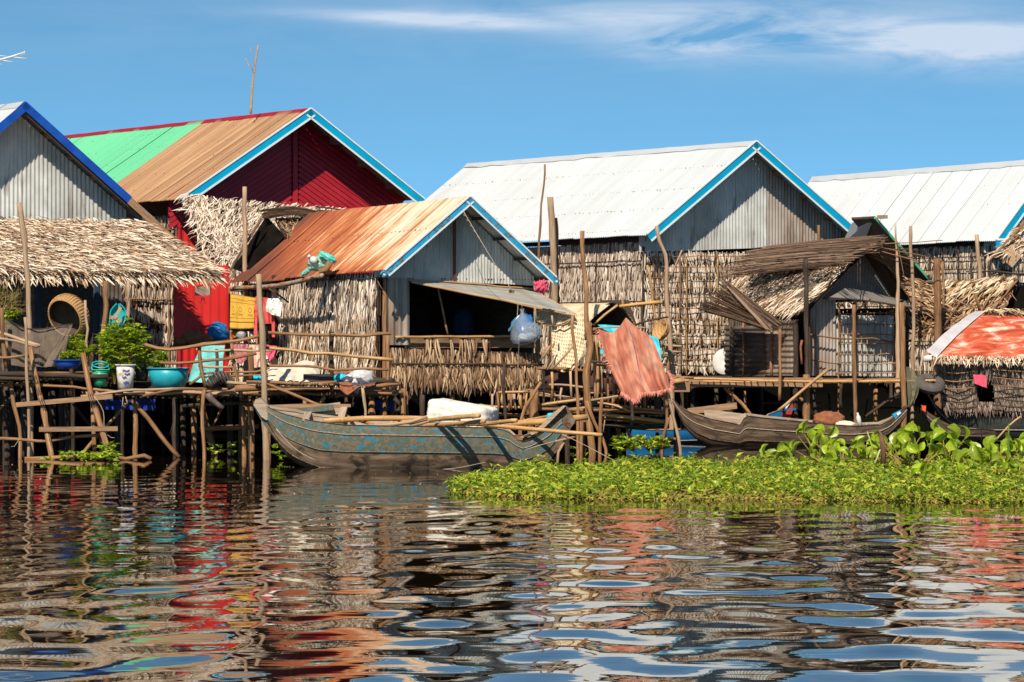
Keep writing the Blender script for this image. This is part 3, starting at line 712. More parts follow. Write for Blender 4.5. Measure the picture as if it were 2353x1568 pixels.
# awning of bleached palm leaf
Ya, Yb = 69.3, 66.4
TLa, TRa = P((-90, 512), Ya), P((325, 517), Ya+.9); BLa, BRa = P((-90, 628), Yb), P((512, 632), Yb+1.4)
AW = thing('leaf_awning', 'long awning roof of bleached palm leaves shading the doorway of the grey house', 'awning', (TLa+BRa)*.5)
thatch(AW, 'palm_leaves', TLa, TRa, BRa, BLa, thatch_sun, 26, 215, .27, .031, skew=.75, jit=.30, outn=V((0, -1, .6)), lift=.09, fringe=1.15, sag=.03, droop=.14)
thatch(AW, 'ridge_leaves', P((-90, 508), Ya+.1), P((330, 512), Ya+1.0), P((340, 540), Ya+.6), P((-90, 534), Ya-.4), thatch_sun, 3, 120, .26, .04, skew=.5, jit=.3, outn=V((0, -1, .6)), lift=.11)
thatch(AW, 'fringe_leaves', lerp(TLa, BLa, .93), lerp(TRa, BRa, .93), BRa+V((0, .05, -.10)), BLa+V((0, .05, -.10)), thatch_sun, 3, 190, .20, .036, skew=.25, jit=.3, outn=V((0, -1, .3)), lift=.06, thick=.01)
for k in range(7):
    a = lerp(TLa, TRa, k/6); b_ = lerp(BLa, BRa, k/6); pole(AW, [a-UP*.12, b_-UP*.12], .035, 'rafter', wood_dark)
for t in (.5, .93): pole(AW, [lerp(TLa, BLa, t)-UP*.18, lerp(TRa, BRa, t)-UP*.18], .035, 'beam', wood_dark)

# ---- rusty roofed hut in the middle ------------------------------------------------------------
h = gable((1077, 453), 67.5, (882, 623), (1274, 639), 712, 491)
HUT = thing('stilt_hut', 'small stilt hut with rusty corrugated roof, worn blue trim and wide dark opening', 'hut', (h.A.x, h.A.y+1, 0))
h.LB = setv(h.LB, 652)
corr_roof(HUT, 'roof_sheet', h.A, h.B, h.LB, h.L, rust_tin, period=.07, jag=.05)
corr_roof(HUT, 'roof_sheet', h.A, h.B, h.RB, h.R, tin, width=1.3)
nails(HUT, h.A, h.B, h.LB, h.L, (.44,), .17, nail_m, .02)
gable_trim(HUT, h, trim_worn, .13)
for E, sg in ((h.L, -1), (h.R, 1)):      # little scroll at the end of each board
    c = E+ND*.04-UP*.07+GD*sg*.02; mb = MB(); pts = [c+(GD*math.cos(a_)*sg+UP*math.sin(a_))*(.065-.004*a_) for a_ in [k*.5 for k in range(12)]]
    mb.tube(pts, .018, 6); mb.build('scroll', trim_worn, HUT, True)
    mb = MB(); mb.tube([c-ND*.01, c+ND*.03], .022, 8); mb.build('scroll_boss', white_paint, HUT)
O, W_, wa, zt = gable_funcs(h, .6)
zb = lambda s: zv(lerp(638, 660, s/W_), O.y+.5*s)
corr_wall(HUT, 'gable_sheet', O, GD, ND, .1, wa-.03, zb, lambda s: zt(s)-.03, tin, period=.07, crinkle=.02)
corr_wall(HUT, 'gable_sheet', O, GD, ND, wa+.03, W_-.12, zb, lambda s: zt(s)-.03, tin, period=.07, crinkle=.03)
mb = MB(); q = V((O.x, O.y, zb(wa)-.02))+GD*(wa-.03); mb.box(q+ND*.015, GD*.06, ND*.03, UP*(h.A.z-zb(wa)-.12)); mb.build('gable_post', plain('rusty_strip', (.12, .045, .03), .8), HUT)
for t in (.2, .45, .7, .95):
    p = lerp(h.A, h.R, t)-UP*.07; mb = MB(); mb.box(p-UP*.05, RD*.7, GD*.05, UP*.06); mb.build('purlin_end', plank_dark, HUT)
HO, HW = O, W_
def hs(u): return s_of_u(O, u)
zf = zv(893, 67)
# corner posts & sheet beside opening
corr_wall(HUT, 'wall_sheet', O+ND*.05, GD, ND, hs(886), hs(938), lambda s: zv(795, O.y), lambda s: zb(s)+.02, tin_brown, width=2, period=.15, amp=.022, crinkle=.02)
for u in (884, 1236): q = V((O.x, O.y, 0))+GD*hs(u); pole(HUT, [V((q.x, q.y, -.4)), V((q.x, q.y, zb(0)))], .055, 'corner_post', wood)
# lower apron of leaves with rails
s0, s1 = hs(893), hs(1240); pa = V((O.x, O.y, 0))+GD*s0+ND*.04; pb = V((O.x, O.y, 0))+GD*s1+ND*.04
zm = lambda p, v: V((p.x, p.y, zv(v, p.y)))
thatch(HUT, 'leaf_apron', zm(pa, 800), zm(pb, 812), zm(pb, 846), zm(pa, 840), thatch_brown, 3, 80, .34, .045, jit=.07, outn=ND, lift=.03, fringe=1)
thatch(HUT, 'leaf_apron', zm(pa, 838)+ND*.04, zm(pb, 842)+ND*.04, zm(pb, 880)+ND*.04, zm(pa, 878)+ND*.04, thatch_brown, 4, 95, .30, .04, jit=.13, outn=ND, lift=.06, fringe=1)
for (ua, ub, n_) in ((970, 985, 3), (986, 1000, 3), (1053, 1090, 9), (1102, 1120, 5), (1028, 1034, 2)):
    qa, qb = V((O.x, O.y, 0))+GD*hs(ua)+ND*.08, V((O.x, O.y, 0))+GD*hs(ub)+ND*.08
    thatch(HUT, 'loose_leaves', zm(qa, 777), zm(qb, 779), zm(qb, 783), zm(qa, 782), thatch_brown, 1, n_+2, .45, .045, jit=.06, outn=ND, lift=.01, fringe=1, thick=.004)
pole(HUT, [zm(pa, 775)+ND*.06+GD*.1, zm(pb, 773)+ND*.06], .03, 'rail', bamboo, bam=True)
pole(HUT, [zm(pa, 836)+ND*.10, zm(pb, 838)+ND*.10], .022, 'rail', wood_dark)
mb = MB(); q = zm(pa, 800)-ND*.06; mb.box(q+GD*.4, GD*(s1-s0-.5), RD*.02, UP*.19); mb.build('sill_panel', plank, HUT)
pole(HUT, [zm(pa+GD*.35, 800), zm(pa+GD*.35, 770)], .02, 'stud', bamboo); pole(HUT, [zm(pa+GD*1.75, 930), zm(pa+GD*1.75, 798)+ND*.12], .022, 'stud', wood_dark)
# left side wall in tiers of palm leaf
c0 = V((O.x, O.y, 0))+GD*.22; d1 = (to_u(c0, RD, 652)-c0); 
wt = lambda t, v0, v1: V(((c0+d1*t).x, (c0+d1*t).y, 0))
TR_, TL_ = V((c0.x, c0.y, h.L.z-.02)), V(((c0+d1).x, (c0+d1).y, h.L.z-.22))
zbot = zv(880, c0.y)
def side(z0, z1, mat, rows, cols, Ln, off, jit=.1, t0=0, t1=1):
    a_ = lambda t, z: V(((c0+d1*t).x, (c0+d1*t).y, z))-GD*off
    thatch(HUT, 'leaf_wall', a_(t1, z0), a_(t0, z0), a_(t0, z1), a_(t1, z1), mat, rows, cols, Ln, .042, jit=jit, outn=-GD, lift=.05, fringe=1.15)
hz = TR_.z-zbot
side(TR_.z, zbot+hz*.60, thatch_grey, 4, 95, .5, .03, .07)
side(zbot+hz*.62, zbot+hz*.36, thatch_sun, 4, 95, .34, .06, .12)
side(zbot+hz*.42, zbot+hz*.14, thatch_sun, 5, 90, .34, .05, .16)
side(zbot+hz*.2, zbot-.02, thatch_sun, 3, 95, .3, .03, .12)
floor_slab(HUT, O, .05, HW-.1, 6.2, zf); stilts_under(HUT, O, .1, HW-.15, 5.8, zf, 3, 3, wood)
# back and right walls keep the room dark
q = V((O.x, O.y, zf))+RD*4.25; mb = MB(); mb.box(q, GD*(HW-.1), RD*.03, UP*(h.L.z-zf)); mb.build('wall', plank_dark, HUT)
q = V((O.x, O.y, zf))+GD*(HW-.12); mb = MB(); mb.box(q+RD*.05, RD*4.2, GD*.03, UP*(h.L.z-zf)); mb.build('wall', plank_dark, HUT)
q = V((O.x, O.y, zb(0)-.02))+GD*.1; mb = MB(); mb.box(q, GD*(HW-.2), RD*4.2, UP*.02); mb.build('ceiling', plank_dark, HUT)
pole(HUT, [zm(V((O.x, O.y, 0))+GD*1.6+RD*.2, 655), zm(V((O.x, O.y, 0))+GD*1.85+RD*.2, 772)], .025, 'prop', plank)
# flap of worn boards propped over the opening
hl, hr = V((O.x, O.y, 0))+GD*hs(936)+ND*.03, V((O.x, O.y, 0))+GD*hs(1222)+ND*.03
hl.z = zv(643, hl.y); hr.z = zv(666, hr.y); ol = hl+ND*.12+GD*.02-UP*.03; orr = P((1322, 722), hr.y-1.05)
flm = M('flap_boards', [(.3, (.22, .19, .15)), (.5, (.36, .34, .30)), (.7, (.50, .49, .44))], (3, 18, 1), 'UV', objvar=.35, bmp=.4, bd=.006)
kf = 9
for i in range(kf):
    t0, t1 = i/kf, (i+.96)/kf; lift_ = UP*(.008*(i % 2))
    A_, B_, C_, D_ = lerp(hl, ol, t0), lerp(hr, orr, t0), lerp(hr, orr, t1), lerp(hl, ol, t1); mb = MB(); dn = -UP*.012
    top = [p+lift_ for p in (A_, B_, C_, D_)]; bot = [p+dn+lift_ for p in (A_, B_, C_, D_)]
    mb.face(top[::-1], [(0, 0), (3, 0), (3, .2), (0, .2)]); mb.face(bot); 
    for k in range(4): mb.face([top[k], top[(k+1) % 4], bot[(k+1) % 4], bot[k]])
    mb.build('flap_board', flm, HUT)
pole(HUT, [hl+ND*.02, hr+ND*.02+UP*.02], .02, 'hinge_pole', bamboo); pole(HUT, [ol-UP*.02, orr-UP*.03], .022, 'flap_pole', bamboo); pole(HUT, [hr, orr], .016, 'flap_pole', bamboo)
cord(HUT, [P(b1(800, 360), 67.3), P(b1(1000, 700), 66.8), P(b1(1255, 1110), 66.5)], .007, rope_m)
cord(HUT, [P(b1(1255, 1110), 66.45), P(b1(1305, 1180), 66.3), P(b1(1300, 1400), 66.2), P(b1(1315, 1560), 66.2), P(b2(845, 250), 66.2), P(b2(835, 560), 66.2)], .007, rope_m)
lash(HUT, P(b1(1250, 1110), 66.45), .05, V((0, 0, 1)))
# gutter log under the eave at the far end
pole(HUT, [P(q3(170, 905), 71.8), P(q3(560, 880), 69.6), P(q3(900, 800), 67.8)], .055, 'eave_beam', M('rusty_gutter', [(.4, (.10, .06, .04)), (.5, (.42, .33, .24)), (.6, (.35, .14, .05))], (3, 1.5, 1), 'UV', objvar=0), wob=.01)
pole(HUT, [P(q3(175, 905), 71.6), P(q3(172, 1420), 71.6)], .06, 'post')
pole(HUT, [P(q3(490, 905), 69.8), P(q3(640, 1010), 69.9)], .022, 'brace', wood_dark)

# ---- far house on the right ------------------------------------------------------------
h = gable((2424, 364), 86, (2287, 552), (2650, 560), 1868, 408)
h.L = setv(to_u(h.A, -GD, 2287), 553); Lf = h.len
FH = thing('far_house', 'farthest white roofed house at the right, over a wall of leaves behind a stick grid', 'house', (h.A.x, h.A.y+1, 0))
h.LB = setv(h.L+RD*Lf, 572)
corr_roof(FH, 'roof_sheet', h.A, h.B, h.LB, h.L, tin_white); corr_roof(FH, 'roof_sheet', h.A, h.B, h.RB, h.R, tin_white, width=1.6); ridge_cap(FH, h, tin_white, .2, True)
nails(FH, h.A, h.B, h.LB, h.L, (.3, .55, .8), .3, nail_m, .01)
gable_trim(FH, h, trim_blue, .2)
O, W_, wa, zt = gable_funcs(h, .6)
corr_wall(FH, 'gable_sheet', O, GD, ND, .1, W_-.1, lambda s: h.L.z-.3, zt, tin)
e0 = h.L+GD*.2; mb = MB(); mb.box(e0-UP*.22-GD*.2+ND*.02, GD*1.2+ND*.35, ND*.05, UP*.2); mb.build('eave_return', trim_blue, FH)
mb = MB(); mb.box(e0-UP*.0-GD*.2+ND*.07, GD*1.2+ND*.35, ND*.02, UP*.05); mb.build('trim_strip', white_paint, FH)
c0 = V((O.x, O.y, h.L.z-.12))+GD*.25; c1 = c0+RD*9
thatch(FH, 'leaf_wall', c1, c0, V((c0.x, c0.y, 1.4)), V((c1.x, c1.y, 1.4)), thatch_grey, 20, 150, .36, .035, jit=.12, outn=-GD, lift=.03)
for i in range(17): q = lerp(c0, c1, i/16+random.uniform(-.01, .01)); pole(FH, [q-GD*.08, V((q.x, q.y, 1.6))-GD*.08], random.choice((.02, .03)), 'wall_batten', wood_dark)
for i in range(8): pole(FH, [V((c0.x, c0.y, c0.z-.25-.3*i))-GD*.1, V((c1.x, c1.y, c0.z-.25-.3*i))-GD*.1], .015, 'wall_batten', wood_dark)
f1 = c0+GD*3.5; thatch(FH, 'leaf_wall', c0, f1, V((f1.x, f1.y, 1.4)), V((c0.x, c0.y, 1.4)), thatch_grey, 18, 70, .36, .035, jit=.12, outn=ND, lift=.03)
for i in range(9): q = lerp(c0, f1, i/8); pole(FH, [q+ND*.08, V((q.x, q.y, 1.6))+ND*.08], .022, 'wall_batten', wood_dark)
for i in range(7): pole(FH, [V((c0.x, c0.y, c0.z-.3-.3*i))+ND*.1, V((f1.x, f1.y, c0.z-.3-.3*i))+ND*.1], .015, 'wall_batten', wood_dark)
floor_slab(FH, O, .2, 5, 9, 1.4); stilts_under(FH, O, .3, 4.6, 8, 1.4, 3, 3)

# ---- little dark roof between the two white ones ------------------------------------------
SH = thing('tin_shed', 'dark tin shed roof, underside dark, between the two white roofed houses', 'shed', P((2080, 620), 81))
A_ = P((2010, 498), 79); Bk = P((1958, 512), 80.2)
E_ = P((2232, 752), 81.5); mb = MB()
G = [[lerp(A_, E_, t), lerp(Bk, P((2100, 760), 83), t)] for t in (0, .25, .5, .75, 1)]; mb.grid(G, lambda a, b_: (b_, a)); mb.build('roof_sheet', tin_dark, SH)
mb = MB(); mb.face([A_, Bk, P((1935, 560), 81), P((1990, 545), 80)]); mb.build('roof_sheet', tin_white, SH)
d = (E_-A_); mb = MB(); mb.box(A_+UP*.01, d, -UP*.05+GD*0, RD*.9); mb.build('roof_edge', tin_dark, SH)
mb = MB(); mb.bar(A_-UP*.02, E_-UP*.02, .03, .06); mb.build('roof_edge', tin_green, SH)
for t, hh in ((.02, .1), (.52, .08), (.8, .08)): p = lerp(A_, E_, t); mb = MB(); mb.box(p-ND*.0+ND*.01, ND*.25, GD*.12, UP*.08); mb.build('beam_end', wood_pale, SH)

# leaf screen seen behind the laundry
LSC = thing('leaf_screen', 'pale palm leaf wall on a stick frame behind the hanging laundry', 'wall', P((590, 760), 73.2))
thatch(LSC, 'palm_leaves', P((530, 655), 73.6), P((668, 650), 73.2), P((668, 880), 73.2), P((530, 880), 73.6), thatch_sun, 13, 42, .3, .035, jit=.14, outn=V((0, -1, 0)), lift=.04)
for u in (533, 562, 592, 622, 650): pole(LSC, [P((u, 655), 73.1), P((u+random.uniform(-3, 3), 885), 73.1)], .022, 'stud', wood_pale)
for v in (668, 705, 745, 790, 830): pole(LSC, [P((530, v), 73.0), P((668, v+3), 73.0)], .018, 'batten', wood_dark)
# ================================================================== smaller roofs and sheds behind
def Pz(uv, Y, z): p = P(uv, Y); return V((p.x, p.y, z))
def PP(f, pts, Y):
    out = []
    for q in pts:
        if len(q) == 3: out.append(P(f(q[0], q[1]), q[2]))
        else: out.append(P(f(*q), Y))
    return out
def single_pole(name, label, f, pts, Y, r, group=None, cat='pole', mat=None, r1=None, deep=None, bam=False, wob=.015):
    pts = PP(f, pts, Y)
    if deep is not None:
        q = pts[-1]; pts.append(V((q.x, q.y, deep)))
    t = pole(None, pts, r, name, mat, r1, wob=wob, bam=bam, n=9); return tag(t, label, cat, group)

TS = thing('leaf_shed', 'grey palm leaf shed roof below the red gable, behind the rusty hut roof', 'shed', P((600, 560), 76))
thatch(TS, 'palm_leaves', P((424, 452), 77.2), P((800, 484), 77.0), P((700, 650), 74.6), P((545, 650), 74.6), thatch_grey, 22, 120, .26, .034, skew=-.4, jit=.2, outn=V((0, -1, .4)), lift=.07, fringe=1.3)
thatch(TS, 'palm_leaves', P((424, 452), 77.25), P((470, 456), 77.2), P((600, 650), 74.65), P((470, 590), 74.9), thatch_grey, 16, 22, .32, .04, skew=-.35, jit=.3, outn=V((0, -1, .4)), lift=.07)
for a, b_ in (((725, 476), (845, 490)), ((730, 484), (830, 489))): pole(TS, [P(a, 76.8), P(b_, 76.2)], .022, 'ridge_pole', wood_dark)
TS2 = thing('leaf_hut_roof', 'small open gable of palm leaf with inside coloured black for shade and a stick ridge', 'roof', P((620, 560), 73.5))
mb = MB(); mb.grid([[P((612, 496), 73.8), P((655, 543), 72.8)], [P((575, 560), 73.4), P((612, 585), 72.6)], [P((534, 618), 73.0), P((575, 618), 72.4)]]); mb.build('inner_slope', shade_black, TS2)  # black sheets paint in the shade under the little gable
mb = MB(); mb.grid([[P((612, 496), 73.9), P((655, 543), 73.4)], [P((534, 618), 73.4), P((600, 640), 73.2)]]); mb.build('inner_slope', shade_black, TS2)
thatch(TS2, 'palm_leaves', P((632, 500), 73.6), P((735, 500), 73.9), P((705, 560), 72.9), P((655, 545), 72.7), thatch_brown, 5, 26, .22, .035, skew=.2, outn=V((0, -1, .4)), lift=.04)
stick_bundle(TS2, 'ridge_sticks', P((602, 486), 73.6), P((735, 492), 73.8), P((735, 508), 73.5), P((606, 504), 73.3), stick_mat, 60, .009, outn=V((0, -1, .3)))
for i in range(26):
    t = random.random(); a = lerp(P((600, 520), 72.9), P((540, 615), 72.7), t)
    pass
stick_bundle(TS2, 'edge_sticks', P((605, 500), 73.0), P((540, 612), 72.6), P((530, 625), 72.5), P((598, 515), 72.9), stick_mat, 24, .007, outn=V((0, -1, .3)), bow=.02)
single_pole('standing_pole', 'short thick pole sticking up in front of the grey palm leaf shed roof', q3, [(300, 130), (305, 350), (312, 600)], 72.6, .058, 'tall poles', mat=wood_pale, deep=-.5)

# small hut with brown stick ridge ---------------------------------------
h = gable((2003, 557), 76, (1850, 716), (2092, 692), 1735, 578)
h.LB = P((1655, 716), 79.2)
TH = thing('thatched_hut', 'small thatched hut with brown stick ridge, tin walls and stick lattice over a bamboo platform', 'hut', (h.A.x, h.A.y+.5, 0))
thatch(TH, 'palm_leaves', h.B, h.A+ND*.0, h.L, h.LB, thatch_sun, 18, 110, .28, .036, skew=-.2, jit=.25, outn=-GD+UP, lift=.08, fringe=1.2, backmat=wood_dark)
thatch(TH, 'palm_leaves', h.A, h.B, h.RB, h.R, thatch_brown, 10, 40, .34, .042, outn=GD+UP, lift=.06, backmat=wood_dark)
oN = V((-.4, -.8, .6))
stick_bundle(TH, 'ridge_sticks', P((1732, 580), 78.9), P((2015, 552), 75.6), P((1992, 584), 75.2), P((1703, 608), 78.0), stick_mat, 240, .0065, outn=oN, bow=.03, jit=.13, lift=.10)
stick_bundle(TH, 'ridge_sticks', P((1700, 604), 78.2), P((1985, 575), 75.3), P((1925, 616), 75.0), P((1662, 644), 77.7), stick_mat, 85, .0065, outn=oN, bow=.03, jit=.28, lift=.10)
stick_bundle(TH, 'hanging_sticks', P((1668, 646), 76.6), P((1792, 742), 75.8), P((1760, 760), 75.7), P((1606, 716), 76.4), stick_mat, 190, .0065, outn=V((0, -1, .3)), bow=.03, jit=.16, lift=.10)
stick_bundle(TH, 'hanging_sticks', P((1676, 655), 76.4), P((1770, 752), 75.6), P((1760, 760), 75.6), P((1668, 660), 76.3), stick_mat, 16, .012, outn=V((0, -1, .3)), bow=.0, jit=.2, lift=.03)
stick_bundle(TH, 'ridge_sticks', P((1992, 560), 75.4), P((2100, 572), 75.9), P((2085, 640), 76.1), P((2000, 590), 75.5), stick_mat, 40, .008, outn=V((0, -1, .3)), bow=.0, jit=.3, lift=.15)
for a, b_ in (((2000, 562), (2165, 553)), ((2010, 572), (2110, 600)), ((2058, 540), (2078, 640)), ((2005, 566), (2130, 590))): pole(TH, [P(a, 75.2), P(b_, 75.3)], .012, 'stick', wood, n=5)
O, W_, wa, zt = gable_funcs(h, .45)
hs2 = lambda u: s_of_u(O, u)
mb = MB(); mid = V((O.x, O.y, 0))+GD*wa; a = V((O.x, O.y, zv(683, O.y)))+GD*.05; b_ = V((O.x, O.y, zv(690, O.y+1)))+GD*(W_-.02)
mb.face([a, b_, V((mid.x, mid.y, h.A.z-.1))], [(0, 0), (2.5, 0), (1.2, 1.5)]); mb.build('gable_mat', woven_grey, TH)
pole(TH, [P(b5(460, 890), 75.2), P(b5(465, 1115), 75.2)], .012, 'stick', wood_dark); pole(TH, [P(b5(490, 880), 75.25), P(b5(490, 1130), 75.25)], .014, 'stick', wood_dark)
fl = [P((1905, 684), 75.5), P((1945, 661), 75.7), P((2078, 690), 76.4), P((2100, 708), 75.7)]
mb = MB(); mb.grid([[fl[1], lerp(fl[1], fl[2], .5)+UP*.02, fl[2]], [fl[0], lerp(fl[0], fl[3], .5)+UP*.05, fl[3]]]); mb.grid([[fl[1]-UP*.03, lerp(fl[1], fl[2], .5)-UP*.01, fl[2]-UP*.03], [fl[0]-UP*.03, lerp(fl[0], fl[3], .5)+UP*.02, fl[3]-UP*.03]])
mb.build('flap', woven_grey, TH); pole(TH, [fl[0], lerp(fl[0], fl[3], .5)+UP*.03, fl[3]], .022, 'flap_pole', wood_dark); pole(TH, [P(b5(440, 1325), 75), P(b5(570, 1215), 75.4)], .016, 'brace', wood_dark)
zf2 = zv(866, 75)
corr_wall(TH, 'wall_sheet', O, GD, ND, hs2(1858), hs2(1920), lambda s: zf2, lambda s: zv(686, O.y), tin_brown, width=.5, period=.09)
for u, mt in ((1852, wood_dark), (1921, wood), (1958, wood_dark), (2078, wood_dark)):
    q = V((O.x, O.y, 0))+GD*hs2(u)+ND*.1; pole(TH, [V((q.x, q.y, -.5)), V((q.x, q.y, zv(680, q.y)))], .05 if u != 1921 else .02, 'post', mt)
corr_wall(TH, 'wall_sheet', O+RD*.05, GD, ND, hs2(1922), hs2(2072), lambda s: zf2, lambda s: zv(724, O.y), tin, width=.6, period=.06, amp=.01)
corr_wall(TH, 'inner_sheet', O+RD*2.5, GD, ND, 0, 2.6, lambda s: zf2, lambda s: zf2+1.6, tin_dark, width=.6, period=.06)
lat = []
def at(u, v, off): q = V((O.x, O.y, 0))+GD*hs2(u)+ND*off; return V((q.x, q.y, zv(v, q.y)))
for i, u in enumerate((1926, 1934, 1943, 1955, 1975, 1990, 2005, 2019, 2033, 2047, 2062)): pole(TH, [at(u, 716+random.uniform(-3, 2), .06), at(u+random.uniform(-2, 2), 864, .06)], .012, 'lattice_stick', wood_pale, n=5, wob=.006)
for v in (722, 745, 768, 791, 814, 838, 858): pole(TH, [at(1922, v, .085), at(2068, v+random.uniform(-3, 4), .085)], .012, 'lattice_stick', wood if v < 790 else wood_pale, n=5)
pole(TH, [at(1850, 770, .2), at(1925, 780, .2), at(1990, 778, .2), at(2030, 786, .2), at(2085, 782, .2)], .022, 'rail', wood)
pole(TH, [at(1860, 828, .12), at(1925, 838, .12)], .015, 'rail', wood)
c0 = V((O.x, O.y, 0))+GD*.12; k_ = to_u(c0, RD, 1668)-c0
corr_wall(TH, 'side_sheet', c0, RD, -GD, 0, k_.length*.46, lambda s: zf2, lambda s: zv(735, c0.y), tin_brown, width=1.6, period=.12, amp=.018, horiz=True)  # lighter tin paints the sunlit part of this wall
corr_wall(TH, 'side_sheet', c0-GD*.02, RD, -GD, k_.length*.44, k_.length, lambda s: zf2, lambda s: zv(748, c0.y), tin_dark, width=1.8, period=.12, amp=.018, horiz=True)  # darker tin paints the part of the same wall out of the sun
for t, r_, m_ in ((.0, .07, wood_dark), (.33, .035, wood), (.72, .03, wood), (.88, .07, wood_dark)):
    q = c0+k_*t-GD*.06; pole(TH, [V((q.x, q.y, zf2 if r_ < .05 else -.5)), V((q.x, q.y, zv(735, q.y)))], r_, 'post', m_)
q = P((1852, 595), 74.4); pole(TH, [q, P((1853, 700), 74.5), Pz((1855, 800), 74.6, -.5)], .062, 'post', wood_dark)
floor_slab(TH, V((c0.x, c0.y, 0)), -.1, 3.0, 4.5, zf2-.03, .05); 
mb = MB(); qw = V((c0.x, c0.y, zf2))+RD*(k_.length-.05)+GD*.05; mb.box(qw, GD*2.6, RD*.03, UP*1.6); mb.build('wall', plank_dark, TH)
mb = MB(); qw = V((c0.x, c0.y, zf2))+GD*2.6; mb.box(qw, GD*.03, RD*4.2, UP*1.5); mb.build('wall', plank_dark, TH)
q = c0+k_*.08; mb = MB()
tag(pole(TH, [P(b4(1410, 300), 74.2), P(b4(1395, 360), 74.2), P(b4(1405, 520), 74.2)], .03, 'rag', brown_cloth, wob=.03), None)

# platform of that hut
PF = thing('platform', 'bamboo platform on stilts under the small thatched hut', 'platform', P((1800, 900), 74)*1)
for i in range(34):
    y = 73.1+i*.16; z = zf2-.02-.02*(i % 2)-.04
    a = P((1548, 866), y); b_ = P((2150, 866), y); mt = bamboo if i < 3 else wood
    if i < 2: a = P((1575+i*40, 866), y)
    pole(PF, [V((a.x, a.y, z+(.05 if i == 0 else 0))), V((lerp(a, b_, .5).x, a.y, z-.02)), V((b_.x, b_.y, z))], .026, 'deck_pole', mt, bam=(i < 3), n=6)
for i in range(36):
    u = lerp(1560, 2150, i/35)+random.uniform(-4, 4); p = P((u, 868), 73.0); pole(PF, [V((p.x, 73.0+random.uniform(-.05, .1), zf2-.09)), V((p.x+random.uniform(-.1, .1), 77, zf2-.08))], .018, 'joist', wood, n=5)
mb = MB(); a = P(b4(370, 672), 73.25); b_ = P(b4(1600, 665), 73.25); mb.box(V((a.x, a.y, zv(890, 73.25))), V((b_.x-a.x, 0, 0)), V((0, .05, 0)), V((0, 0, .20))); mb.build('beam', plank, PF)
mb = MB(); a = P(b4(235, 700), 72.6); mb.box(V((a.x, a.y, zv(901, 72.6))), V((.33, .05, 0)), V((0, .3, 0)), V((0, 0, .2))); mb.build('beam_end', plank, PF)
for pts, Y, r_, m_ in (([(740, 640), (742, 975)], 73.6, .065, wood_dark), ([(1205, 200), (1207, 860)], 72.9, .035, wood), ([(1450, 620), (1450, 1060)], 73.6, .085, wood), ([(1890, -20), (1888, 300), (1893, 680), (1905, 1060)], 72.8, .05, wood),
                       ([(700, 745), (860, 890), (960, 1010)], 73.4, .045, wood), ([(1375, 810), (1480, 930), (1560, 1060)], 73.9, .045, wood), ([(2352, 770), (2180, 870), (2000, 1010)], 73.5, .035, wood_dark), ([(880, 770), (900, 960)], 74.4, .03, wood),
                       ([(2330, -40), (2345, 700), (2345, 1100)], 73.0, .07, wood), ([(1510, 760), (1540, 1000)], 75, .05, wood_dark), ([(2090, 750), (2090, 1000)], 76, .06, wood), ([(300, 700), (310, 900)], 73.6, .05, wood_dark), ([(620, 750), (620, 1000)], 76, .06, wood_dark)):
    pp = PP(b4, pts, Y); 
    if r_ > .045: pp.append(V((pp[-1].x, pp[-1].y, -.4)))
    pole(PF, pp, r_, 'stilt' if r_ > .045 else 'brace', m_)
pole(PF, PP(b4, [(210, 690), (330, 670)], 72.5), .07, 'log', bamboo, wob=0)
pole(PF, PP(b4, [(190, 640), (420, 650)], 72.8), .03, 'brace', wood)
for i in range(16):
    u_ = random.uniform(1580, 2060); v_ = random.uniform(895, 990); Yc = random.uniform(74.5, 79); d_ = random.choice(((random.uniform(40, 120), random.uniform(-15, 15)), (random.uniform(-50, 50), random.uniform(40, 80))))
    pole(PF, [P((u_, v_), Yc), P((u_+d_[0], v_+d_[1]), Yc)], random.uniform(.018, .035), 'brace', random.choice((wood, wood_dark, wood_dark)), wob=.02, n=5)
# leaf roofs at the far right ------------------------------------------------
R1 = thing('leaf_roof', 'slanting roof panel of pale straw coloured palm leaf laid with poles, above the orange roofed houseboat', 'roof', P((2220, 740), 77))
thatch(R1, 'palm_leaves', P((2170, 655), 78.5), P((2340, 641), 78.5), P((2300, 735), 76.9), P((2108, 778), 76.9), thatch_brown, 15, 55, .3, .04, skew=-.25, jit=.35, outn=V((0, -1, .5)), lift=.09)
thatch(R1, 'top_leaves', P((2168, 654), 78.45), P((2340, 640), 78.45), P((2325, 668), 77.9), P((2150, 690), 77.9), thatch_straw, 3, 60, .42, .055, skew=-.3, jit=.1, outn=V((0, -1, .5)), lift=.1, thick=.01)
for a, b_ in (((2240, 648), (2160, 760)), ((2300, 645), (2235, 745)), ((2340, 642), (2262, 735)), ((2168, 656), (2104, 775))): pole(R1, [P(a, 78.2), P(b_, 76.6)], .022, 'roof_pole', wood)
pole(R1, PP(b5, [(1100, 1160), (1220, 1195), (1380, 1270)], 76.4), .018, 'roof_pole', wood_pale)
mb = MB(); mb.grid([[P((2330, 660), 78.3), P((2400, 650), 78.6)], [P((2290, 720), 78), P((2400, 740), 78.4)]]); mb.build('inner_wall', shade_black, R1)
for pts in ([(1300, 1060), (1270, 1100)], [(1690, 1010), (1650, 1080)], [(1440, 1170), (1490, 1330)]): pole(R1, PP(b5, pts, 76.6), .035, 'peg', wood)
R2 = thing('leaf_roof', 'small heap-like palm leaf roof between two posts right of the stick ridged hut', 'roof', P((2110, 700), 78))
thatch(R2, 'palm_leaves', P((2070, 645), 78.6), P((2150, 662), 78.6), P((2168, 725), 77.2), P((2085, 725), 77.2), thatch_brown, 10, 30, .3, .045, skew=.9, jit=.45, outn=V((0, -1, .5)), lift=.12)
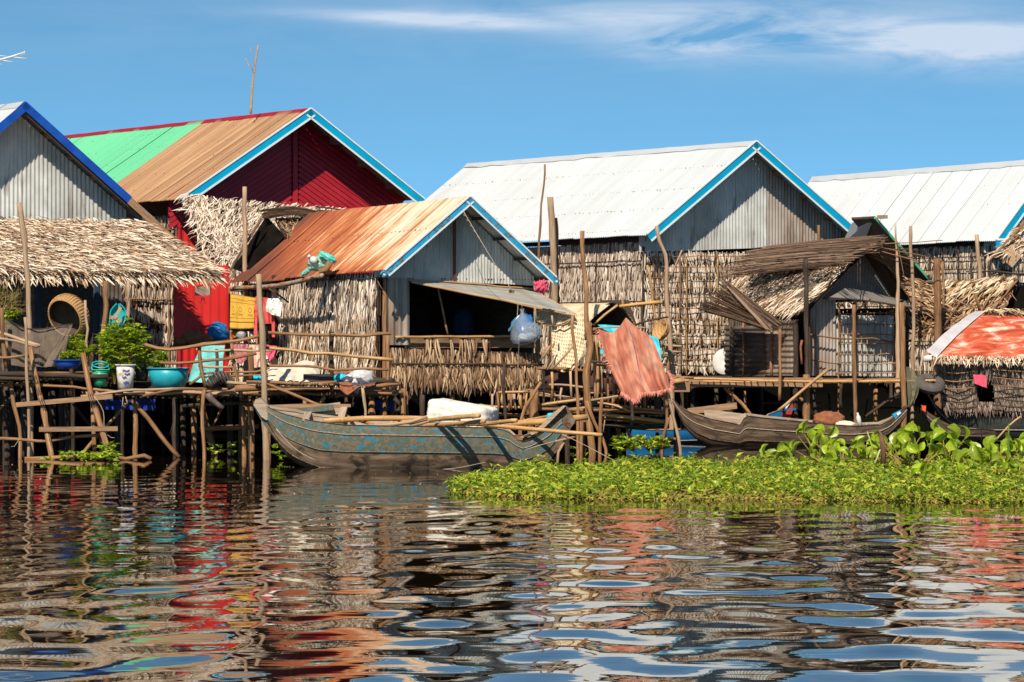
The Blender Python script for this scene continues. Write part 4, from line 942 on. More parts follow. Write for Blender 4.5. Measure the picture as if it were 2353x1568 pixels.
thatch(R2, 'palm_leaves', P((2080, 715), 78.0), P((2130, 740), 77.8), P((2125, 765), 77.3), P((2075, 745), 77.4), thatch_sun, 4, 16, .35, .05, skew=.9, jit=.4, outn=V((0, -1, .5)), lift=.1)
pole(R2, [P((2075, 725), 77), P((2140, 748), 77)], .03, 'eave_pole', bamboo)
R3 = thing('leaf_roof', 'palm leaf roof cut off by the right edge of the picture below the blue trim', 'roof', P((2340, 560), 80))
thatch(R3, 'palm_leaves', P((2362, 508), 81.5), P((2520, 500), 81.5), P((2520, 585), 79.8), P((2285, 588), 79.8), thatch_sun, 12, 60, .32, .042, skew=-.3, jit=.3, outn=V((0, -1, .5)), lift=.08)
for a, b_ in (((2355, 512), (2272, 600)), ((2274, 582), (2420, 580)), ((2276, 592), (2420, 582))): pole(R3, [P(a, 80.5), P(b_, 79.5)], .03, 'roof_pole', wood)
mb = MB(); o_ = P(b5(1740, 880), 79.6); mb.box(o_-V((.2, 0, 0)), V((.22, 0, .26)), V((.24, 0, -.2)), V((0, .3, 0))); mb.build('beam_end', wood_pale, R3)
# standing poles ---------------------------------------------------------------
TP = 'tall poles'
single_pole('standing_pole', 'pointed bleached post with burnt tip, right of the brown stick ridge', b5, [(780, 580), (785, 640), (792, 800), (800, 1010)], 75.4, .02, TP, mat=wood_pale, r1=.075, deep=.9)
single_pole('standing_pole', 'slim straight post against the far white roof, next to the burnt tipped post', b5, [(905, 610), (912, 850), (925, 1080)], 75.6, .04, TP, mat=wood_pale, r1=.05, deep=-.5)
single_pole('standing_pole', 'thick square cut post standing left of the straw coloured roof panel', b5, [(1125, 880), (1128, 1080), (1132, 1240)], 76.2, .09, TP, mat=wood, r1=.095, deep=.5)
single_pole('standing_pole', 'thin crooked stake beside the thick square cut post', b5, [(1170, 905), (1180, 1000), (1185, 1110)], 77.5, .03, TP, deep=2.3)
single_pole('standing_pole', 'pale post crossing the far leaf wall and the edge of the white roof', b5, [(1460, 675), (1470, 850), (1485, 1080)], 79.0, .05, TP, mat=wood_pale, r1=.06, deep=1.4)
single_pole('cross_pole', 'dark thin pole laid level across the far leaf wall', b5, [(1480, 988), (1650, 990), (1880, 1005)], 79.0, .025, None, mat=wood_dark)
single_pole('standing_pole', 'forked weathered post in front of the white house corner', b3, [(192, 738), (215, 860), (262, 960), (268, 1100), (270, 1300), (288, 1500), (300, 1700), (310, 1880)], 75.2, .045, TP, mat=wood_pale, r1=.075, deep=-.5)
single_pole('leaning_stick', 'bare leaning stick behind the forked weathered post', b3, [(390, 925), (340, 1040), (290, 1150), (240, 1230), (185, 1310)], 75.6, .022, None, mat=wood_pale)
single_pole('standing_pole', 'thin bamboo leaning left of the forked weathered post', b3, [(118, 1040), (150, 1200), (175, 1400), (190, 1600), (215, 1850)], 75.0, .03, TP, mat=bamboo)
single_pole('standing_pole', 'short red brown post top showing against the brown half of the grey gable', b3, [(1435, 732), (1440, 870)], 77.5, .04, TP, deep=3.2)
single_pole('standing_pole', 'thin bent pole rising high against the white roof', lambda x, y: (x, y), [(1252, 378), (1247, 450), (1240, 540), (1236, 640)], 72.5, .022, TP, r1=.04, deep=-.5)
single_pole('standing_pole', 'thickest grey post with a sawn top in front of the white roof', b1, [(1605, 245), (1618, 450), (1632, 700), (1640, 1180)], 72.4, .078, TP, mat=wood_pale, r1=.085, deep=-.5)
single_pole('standing_pole', 'slimmer post tied behind the thickest grey post', b1, [(1660, 432), (1665, 600), (1672, 900)], 72.7, .03, TP, r1=.05, deep=-.5)
single_pole('standing_pole', 'knotty crooked post of the pig pen, tall beside the faded red cloth', b1, [(1900, 555), (1902, 680), (1918, 850), (1935, 1100), (1940, 1300), (1945, 1560), ], 66.8, .048, TP, mat=wood, r1=.05)
single_pole('standing_pole', 'thick lower trunk of the knotty pen post', b2, [(1480, -10), (1500, 200), (1470, 420), (1475, 700), (1495, 950), (1530, 1285)], 66.7, .075, TP, mat=wood, r1=.085, deep=-.5)
single_pole('standing_pole', 'thin wavy pole left of the knotty pen post, below the flap tip', c3, [(575, 330), (572, 500), (590, 700), (610, 900), (620, 1200), (640, 1560)], 66.2, .035, TP, deep=-.5)
single_pole('standing_pole', 'tall bleached pole at the left in front of the long leaf awning', q1, [(150, 900), (165, 1050), (185, 1150), (203, 1400), (218, 1600), (225, 1900), (240, 2200)], 64.9, .06, TP, mat=wood_pale, r1=.05, deep=-.5)
single_pole('standing_pole', 'slender peeled pole from the water up past the fishing net', q2, [(187, 335), (195, 500), (205, 800), (222, 1000), (215, 1400)], 63.5, .034, TP, mat=wood_pale, r1=.038, deep=-.5)
single_pole('standing_pole', 'pale post with flat sawn top below the rusty eave, holding the rails', q3, [(415, 800), (420, 950), (432, 1100), (440, 1250), (450, 1500), (462, 1750), (475, 2100)], 63.0, .062, TP, mat=wood_pale, r1=.075, deep=-.5)
single_pole('standing_pole', 'short pale post hung with cord beside the green basket scoop', q2, [(975, 55), (980, 250), (975, 470), (975, 700)], 66.3, .045, TP, mat=wood_pale, deep=.9)
single_pole('standing_pole', 'dark crooked awning post left of the hanging green scoop', q2, [(805, 60), (812, 250), (790, 420), (780, 700)], 66.7, .06, TP, mat=wood, deep=-.5)
single_pole('standing_pole', 'forked pale stick holding the round basket', q2, [(650, 210), (655, 330), (672, 430), (662, 520), (680, 700)], 64.6, .03, TP, mat=wood_pale, deep=1.1)
single_pole('standing_pole', 'stump seen through the round basket opening', q2, [(505, 230), (512, 360), (535, 460), (545, 620)], 65.6, .05, TP, mat=wood, deep=1.1)
BP = thing('bamboo_mast', 'tall thin bamboo mast standing on the ridge of the red house', 'mast', P((577, 256), 81.6))
pole(BP, [P((576, 262), 81.6), P((580, 200), 81.6), (P((587, 150), 81.6)), P((593, 104), 81.6)], .035, 'pole', bamboo, r1=.016, bam=True)
for a, b_ in (((585, 165), (563, 135)), ((584, 170), (568, 145)), ((586, 158), (575, 110))): pole(BP, [P(a, 81.6), P(b_, 81.5)], .008, 'twig', bamboo, n=4)
AN = thing('tv_antenna', 'white metal rod antenna poking in at the top left of the picture', 'antenna', P((-40, 150), 70))
def q7(x, y): return (x*.13333, 78.4+y*.13333)
pole(AN, PP(q7, [(430, 315), (200, 390), (-300, 520)], 70), .022, 'boom', metal_white, wob=0)
for (a, b_) in (((460, 425), (200, 395)), ((230, 487), (0, 445)), ((38, 525), (-200, 490)), ((-200, 360), (110, 385)), ((355, 378), (430, 310)), ((440, 350), (395, 340)), ((420, 295), (435, 345))): pole(AN, PP(q7, [a, b_], 70), .010, 'rod', metal_white, wob=0, n=6)
pole(AN, [P((-40, 150), 70), P((-40, 300), 70.5)], .03, 'mast', metal_white, wob=0)
# ================================================================== jetties
J = thing('jetty', 'stilted walkway of rough poles with potted plants in front of the grey house', 'jetty', P((300, 900), 65)*1)
zj = 1.20; zu = 1.52
# lower deck (pots) and upper deck (far left), poles laid along the shore and joists underneath
for i in range(26):
    y = 64.15+i*.17; a = P((215 if i < 22 else 380, 900), y); b_ = P((900, 900), y); 
    z = zj-.015*(i % 2)-random.uniform(0, .015)
    mid = lerp(a, b_, random.uniform(.35, .6))
    pole(J, [V((a.x-random.uniform(0, .25), y, z)), V((mid.x, y+random.uniform(-.05, .05), z+random.uniform(-.03, .01)))], .035, 'deck_pole', wood if i else wood_pale, n=6, wob=.02)
    pole(J, [V((mid.x-.1, y+.05, z-.01)), V((b_.x+random.uniform(-.1, .25), y, z))], .035, 'deck_pole', wood, n=6, wob=.02)
for i in range(22):
    y = 64.1+i*.2; a = P((-60, 850), y); b_ = P((248, 850), y); z = zu-.02*(i % 2)
    pole(J, [V((a.x, y, z)), V((b_.x-random.uniform(0, .3), y, z+random.uniform(-.02, .02)))], .03, 'deck_pole', bamboo if i < 2 else wood, n=6, wob=.015)
for i in range(46):
    u = lerp(-50, 245, i/45); p = P((u, 860), 64.0); pole(J, [V((p.x, 64.0+random.uniform(-.04, .1), zu-.09)), V((p.x+random.uniform(-.15, .15), 68, zu-.08))], .028, 'joist', wood_dark, n=5)
for i in range(40):
    u = lerp(240, 890, i/39); p = P((u, 900), 64.1); pole(J, [V((p.x, 64.05+random.uniform(-.04, .1), zj-.09)), V((p.x+random.uniform(-.15, .15), 68.5, zj-.08))], .028, 'joist', wood_dark, n=5)
for f, pts, Y, r_, m_, nm in (
    (q2, [(-150, 770), (830, 792)], 63.95, .055, wood_dark, 'beam'), (q2, [(-150, 800), (280, 815)], 63.9, .04, wood_dark, 'beam'), (q2, [(330, 862), (560, 870), (650, 888), (940, 915)], 63.9, .03, wood, 'edge_pole'),
    (q2, [(620, 945), (950, 905), (1410, 885)], 63.85, .028, wood_pale, 'edge_pole'), (q2, [(1090, 940), (1330, 895), (1560, 888), (1700, 885)], 63.8, .030, wood, 'edge_pole'), (q2, [(720, 895), (1000, 925), (1110, 915)], 63.95, .03, wood_pale, 'edge_pole'),
    (q2, [(-100, 860), (200, 855), (400, 860)], 64.3, .04, wood, 'beam'),
    (q2, [(1390, 1022), (1740, 1002), (1980, 990)], 64.3, .042, wood_dark, 'brace'), (q2, [(1530, 1198), (1980, 1178)], 65.3, .06, wood, 'brace'),
    (q2, [(85, 820), (105, 1000), (155, 1270)], 64.2, .045, wood, 'stilt'), (q2, [(35, 1000), (-120, 1180)], 64.5, .03, wood, 'brace'), (q2, [(190, 860), (-60, 1120)], 64.8, .05, wood_dark, 'brace'),
    (q2, [(515, 880), (518, 1390)], 66.2, .07, wood_dark, 'stilt'), (q2, [(560, 1000), (620, 1090), (690, 1175)], 65.2, .035, wood_dark, 'brace'), (q2, [(700, 900), (715, 1100), (722, 1400)], 64.4, .045, wood, 'stilt'),
    (q2, [(1025, 930), (1040, 1200), (1035, 1420)], 64.3, .058, wood, 'stilt'), (q2, [(1000, 965), (1130, 1120), (1270, 1300), (1370, 1410)], 64.2, .05, wood, 'brace'), (q2, [(965, 1010), (800, 1190), (620, 1400)], 64.6, .038, wood, 'brace'),
    (q2, [(1480, 1020), (1485, 1340)], 66.5, .06, wood, 'stilt'), (q2, [(1520, 900), (1560, 1100), (1640, 1370)], 65.6, .08, wood, 'stilt'), (q2, [(1880, 980), (1885, 1340)], 65.4, .05, wood, 'stilt'), (q2, [(1720, 980), (1630, 1170)], 66, .025, wood, 'brace'),
    (q2, [(45, 900), (60, 1390)], 66, .07, wood_dark, 'stilt'), (q2, [(190, 850), (195, 1390)], 66.4, .1, wood_dark, 'stilt'), (q2, [(400, 900), (400, 1380)], 67, .08, wood_dark, 'stilt'), (q2, [(1400, 900), (1400, 1380)], 66.8, .06, wood_dark, 'stilt'), (q2, [(1760, 900), (1760, 1350)], 66.8, .06, wood_dark, 'stilt'), (q2, [(1350, 960), (1360, 1360)], 65.4, .03, wood_dark, 'stilt'),
    (q2, [(1565, 880), (1552, 1100), (1565, 1425)], 63.8, .042, wood, 'stilt')):
    pp = PP(f, pts, Y)
    if nm == 'stilt': pp.append(V((pp[-1].x, pp[-1].y, -.5)))
    pole(J, pp, r_, nm, m_)
for f, pts, Y, r_, m_ in (
    (q2, [(1100, 545), (1200, 572), (1300, 592), (1420, 580), (1560, 555), (1760, 525), (1900, 505), (2010, 470)], 63.7, .038, wood), (q2, [(1225, 688), (1300, 690), (1540, 682), (1800, 655), (1960, 620)], 63.8, .034, wood),
    (q2, [(1500, 585), (1580, 598), (1760, 592), (2080, 600)], 64.4, .025, wood_pale), (q2, [(1510, 645), (1560, 665)], 64.4, .022, wood_pale), (q2, [(1515, 712), (1600, 720), (1790, 725)], 64.4, .025, wood_pale), (q2, [(1530, 778), (1700, 760), (1960, 752), (2060, 730)], 64.0, .024, wood), (q2, [(1560, 800), (1700, 795), (2060, 770)], 64.8, .022, wood),
    (q2, [(1530, 565), (1545, 720), (1580, 870)], 63.8, .04, wood), (q2, [(1770, 505), (1800, 700), (1850, 960)], 63.9, .032, wood), (q2, [(1655, 580), (1660, 800)], 65, .035, wood_dark), (q2, [(1910, 570), (1920, 830)], 65, .07, wood), (q2, [(1560, 770), (1450, 855)], 63.8, .03, wood),
    (q2, [(-60, 440), (100, 490), (250, 540), (305, 552)], 64.4, .04, wood_pale), (q2, [(-60, 500), (120, 525), (290, 560)], 64.3, .028, wood_pale), (q2, [(-60, 650), (60, 645), (190, 632)], 64.3, .025, wood),
    (q2, [(10, 270), (22, 450), (55, 730)], 64.4, .05, wood), (q2, [(-40, 460), (60, 560), (190, 740)], 65.0, .05, wood), (q2, [(-60, 560), (60, 640), (165, 730)], 65.2, .06, wood_dark),
    (q2, [(690, 600), (740, 690)], 65, .015, wood)):
    pole(J, PP(f, pts, Y), r_, 'rail', m_, wob=.018)
# rails and front deck before the hut
J2 = thing('jetty', 'pole deck with three rails in front of the palm leaf wall of the rusty hut', 'jetty', P((750, 880), 64))
for f, pts, Y, r_, m_, nm in (
    (q3, [(405, 1238), (600, 1243), (800, 1255), (1000, 1262), (1200, 1268), (1330, 1252), (1425, 1250)], 63.2, .034, wood, 'rail'), (q3, [(455, 1355), (700, 1375), (830, 1400), (950, 1402), (1200, 1425), (1440, 1450)], 63.2, .036, bamboo, 'rail'),
    (q3, [(455, 1500), (700, 1497), (850, 1505), (980, 1530), (1200, 1512), (1410, 1520)], 63.2, .028, wood, 'rail'), (q3, [(975, 1235), (970, 1400), (972, 1740)], 63.4, .045, wood_dark, 'rail_post'), (q3, [(1400, 1260), (1400, 1700)], 65.2, .045, wood, 'rail_post'),
    (q4, [(200, 530), (380, 545), (560, 560), (650, 560)], 63.2, .032, wood_pale, 'edge_pole'), (q4, [(380, 530), (600, 535), (800, 545), (1200, 560)], 63.15, .03, wood, 'edge_pole'), (q4, [(280, 600), (520, 590)], 63.6, .07, wood, 'beam'),
    (q4, [(1195, 665), (1400, 615), (1560, 575), (1680, 550), (1800, 545)], 63.6, .045, wood, 'edge_pole'), (q4, [(430, 660), (435, 900)], 64.6, .06, wood, 'stilt'), (q4, [(345, 750), (360, 1100)], 64.8, .05, wood, 'stilt'), (q4, [(595, 620), (592, 760)], 64.4, .035, wood, 'stilt'),
    (q4, [(1455, 585), (1470, 740), (1478, 900)], 62.0, .03, wood_pale, 'stilt'), (q4, [(1820, 590), (1825, 850)], 66.0, .065, wood, 'stilt'), (q4, [(1850, 620), (1855, 760)], 66.4, .04, wood, 'stilt'), (q4, [(1100, 670), (1000, 800)], 64, .04, bamboo, 'brace'),
    (q4, [(900, 760), (905, 900)], 67, .05, wood_dark, 'stilt'), (q4, [(1300, 650), (1300, 900)], 67, .06, wood_dark, 'stilt'), (q4, [(1700, 640), (1850, 800)], 67, .05, wood_dark, 'brace'), (q4, [(1890, 660), (1720, 860)], 66.8, .05, wood_dark, 'brace'), (q4, [(2000, 650), (2000, 850)], 67, .06, wood_dark, 'stilt')):
    pp = PP(f, pts, Y)
    if nm == 'stilt': pp.append(V((pp[-1].x, pp[-1].y, -.5)))
    pole(J2, pp, r_, nm, m_)
for i in range(19):
    y = 63.3+i*.17; z = zv(877, 63.2)-.02*(i % 2)-random.uniform(0, .02); a, b_ = P((585, 880), y), P((770 if i < 5 else 900, 880), y)
    pole(J2, [V((a.x, y, z)), V((lerp(a, b_, .5).x, y+.03, z-.02)), V((b_.x+random.uniform(-.2, .1), y, z))], .033, 'deck_pole', wood_dark if i else wood, n=6, wob=.02)
for i in range(30):
    u = lerp(590, 775, i/29); p = P((u, 885), 63.2); pole(J2, [V((p.x, 63.1+random.uniform(0, .1), z-.05)), V((p.x, 66, z-.05))], .026, 'joist', wood_dark, n=5)
lash(J2, P(q3(430, 1245), 63.1), .07, UP); lash(J2, P(q3(440, 1360), 63.1), .075, UP); lash(J2, P(q3(975, 1260), 63.2), .05, UP)
# ladder ------------------------------------------------------------
LD = thing('ladder', 'broad ladder of two leaning trunks and nailed slats standing in the water', 'ladder', P((150, 1045), 63.3))
pole(LD, PP(q2, [(232, 570, 64.1), (250, 690, 63.9), (280, 800, 63.8), (315, 960, 63.6), (345, 1150, 63.4), (405, 1470, 63)], 0), .052, 'rail', wood, r1=.065)
pole(LD, PP(q2, [(632, 620, 64.1), (660, 760, 63.9), (700, 930, 63.7), (735, 1050, 63.5), (785, 1220, 63.3), (860, 1460, 63)], 0), .06, 'rail', wood, r1=.07)
for a, b_, Y in (((122, 1010), (862, 945), 63.45), ((300, 1198), (902, 1192), 63.25)):
    p, q = P(q2(*a), Y), P(q2(*b_), Y); mb = MB(); mb.bar(p, q, .05, .085); mb.build('rung', plank, LD)
pole(LD, PP(q2, [(-60, 1272), (120, 1275), (380, 1282), (560, 1258), (770, 1240)], 63.4), .035, 'rung', wood)
pole(LD, PP(q2, [(190, 1425), (450, 1412), (870, 1398)], 63.05), .045, 'rung', wood); pole(LD, PP(q2, [(870, 1405), (960, 1425), (1100, 1400), (1155, 1425)], 62.9), .042, 'rung', wood, r1=.05)
for x, y in ((325, 985), (700, 955), (345, 1195), (800, 1190), (270, 820)): lash(LD, P(q2(x, y), 63.4), .075, V((1, 0, .3)))
cord(LD, PP(q2, [(720, 940), (790, 1060), (800, 1200), (850, 1260), (878, 1262)], 63.3), .007); cord(LD, PP(q2, [(360, 1230), (410, 1400), (430, 1480)], 63.1), .006); cord(LD, PP(q2, [(150, 1270), (110, 1330), (85, 1330)], 63.2), .006)
for pts in ([(940, 950), (935, 1010), (960, 1030)], [(960, 945), (975, 1000), (950, 1000)], [(1320, 980), (1325, 1140), (1300, 1240)], [(1200, 950), (1180, 1000)]): cord(J, PP(q2, pts, 63.9), .008, rope_dark if pts[0][0] > 1000 else rope_m, 'cord')

# ================================================================== pig pen
PN = thing('pen', 'pen of upright stakes and poles on stilts, holding two pigs', 'pen', P((1380, 940), 68))
zp = .86
def PNp(f, pts, Y, r_, m_=None, nm='rail', bam=False): return pole(PN, PP(f, pts, Y), r_, nm, m_, bam=bam)
for pts, Y, r_, m_, bam in (
    ([(1010, 748), (1200, 722), (1440, 690), (1530, 680)], 66.9, .036, bamboo, 1), ([(480, 740), (600, 757), (930, 768)], 67.4, .03, bamboo, 1), ([(930, 783), (1200, 788), (1300, 785), (1520, 762)], 67.2, .028, bamboo, 1),
    ([(1045, 560), (1300, 560), (1460, 578), (1590, 584)], 67.2, .026, wood_pale, 0), ([(660, 626), (900, 622), (1125, 612)], 67.0, .03, bamboo, 1), ([(1020, 408), (1200, 412), (1450, 420)], 67.6, .035, wood, 0),
    ([(1510, 702), (1650, 678), (1820, 652)], 66.6, .025, wood_pale, 0), ([(1570, 722), (1720, 750), (1870, 800)], 66.6, .02, bamboo, 0), ([(1640, 735), (1900, 775), (2200, 797)], 66.9, .025, wood, 0), ([(1505, 345), (1620, 352), (1720, 372)], 66.6, .03, wood_dark, 0), ([(1560, 372), (1660, 382), (1770, 420)], 66.7, .028, wood, 0),
    ([(1600, 830), (1900, 860), (2190, 900)], 67.0, .045, bamboo, 1), ([(1600, 870), (1900, 900), (2190, 925)], 67.4, .04, wood, 0), ([(1600, 935), (1900, 940), (2200, 935)], 67.3, .05, wood_dark, 0), ([(1500, 500), (1790, 510)], 69.5, .03, bamboo, 0), ([(1720, 690), (2230, 690)], 67.8, .04, wood, 0),
    ([(560, 820), (950, 850)], 67.6, .045, wood, 0), ([(1340, 830), (1470, 830)], 68, .04, wood, 0), ([(2090, 1080), (2330, 1050)], 68.5, .04, wood, 0)):
    PNp(b2, pts, Y, r_, m_, 'rail', bool(bam))
sk = [(1075, 430, 745), (1150, 440, 740), (1235, 585, 705), (1325, 430, 695), (1545, 160, 690), (1520, 60, 360), (1560, 100, 700), (1610, 400, 700), (1660, 400, 730), (1712, 430, 790), (600, 640, 800), (655, 625, 850), (692, 640, 740), (752, 640, 800), (775, 640, 790), (815, 640, 790), (862, 650, 780), (892, 650, 760)]
for i, (x, y0, y1) in enumerate(sk): PNp(b2, [(x+random.uniform(-8, 8), y0), (x+random.uniform(-10, 10), (y0+y1)/2), (x+random.uniform(-5, 12), y1)], 67.0+.2*(i % 2), random.uniform(.022, .036), random.choice((wood, wood_pale, bamboo)), 'stake')
for i in range(17): x = 1730+i*30; PNp(b2, [(x, 560), (x+random.uniform(-8, 14), 810)], 67.2+.25*(i % 3), random.uniform(.02, .034), random.choice((wood, wood, wood_dark)), 'stake')
for i in range(14): x = 1060+i*34; PNp(b2, [(x, 400+random.uniform(-20, 20)), (x+random.uniform(-8, 8), 760)], 70.4, .028, wood_dark, 'stake')
for i in range(12): x = 1480+i*22; PNp(b2, [(x, 60+i*30), (x+random.uniform(-6, 14), 420)], 68.0, random.uniform(.018, .026), random.choice((wood, wood_dark)), 'stake')
PNp(b2, [(1880, 690), (1888, 830), (1889, 890)], 66.5, .035, wood_pale, 'stake')
for pts, Y, r_, m_ in (([(1612, 690), (1600, 850), (1592, 1240)], 66.4, .042, wood), ([(1465, 705), (1540, 900), (1645, 1145)], 66.5, .038, wood), ([(1420, 860), (1415, 1240)], 67, .045, wood), ([(1445, 880), (1450, 1240)], 67.2, .035, wood), ([(1760, 960), (1775, 1150)], 68, .05, wood),
                       ([(2120, 620), (2130, 820)], 67, .05, wood_dark), ([(2215, 350), (2205, 620), (2210, 900), (2172, 1120)], 66.4, .035, wood), ([(2212, 620), (2260, 850), (2330, 1155)], 66.3, .036, wood_pale), ([(2235, 860), (2190, 1000), (2170, 1125)], 66.3, .034, wood), ([(985, 600), (985, 880)], 66.6, .10, wood), ([(715, 370), (705, 600), (722, 870)], 66.0, .035, wood_dark), ([(1045, 540), (960, 680), (862, 890)], 66.2, .035, wood), ([(2290, 950), (2290, 1200)], 69, .06, wood), ([(2120, 950), (2120, 1180)], 69, .05, wood_dark), ([(1140, 800), (1140, 1000)], 69, .06, wood_dark), ([(1660, 950), (1660, 1150)], 69.5, .07, wood_dark)):
    pp = PP(b2, pts, Y); pp.append(V((pp[-1].x, pp[-1].y, -.5)) if pts[-1][1] > 880 else pp[-1]-UP*.02); pole(PN, pp, r_, 'stilt', m_)
mb = MB(); mb.bar(P(b2(1840, 960), 67.5), P(b2(1895, 1095), 67.3), .06, .16, V((0, -1, 0))); mb.build('brace', plank, PN)
for i in range(26):
    y = 66.9+i*.16; a, b_ = P((1215, 940), y), P((1540, 940), y); pole(PN, [V((a.x, y, zp)), V((b_.x, y, zp-.1+random.uniform(-.02, .02)))], .035, 'floor_pole', wood_dark if i else wood, n=6)
for i in range(26):
    u_ = random.uniform(1190, 1520); v_ = random.uniform(870, 985); k = random.random(); d_ = (random.uniform(30, 110), random.uniform(-16, 16)) if k < .55 else (random.uniform(-12, 12), random.uniform(30, 70)); Yc = random.uniform(66.8, 69.5)
    pole(PN, [P((u_, v_), Yc), P((u_+d_[0], v_+d_[1]), Yc+random.uniform(-.2, .3))], random.uniform(.014, .028), 'stick', random.choice((wood, wood_pale, wood_dark, bamboo)), wob=.015, n=5)
for i in range(9):   # stones and clods on the pen floor edge
    p = P(b2(1840+i*40+random.uniform(-10, 10), 812+i*3), 67.1); mb = MB(); r_ = random.uniform(.03, .06)
    G = [[p+V((math.cos(a_)*math.sin(b__), math.sin(a_)*math.sin(b__), math.cos(b__)*.7))*r_*random.uniform(.8, 1.15) for a_ in [k*2*math.pi/6 for k in range(7)]] for b__ in (0.05, .8, 1.6, 2.4, 3.1)]; mb.grid(G); mb.build('stone', wood_pale, PN)
# cow ---------------------------------------------------------------
def skin_obj(name, nodes, edges, mat, par=None, lvl=2):
    me = bpy.data.meshes.new(name); me.from_pydata([n[0] for n in nodes], edges, []); o = bpy.data.objects.new(name, me); COL.objects.link(o)
    o.modifiers.new('s', 'SKIN'); sv = me.skin_vertices[0].data
    for i, n in enumerate(nodes): r_ = n[1]; sv[i].radius = r_ if isinstance(r_, tuple) else (r_, r_)
    sv[0].use_root = True
    m = o.modifiers.new('d', 'SUBSURF'); m.levels = lvl; m.render_levels = lvl
    bpy.context.view_layer.update(); dg = bpy.context.evaluated_depsgraph_get(); m2 = bpy.data.meshes.new_from_object(o.evaluated_get(dg))
    bpy.data.objects.remove(o); m2.materials.clear(); m2.materials.append(mat); m2.polygons.foreach_set('use_smooth', [True]*len(m2.polygons))
    return m2
def pig(label, loc, rz, col, sc=1.0):
    hide = M('pig_hide', [(.3, tuple(x*.6 for x in col)), (.7, col)], (3, 3, 3), 'Object', objvar=0, bmp=.1, rough=.75)
    N = [((0, 0, .46), (.24, .25)), ((.32, 0, .47), (.24, .24)), ((.55, 0, .47), (.19, .21)), ((-.32, 0, .47), (.24, .24)), ((-.55, 0, .46), (.16, .19)),
         ((.72, 0, .46), (.15, .18)), ((.88, 0, .42), (.11, .13)), ((1.0, 0, .36), (.075, .08)), ((1.1, 0, .32), (.06, .055)), ((1.14, 0, .31), (.06, .055))]
    E = [(0, 1), (1, 2), (0, 3), (3, 4), (2, 5), (5, 6), (6, 7), (7, 8), (8, 9)]
    for sy in (-1, 1):
        b_ = len(N); N += [((.48, sy*.13, .30), (.085, .09)), ((.50, sy*.14, .16), .05), ((.48, sy*.14, .06), .035), ((.51, sy*.14, .01), .038)]; E += [(2, b_), (b_, b_+1), (b_+1, b_+2), (b_+2, b_+3)]
        b_ = len(N); N += [((-.44, sy*.13, .32), (.10, .12)), ((-.38, sy*.14, .22), .065), ((-.48, sy*.14, .12), .036), ((-.44, sy*.14, .01), .038)]; E += [(3, b_), (b_, b_+1), (b_+1, b_+2), (b_+2, b_+3)]
        b_ = len(N); N += [((.82, sy*.10, .52), (.03, .05)), ((.90, sy*.15, .46), (.05, .012))]; E += [(5, b_), (b_, b_+1)]
    b_ = len(N); N += [((-.70, 0, .52), .015), ((-.75, .03, .44), .01)]; E += [(4, b_), (b_, b_+1)]
    t = thing('pig', label, 'pig', loc, 'pigs in the pole pen'); me = skin_obj('body', N, E, hide)
    R_ = Matrix.Rotation(rz, 4, 'Z') @ Matrix.Scale(sc, 4); place('body', me, Matrix.Translation(V(loc)) @ R_, t)
    for sy in (-1, 1):
        mb = MB(); mb.tube([V((.93, sy*.075, .43)), V((.94, sy*.095, .43))], [.014, .008], 6); me, c = mb.mesh('eye', rope_dark, True, org=V((0, 0, 0))); place('eye', me, Matrix.Translation(V(loc)) @ R_, t)
    return t
pc = P((1352, 900), 68.3); pig('dark brown pig standing behind the knotty post of the pen', (pc.x, 68.3, zp+.02), math.pi, (.10, .04, .028), 1.0)
pc = P((1262, 900), 69.3); pig('reddish brown pig near the corner of the rusty roofed hut', (pc.x, 69.3, zp+.02), math.pi*.97, (.17, .065, .04), 1.0)

# mat shelter over the pen ------------------------------------------------
SHL = thing('mat_shelter', 'low arched shelter of woven palm mats over the pig pen', 'shelter', P((1340, 760), 69))
def arch(u0, v0, u1, v1, u2, v2, Y0, dx, mat, n=16, par=SHL, nm='mat_roof'):
    G = []
    for k in range(3):
        row = []
        for i in range(n+1):
            t = i/n; x = (1-t)**2*u0+2*t*(1-t)*u1+t*t*u2; y = (1-t)**2*v0+2*t*(1-t)*v1+t*t*v2
            row.append(P((x, y), Y0)+RD*dx*k/2)
        G.append(row)
    mb = MB(); mb.grid(G, lambda a, b_: (a*dx/2, b_*.12)); return mb.build(nm, mat, par, True)
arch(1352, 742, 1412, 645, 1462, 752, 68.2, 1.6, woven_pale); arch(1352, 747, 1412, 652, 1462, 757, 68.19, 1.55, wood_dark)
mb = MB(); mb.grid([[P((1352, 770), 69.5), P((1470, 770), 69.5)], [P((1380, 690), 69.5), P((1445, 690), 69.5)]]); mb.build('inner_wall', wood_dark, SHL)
pole(SHL, PP(c3, [(1185, 215), (1450, 185), (1640, 165), (1735, 160)], 67.6), .035, 'bamboo_pole', M('fresh_bamboo', [(.3, (.55, .27, .06)), (.7, (.66, .38, .12))], (8, 1, 1), 'UV', objvar=0, bmp=0, rough=.5), wob=.0)
pole(SHL, PP(c3, [(1170, 200), (1000, 330), (840, 470)], 67.5), .03, 'bamboo_pole', bamboo); pole(SHL, PP(c3, [(1230, 110), (1238, 400)], 68.5), .03, 'post', wood)
pole(SHL, PP(c3, [(800, 525), (900, 520)], 67.2), .045, 'post', wood); pole(SHL, PP(c3, [(905, 500), (1300, 490), (1520, 495)], 66.7), .018, 'line_pole', wood_pale); pole(SHL, PP(c3, [(1400, 455), (1600, 395), (1830, 355)], 67.6), .022, 'pole', wood_dark)
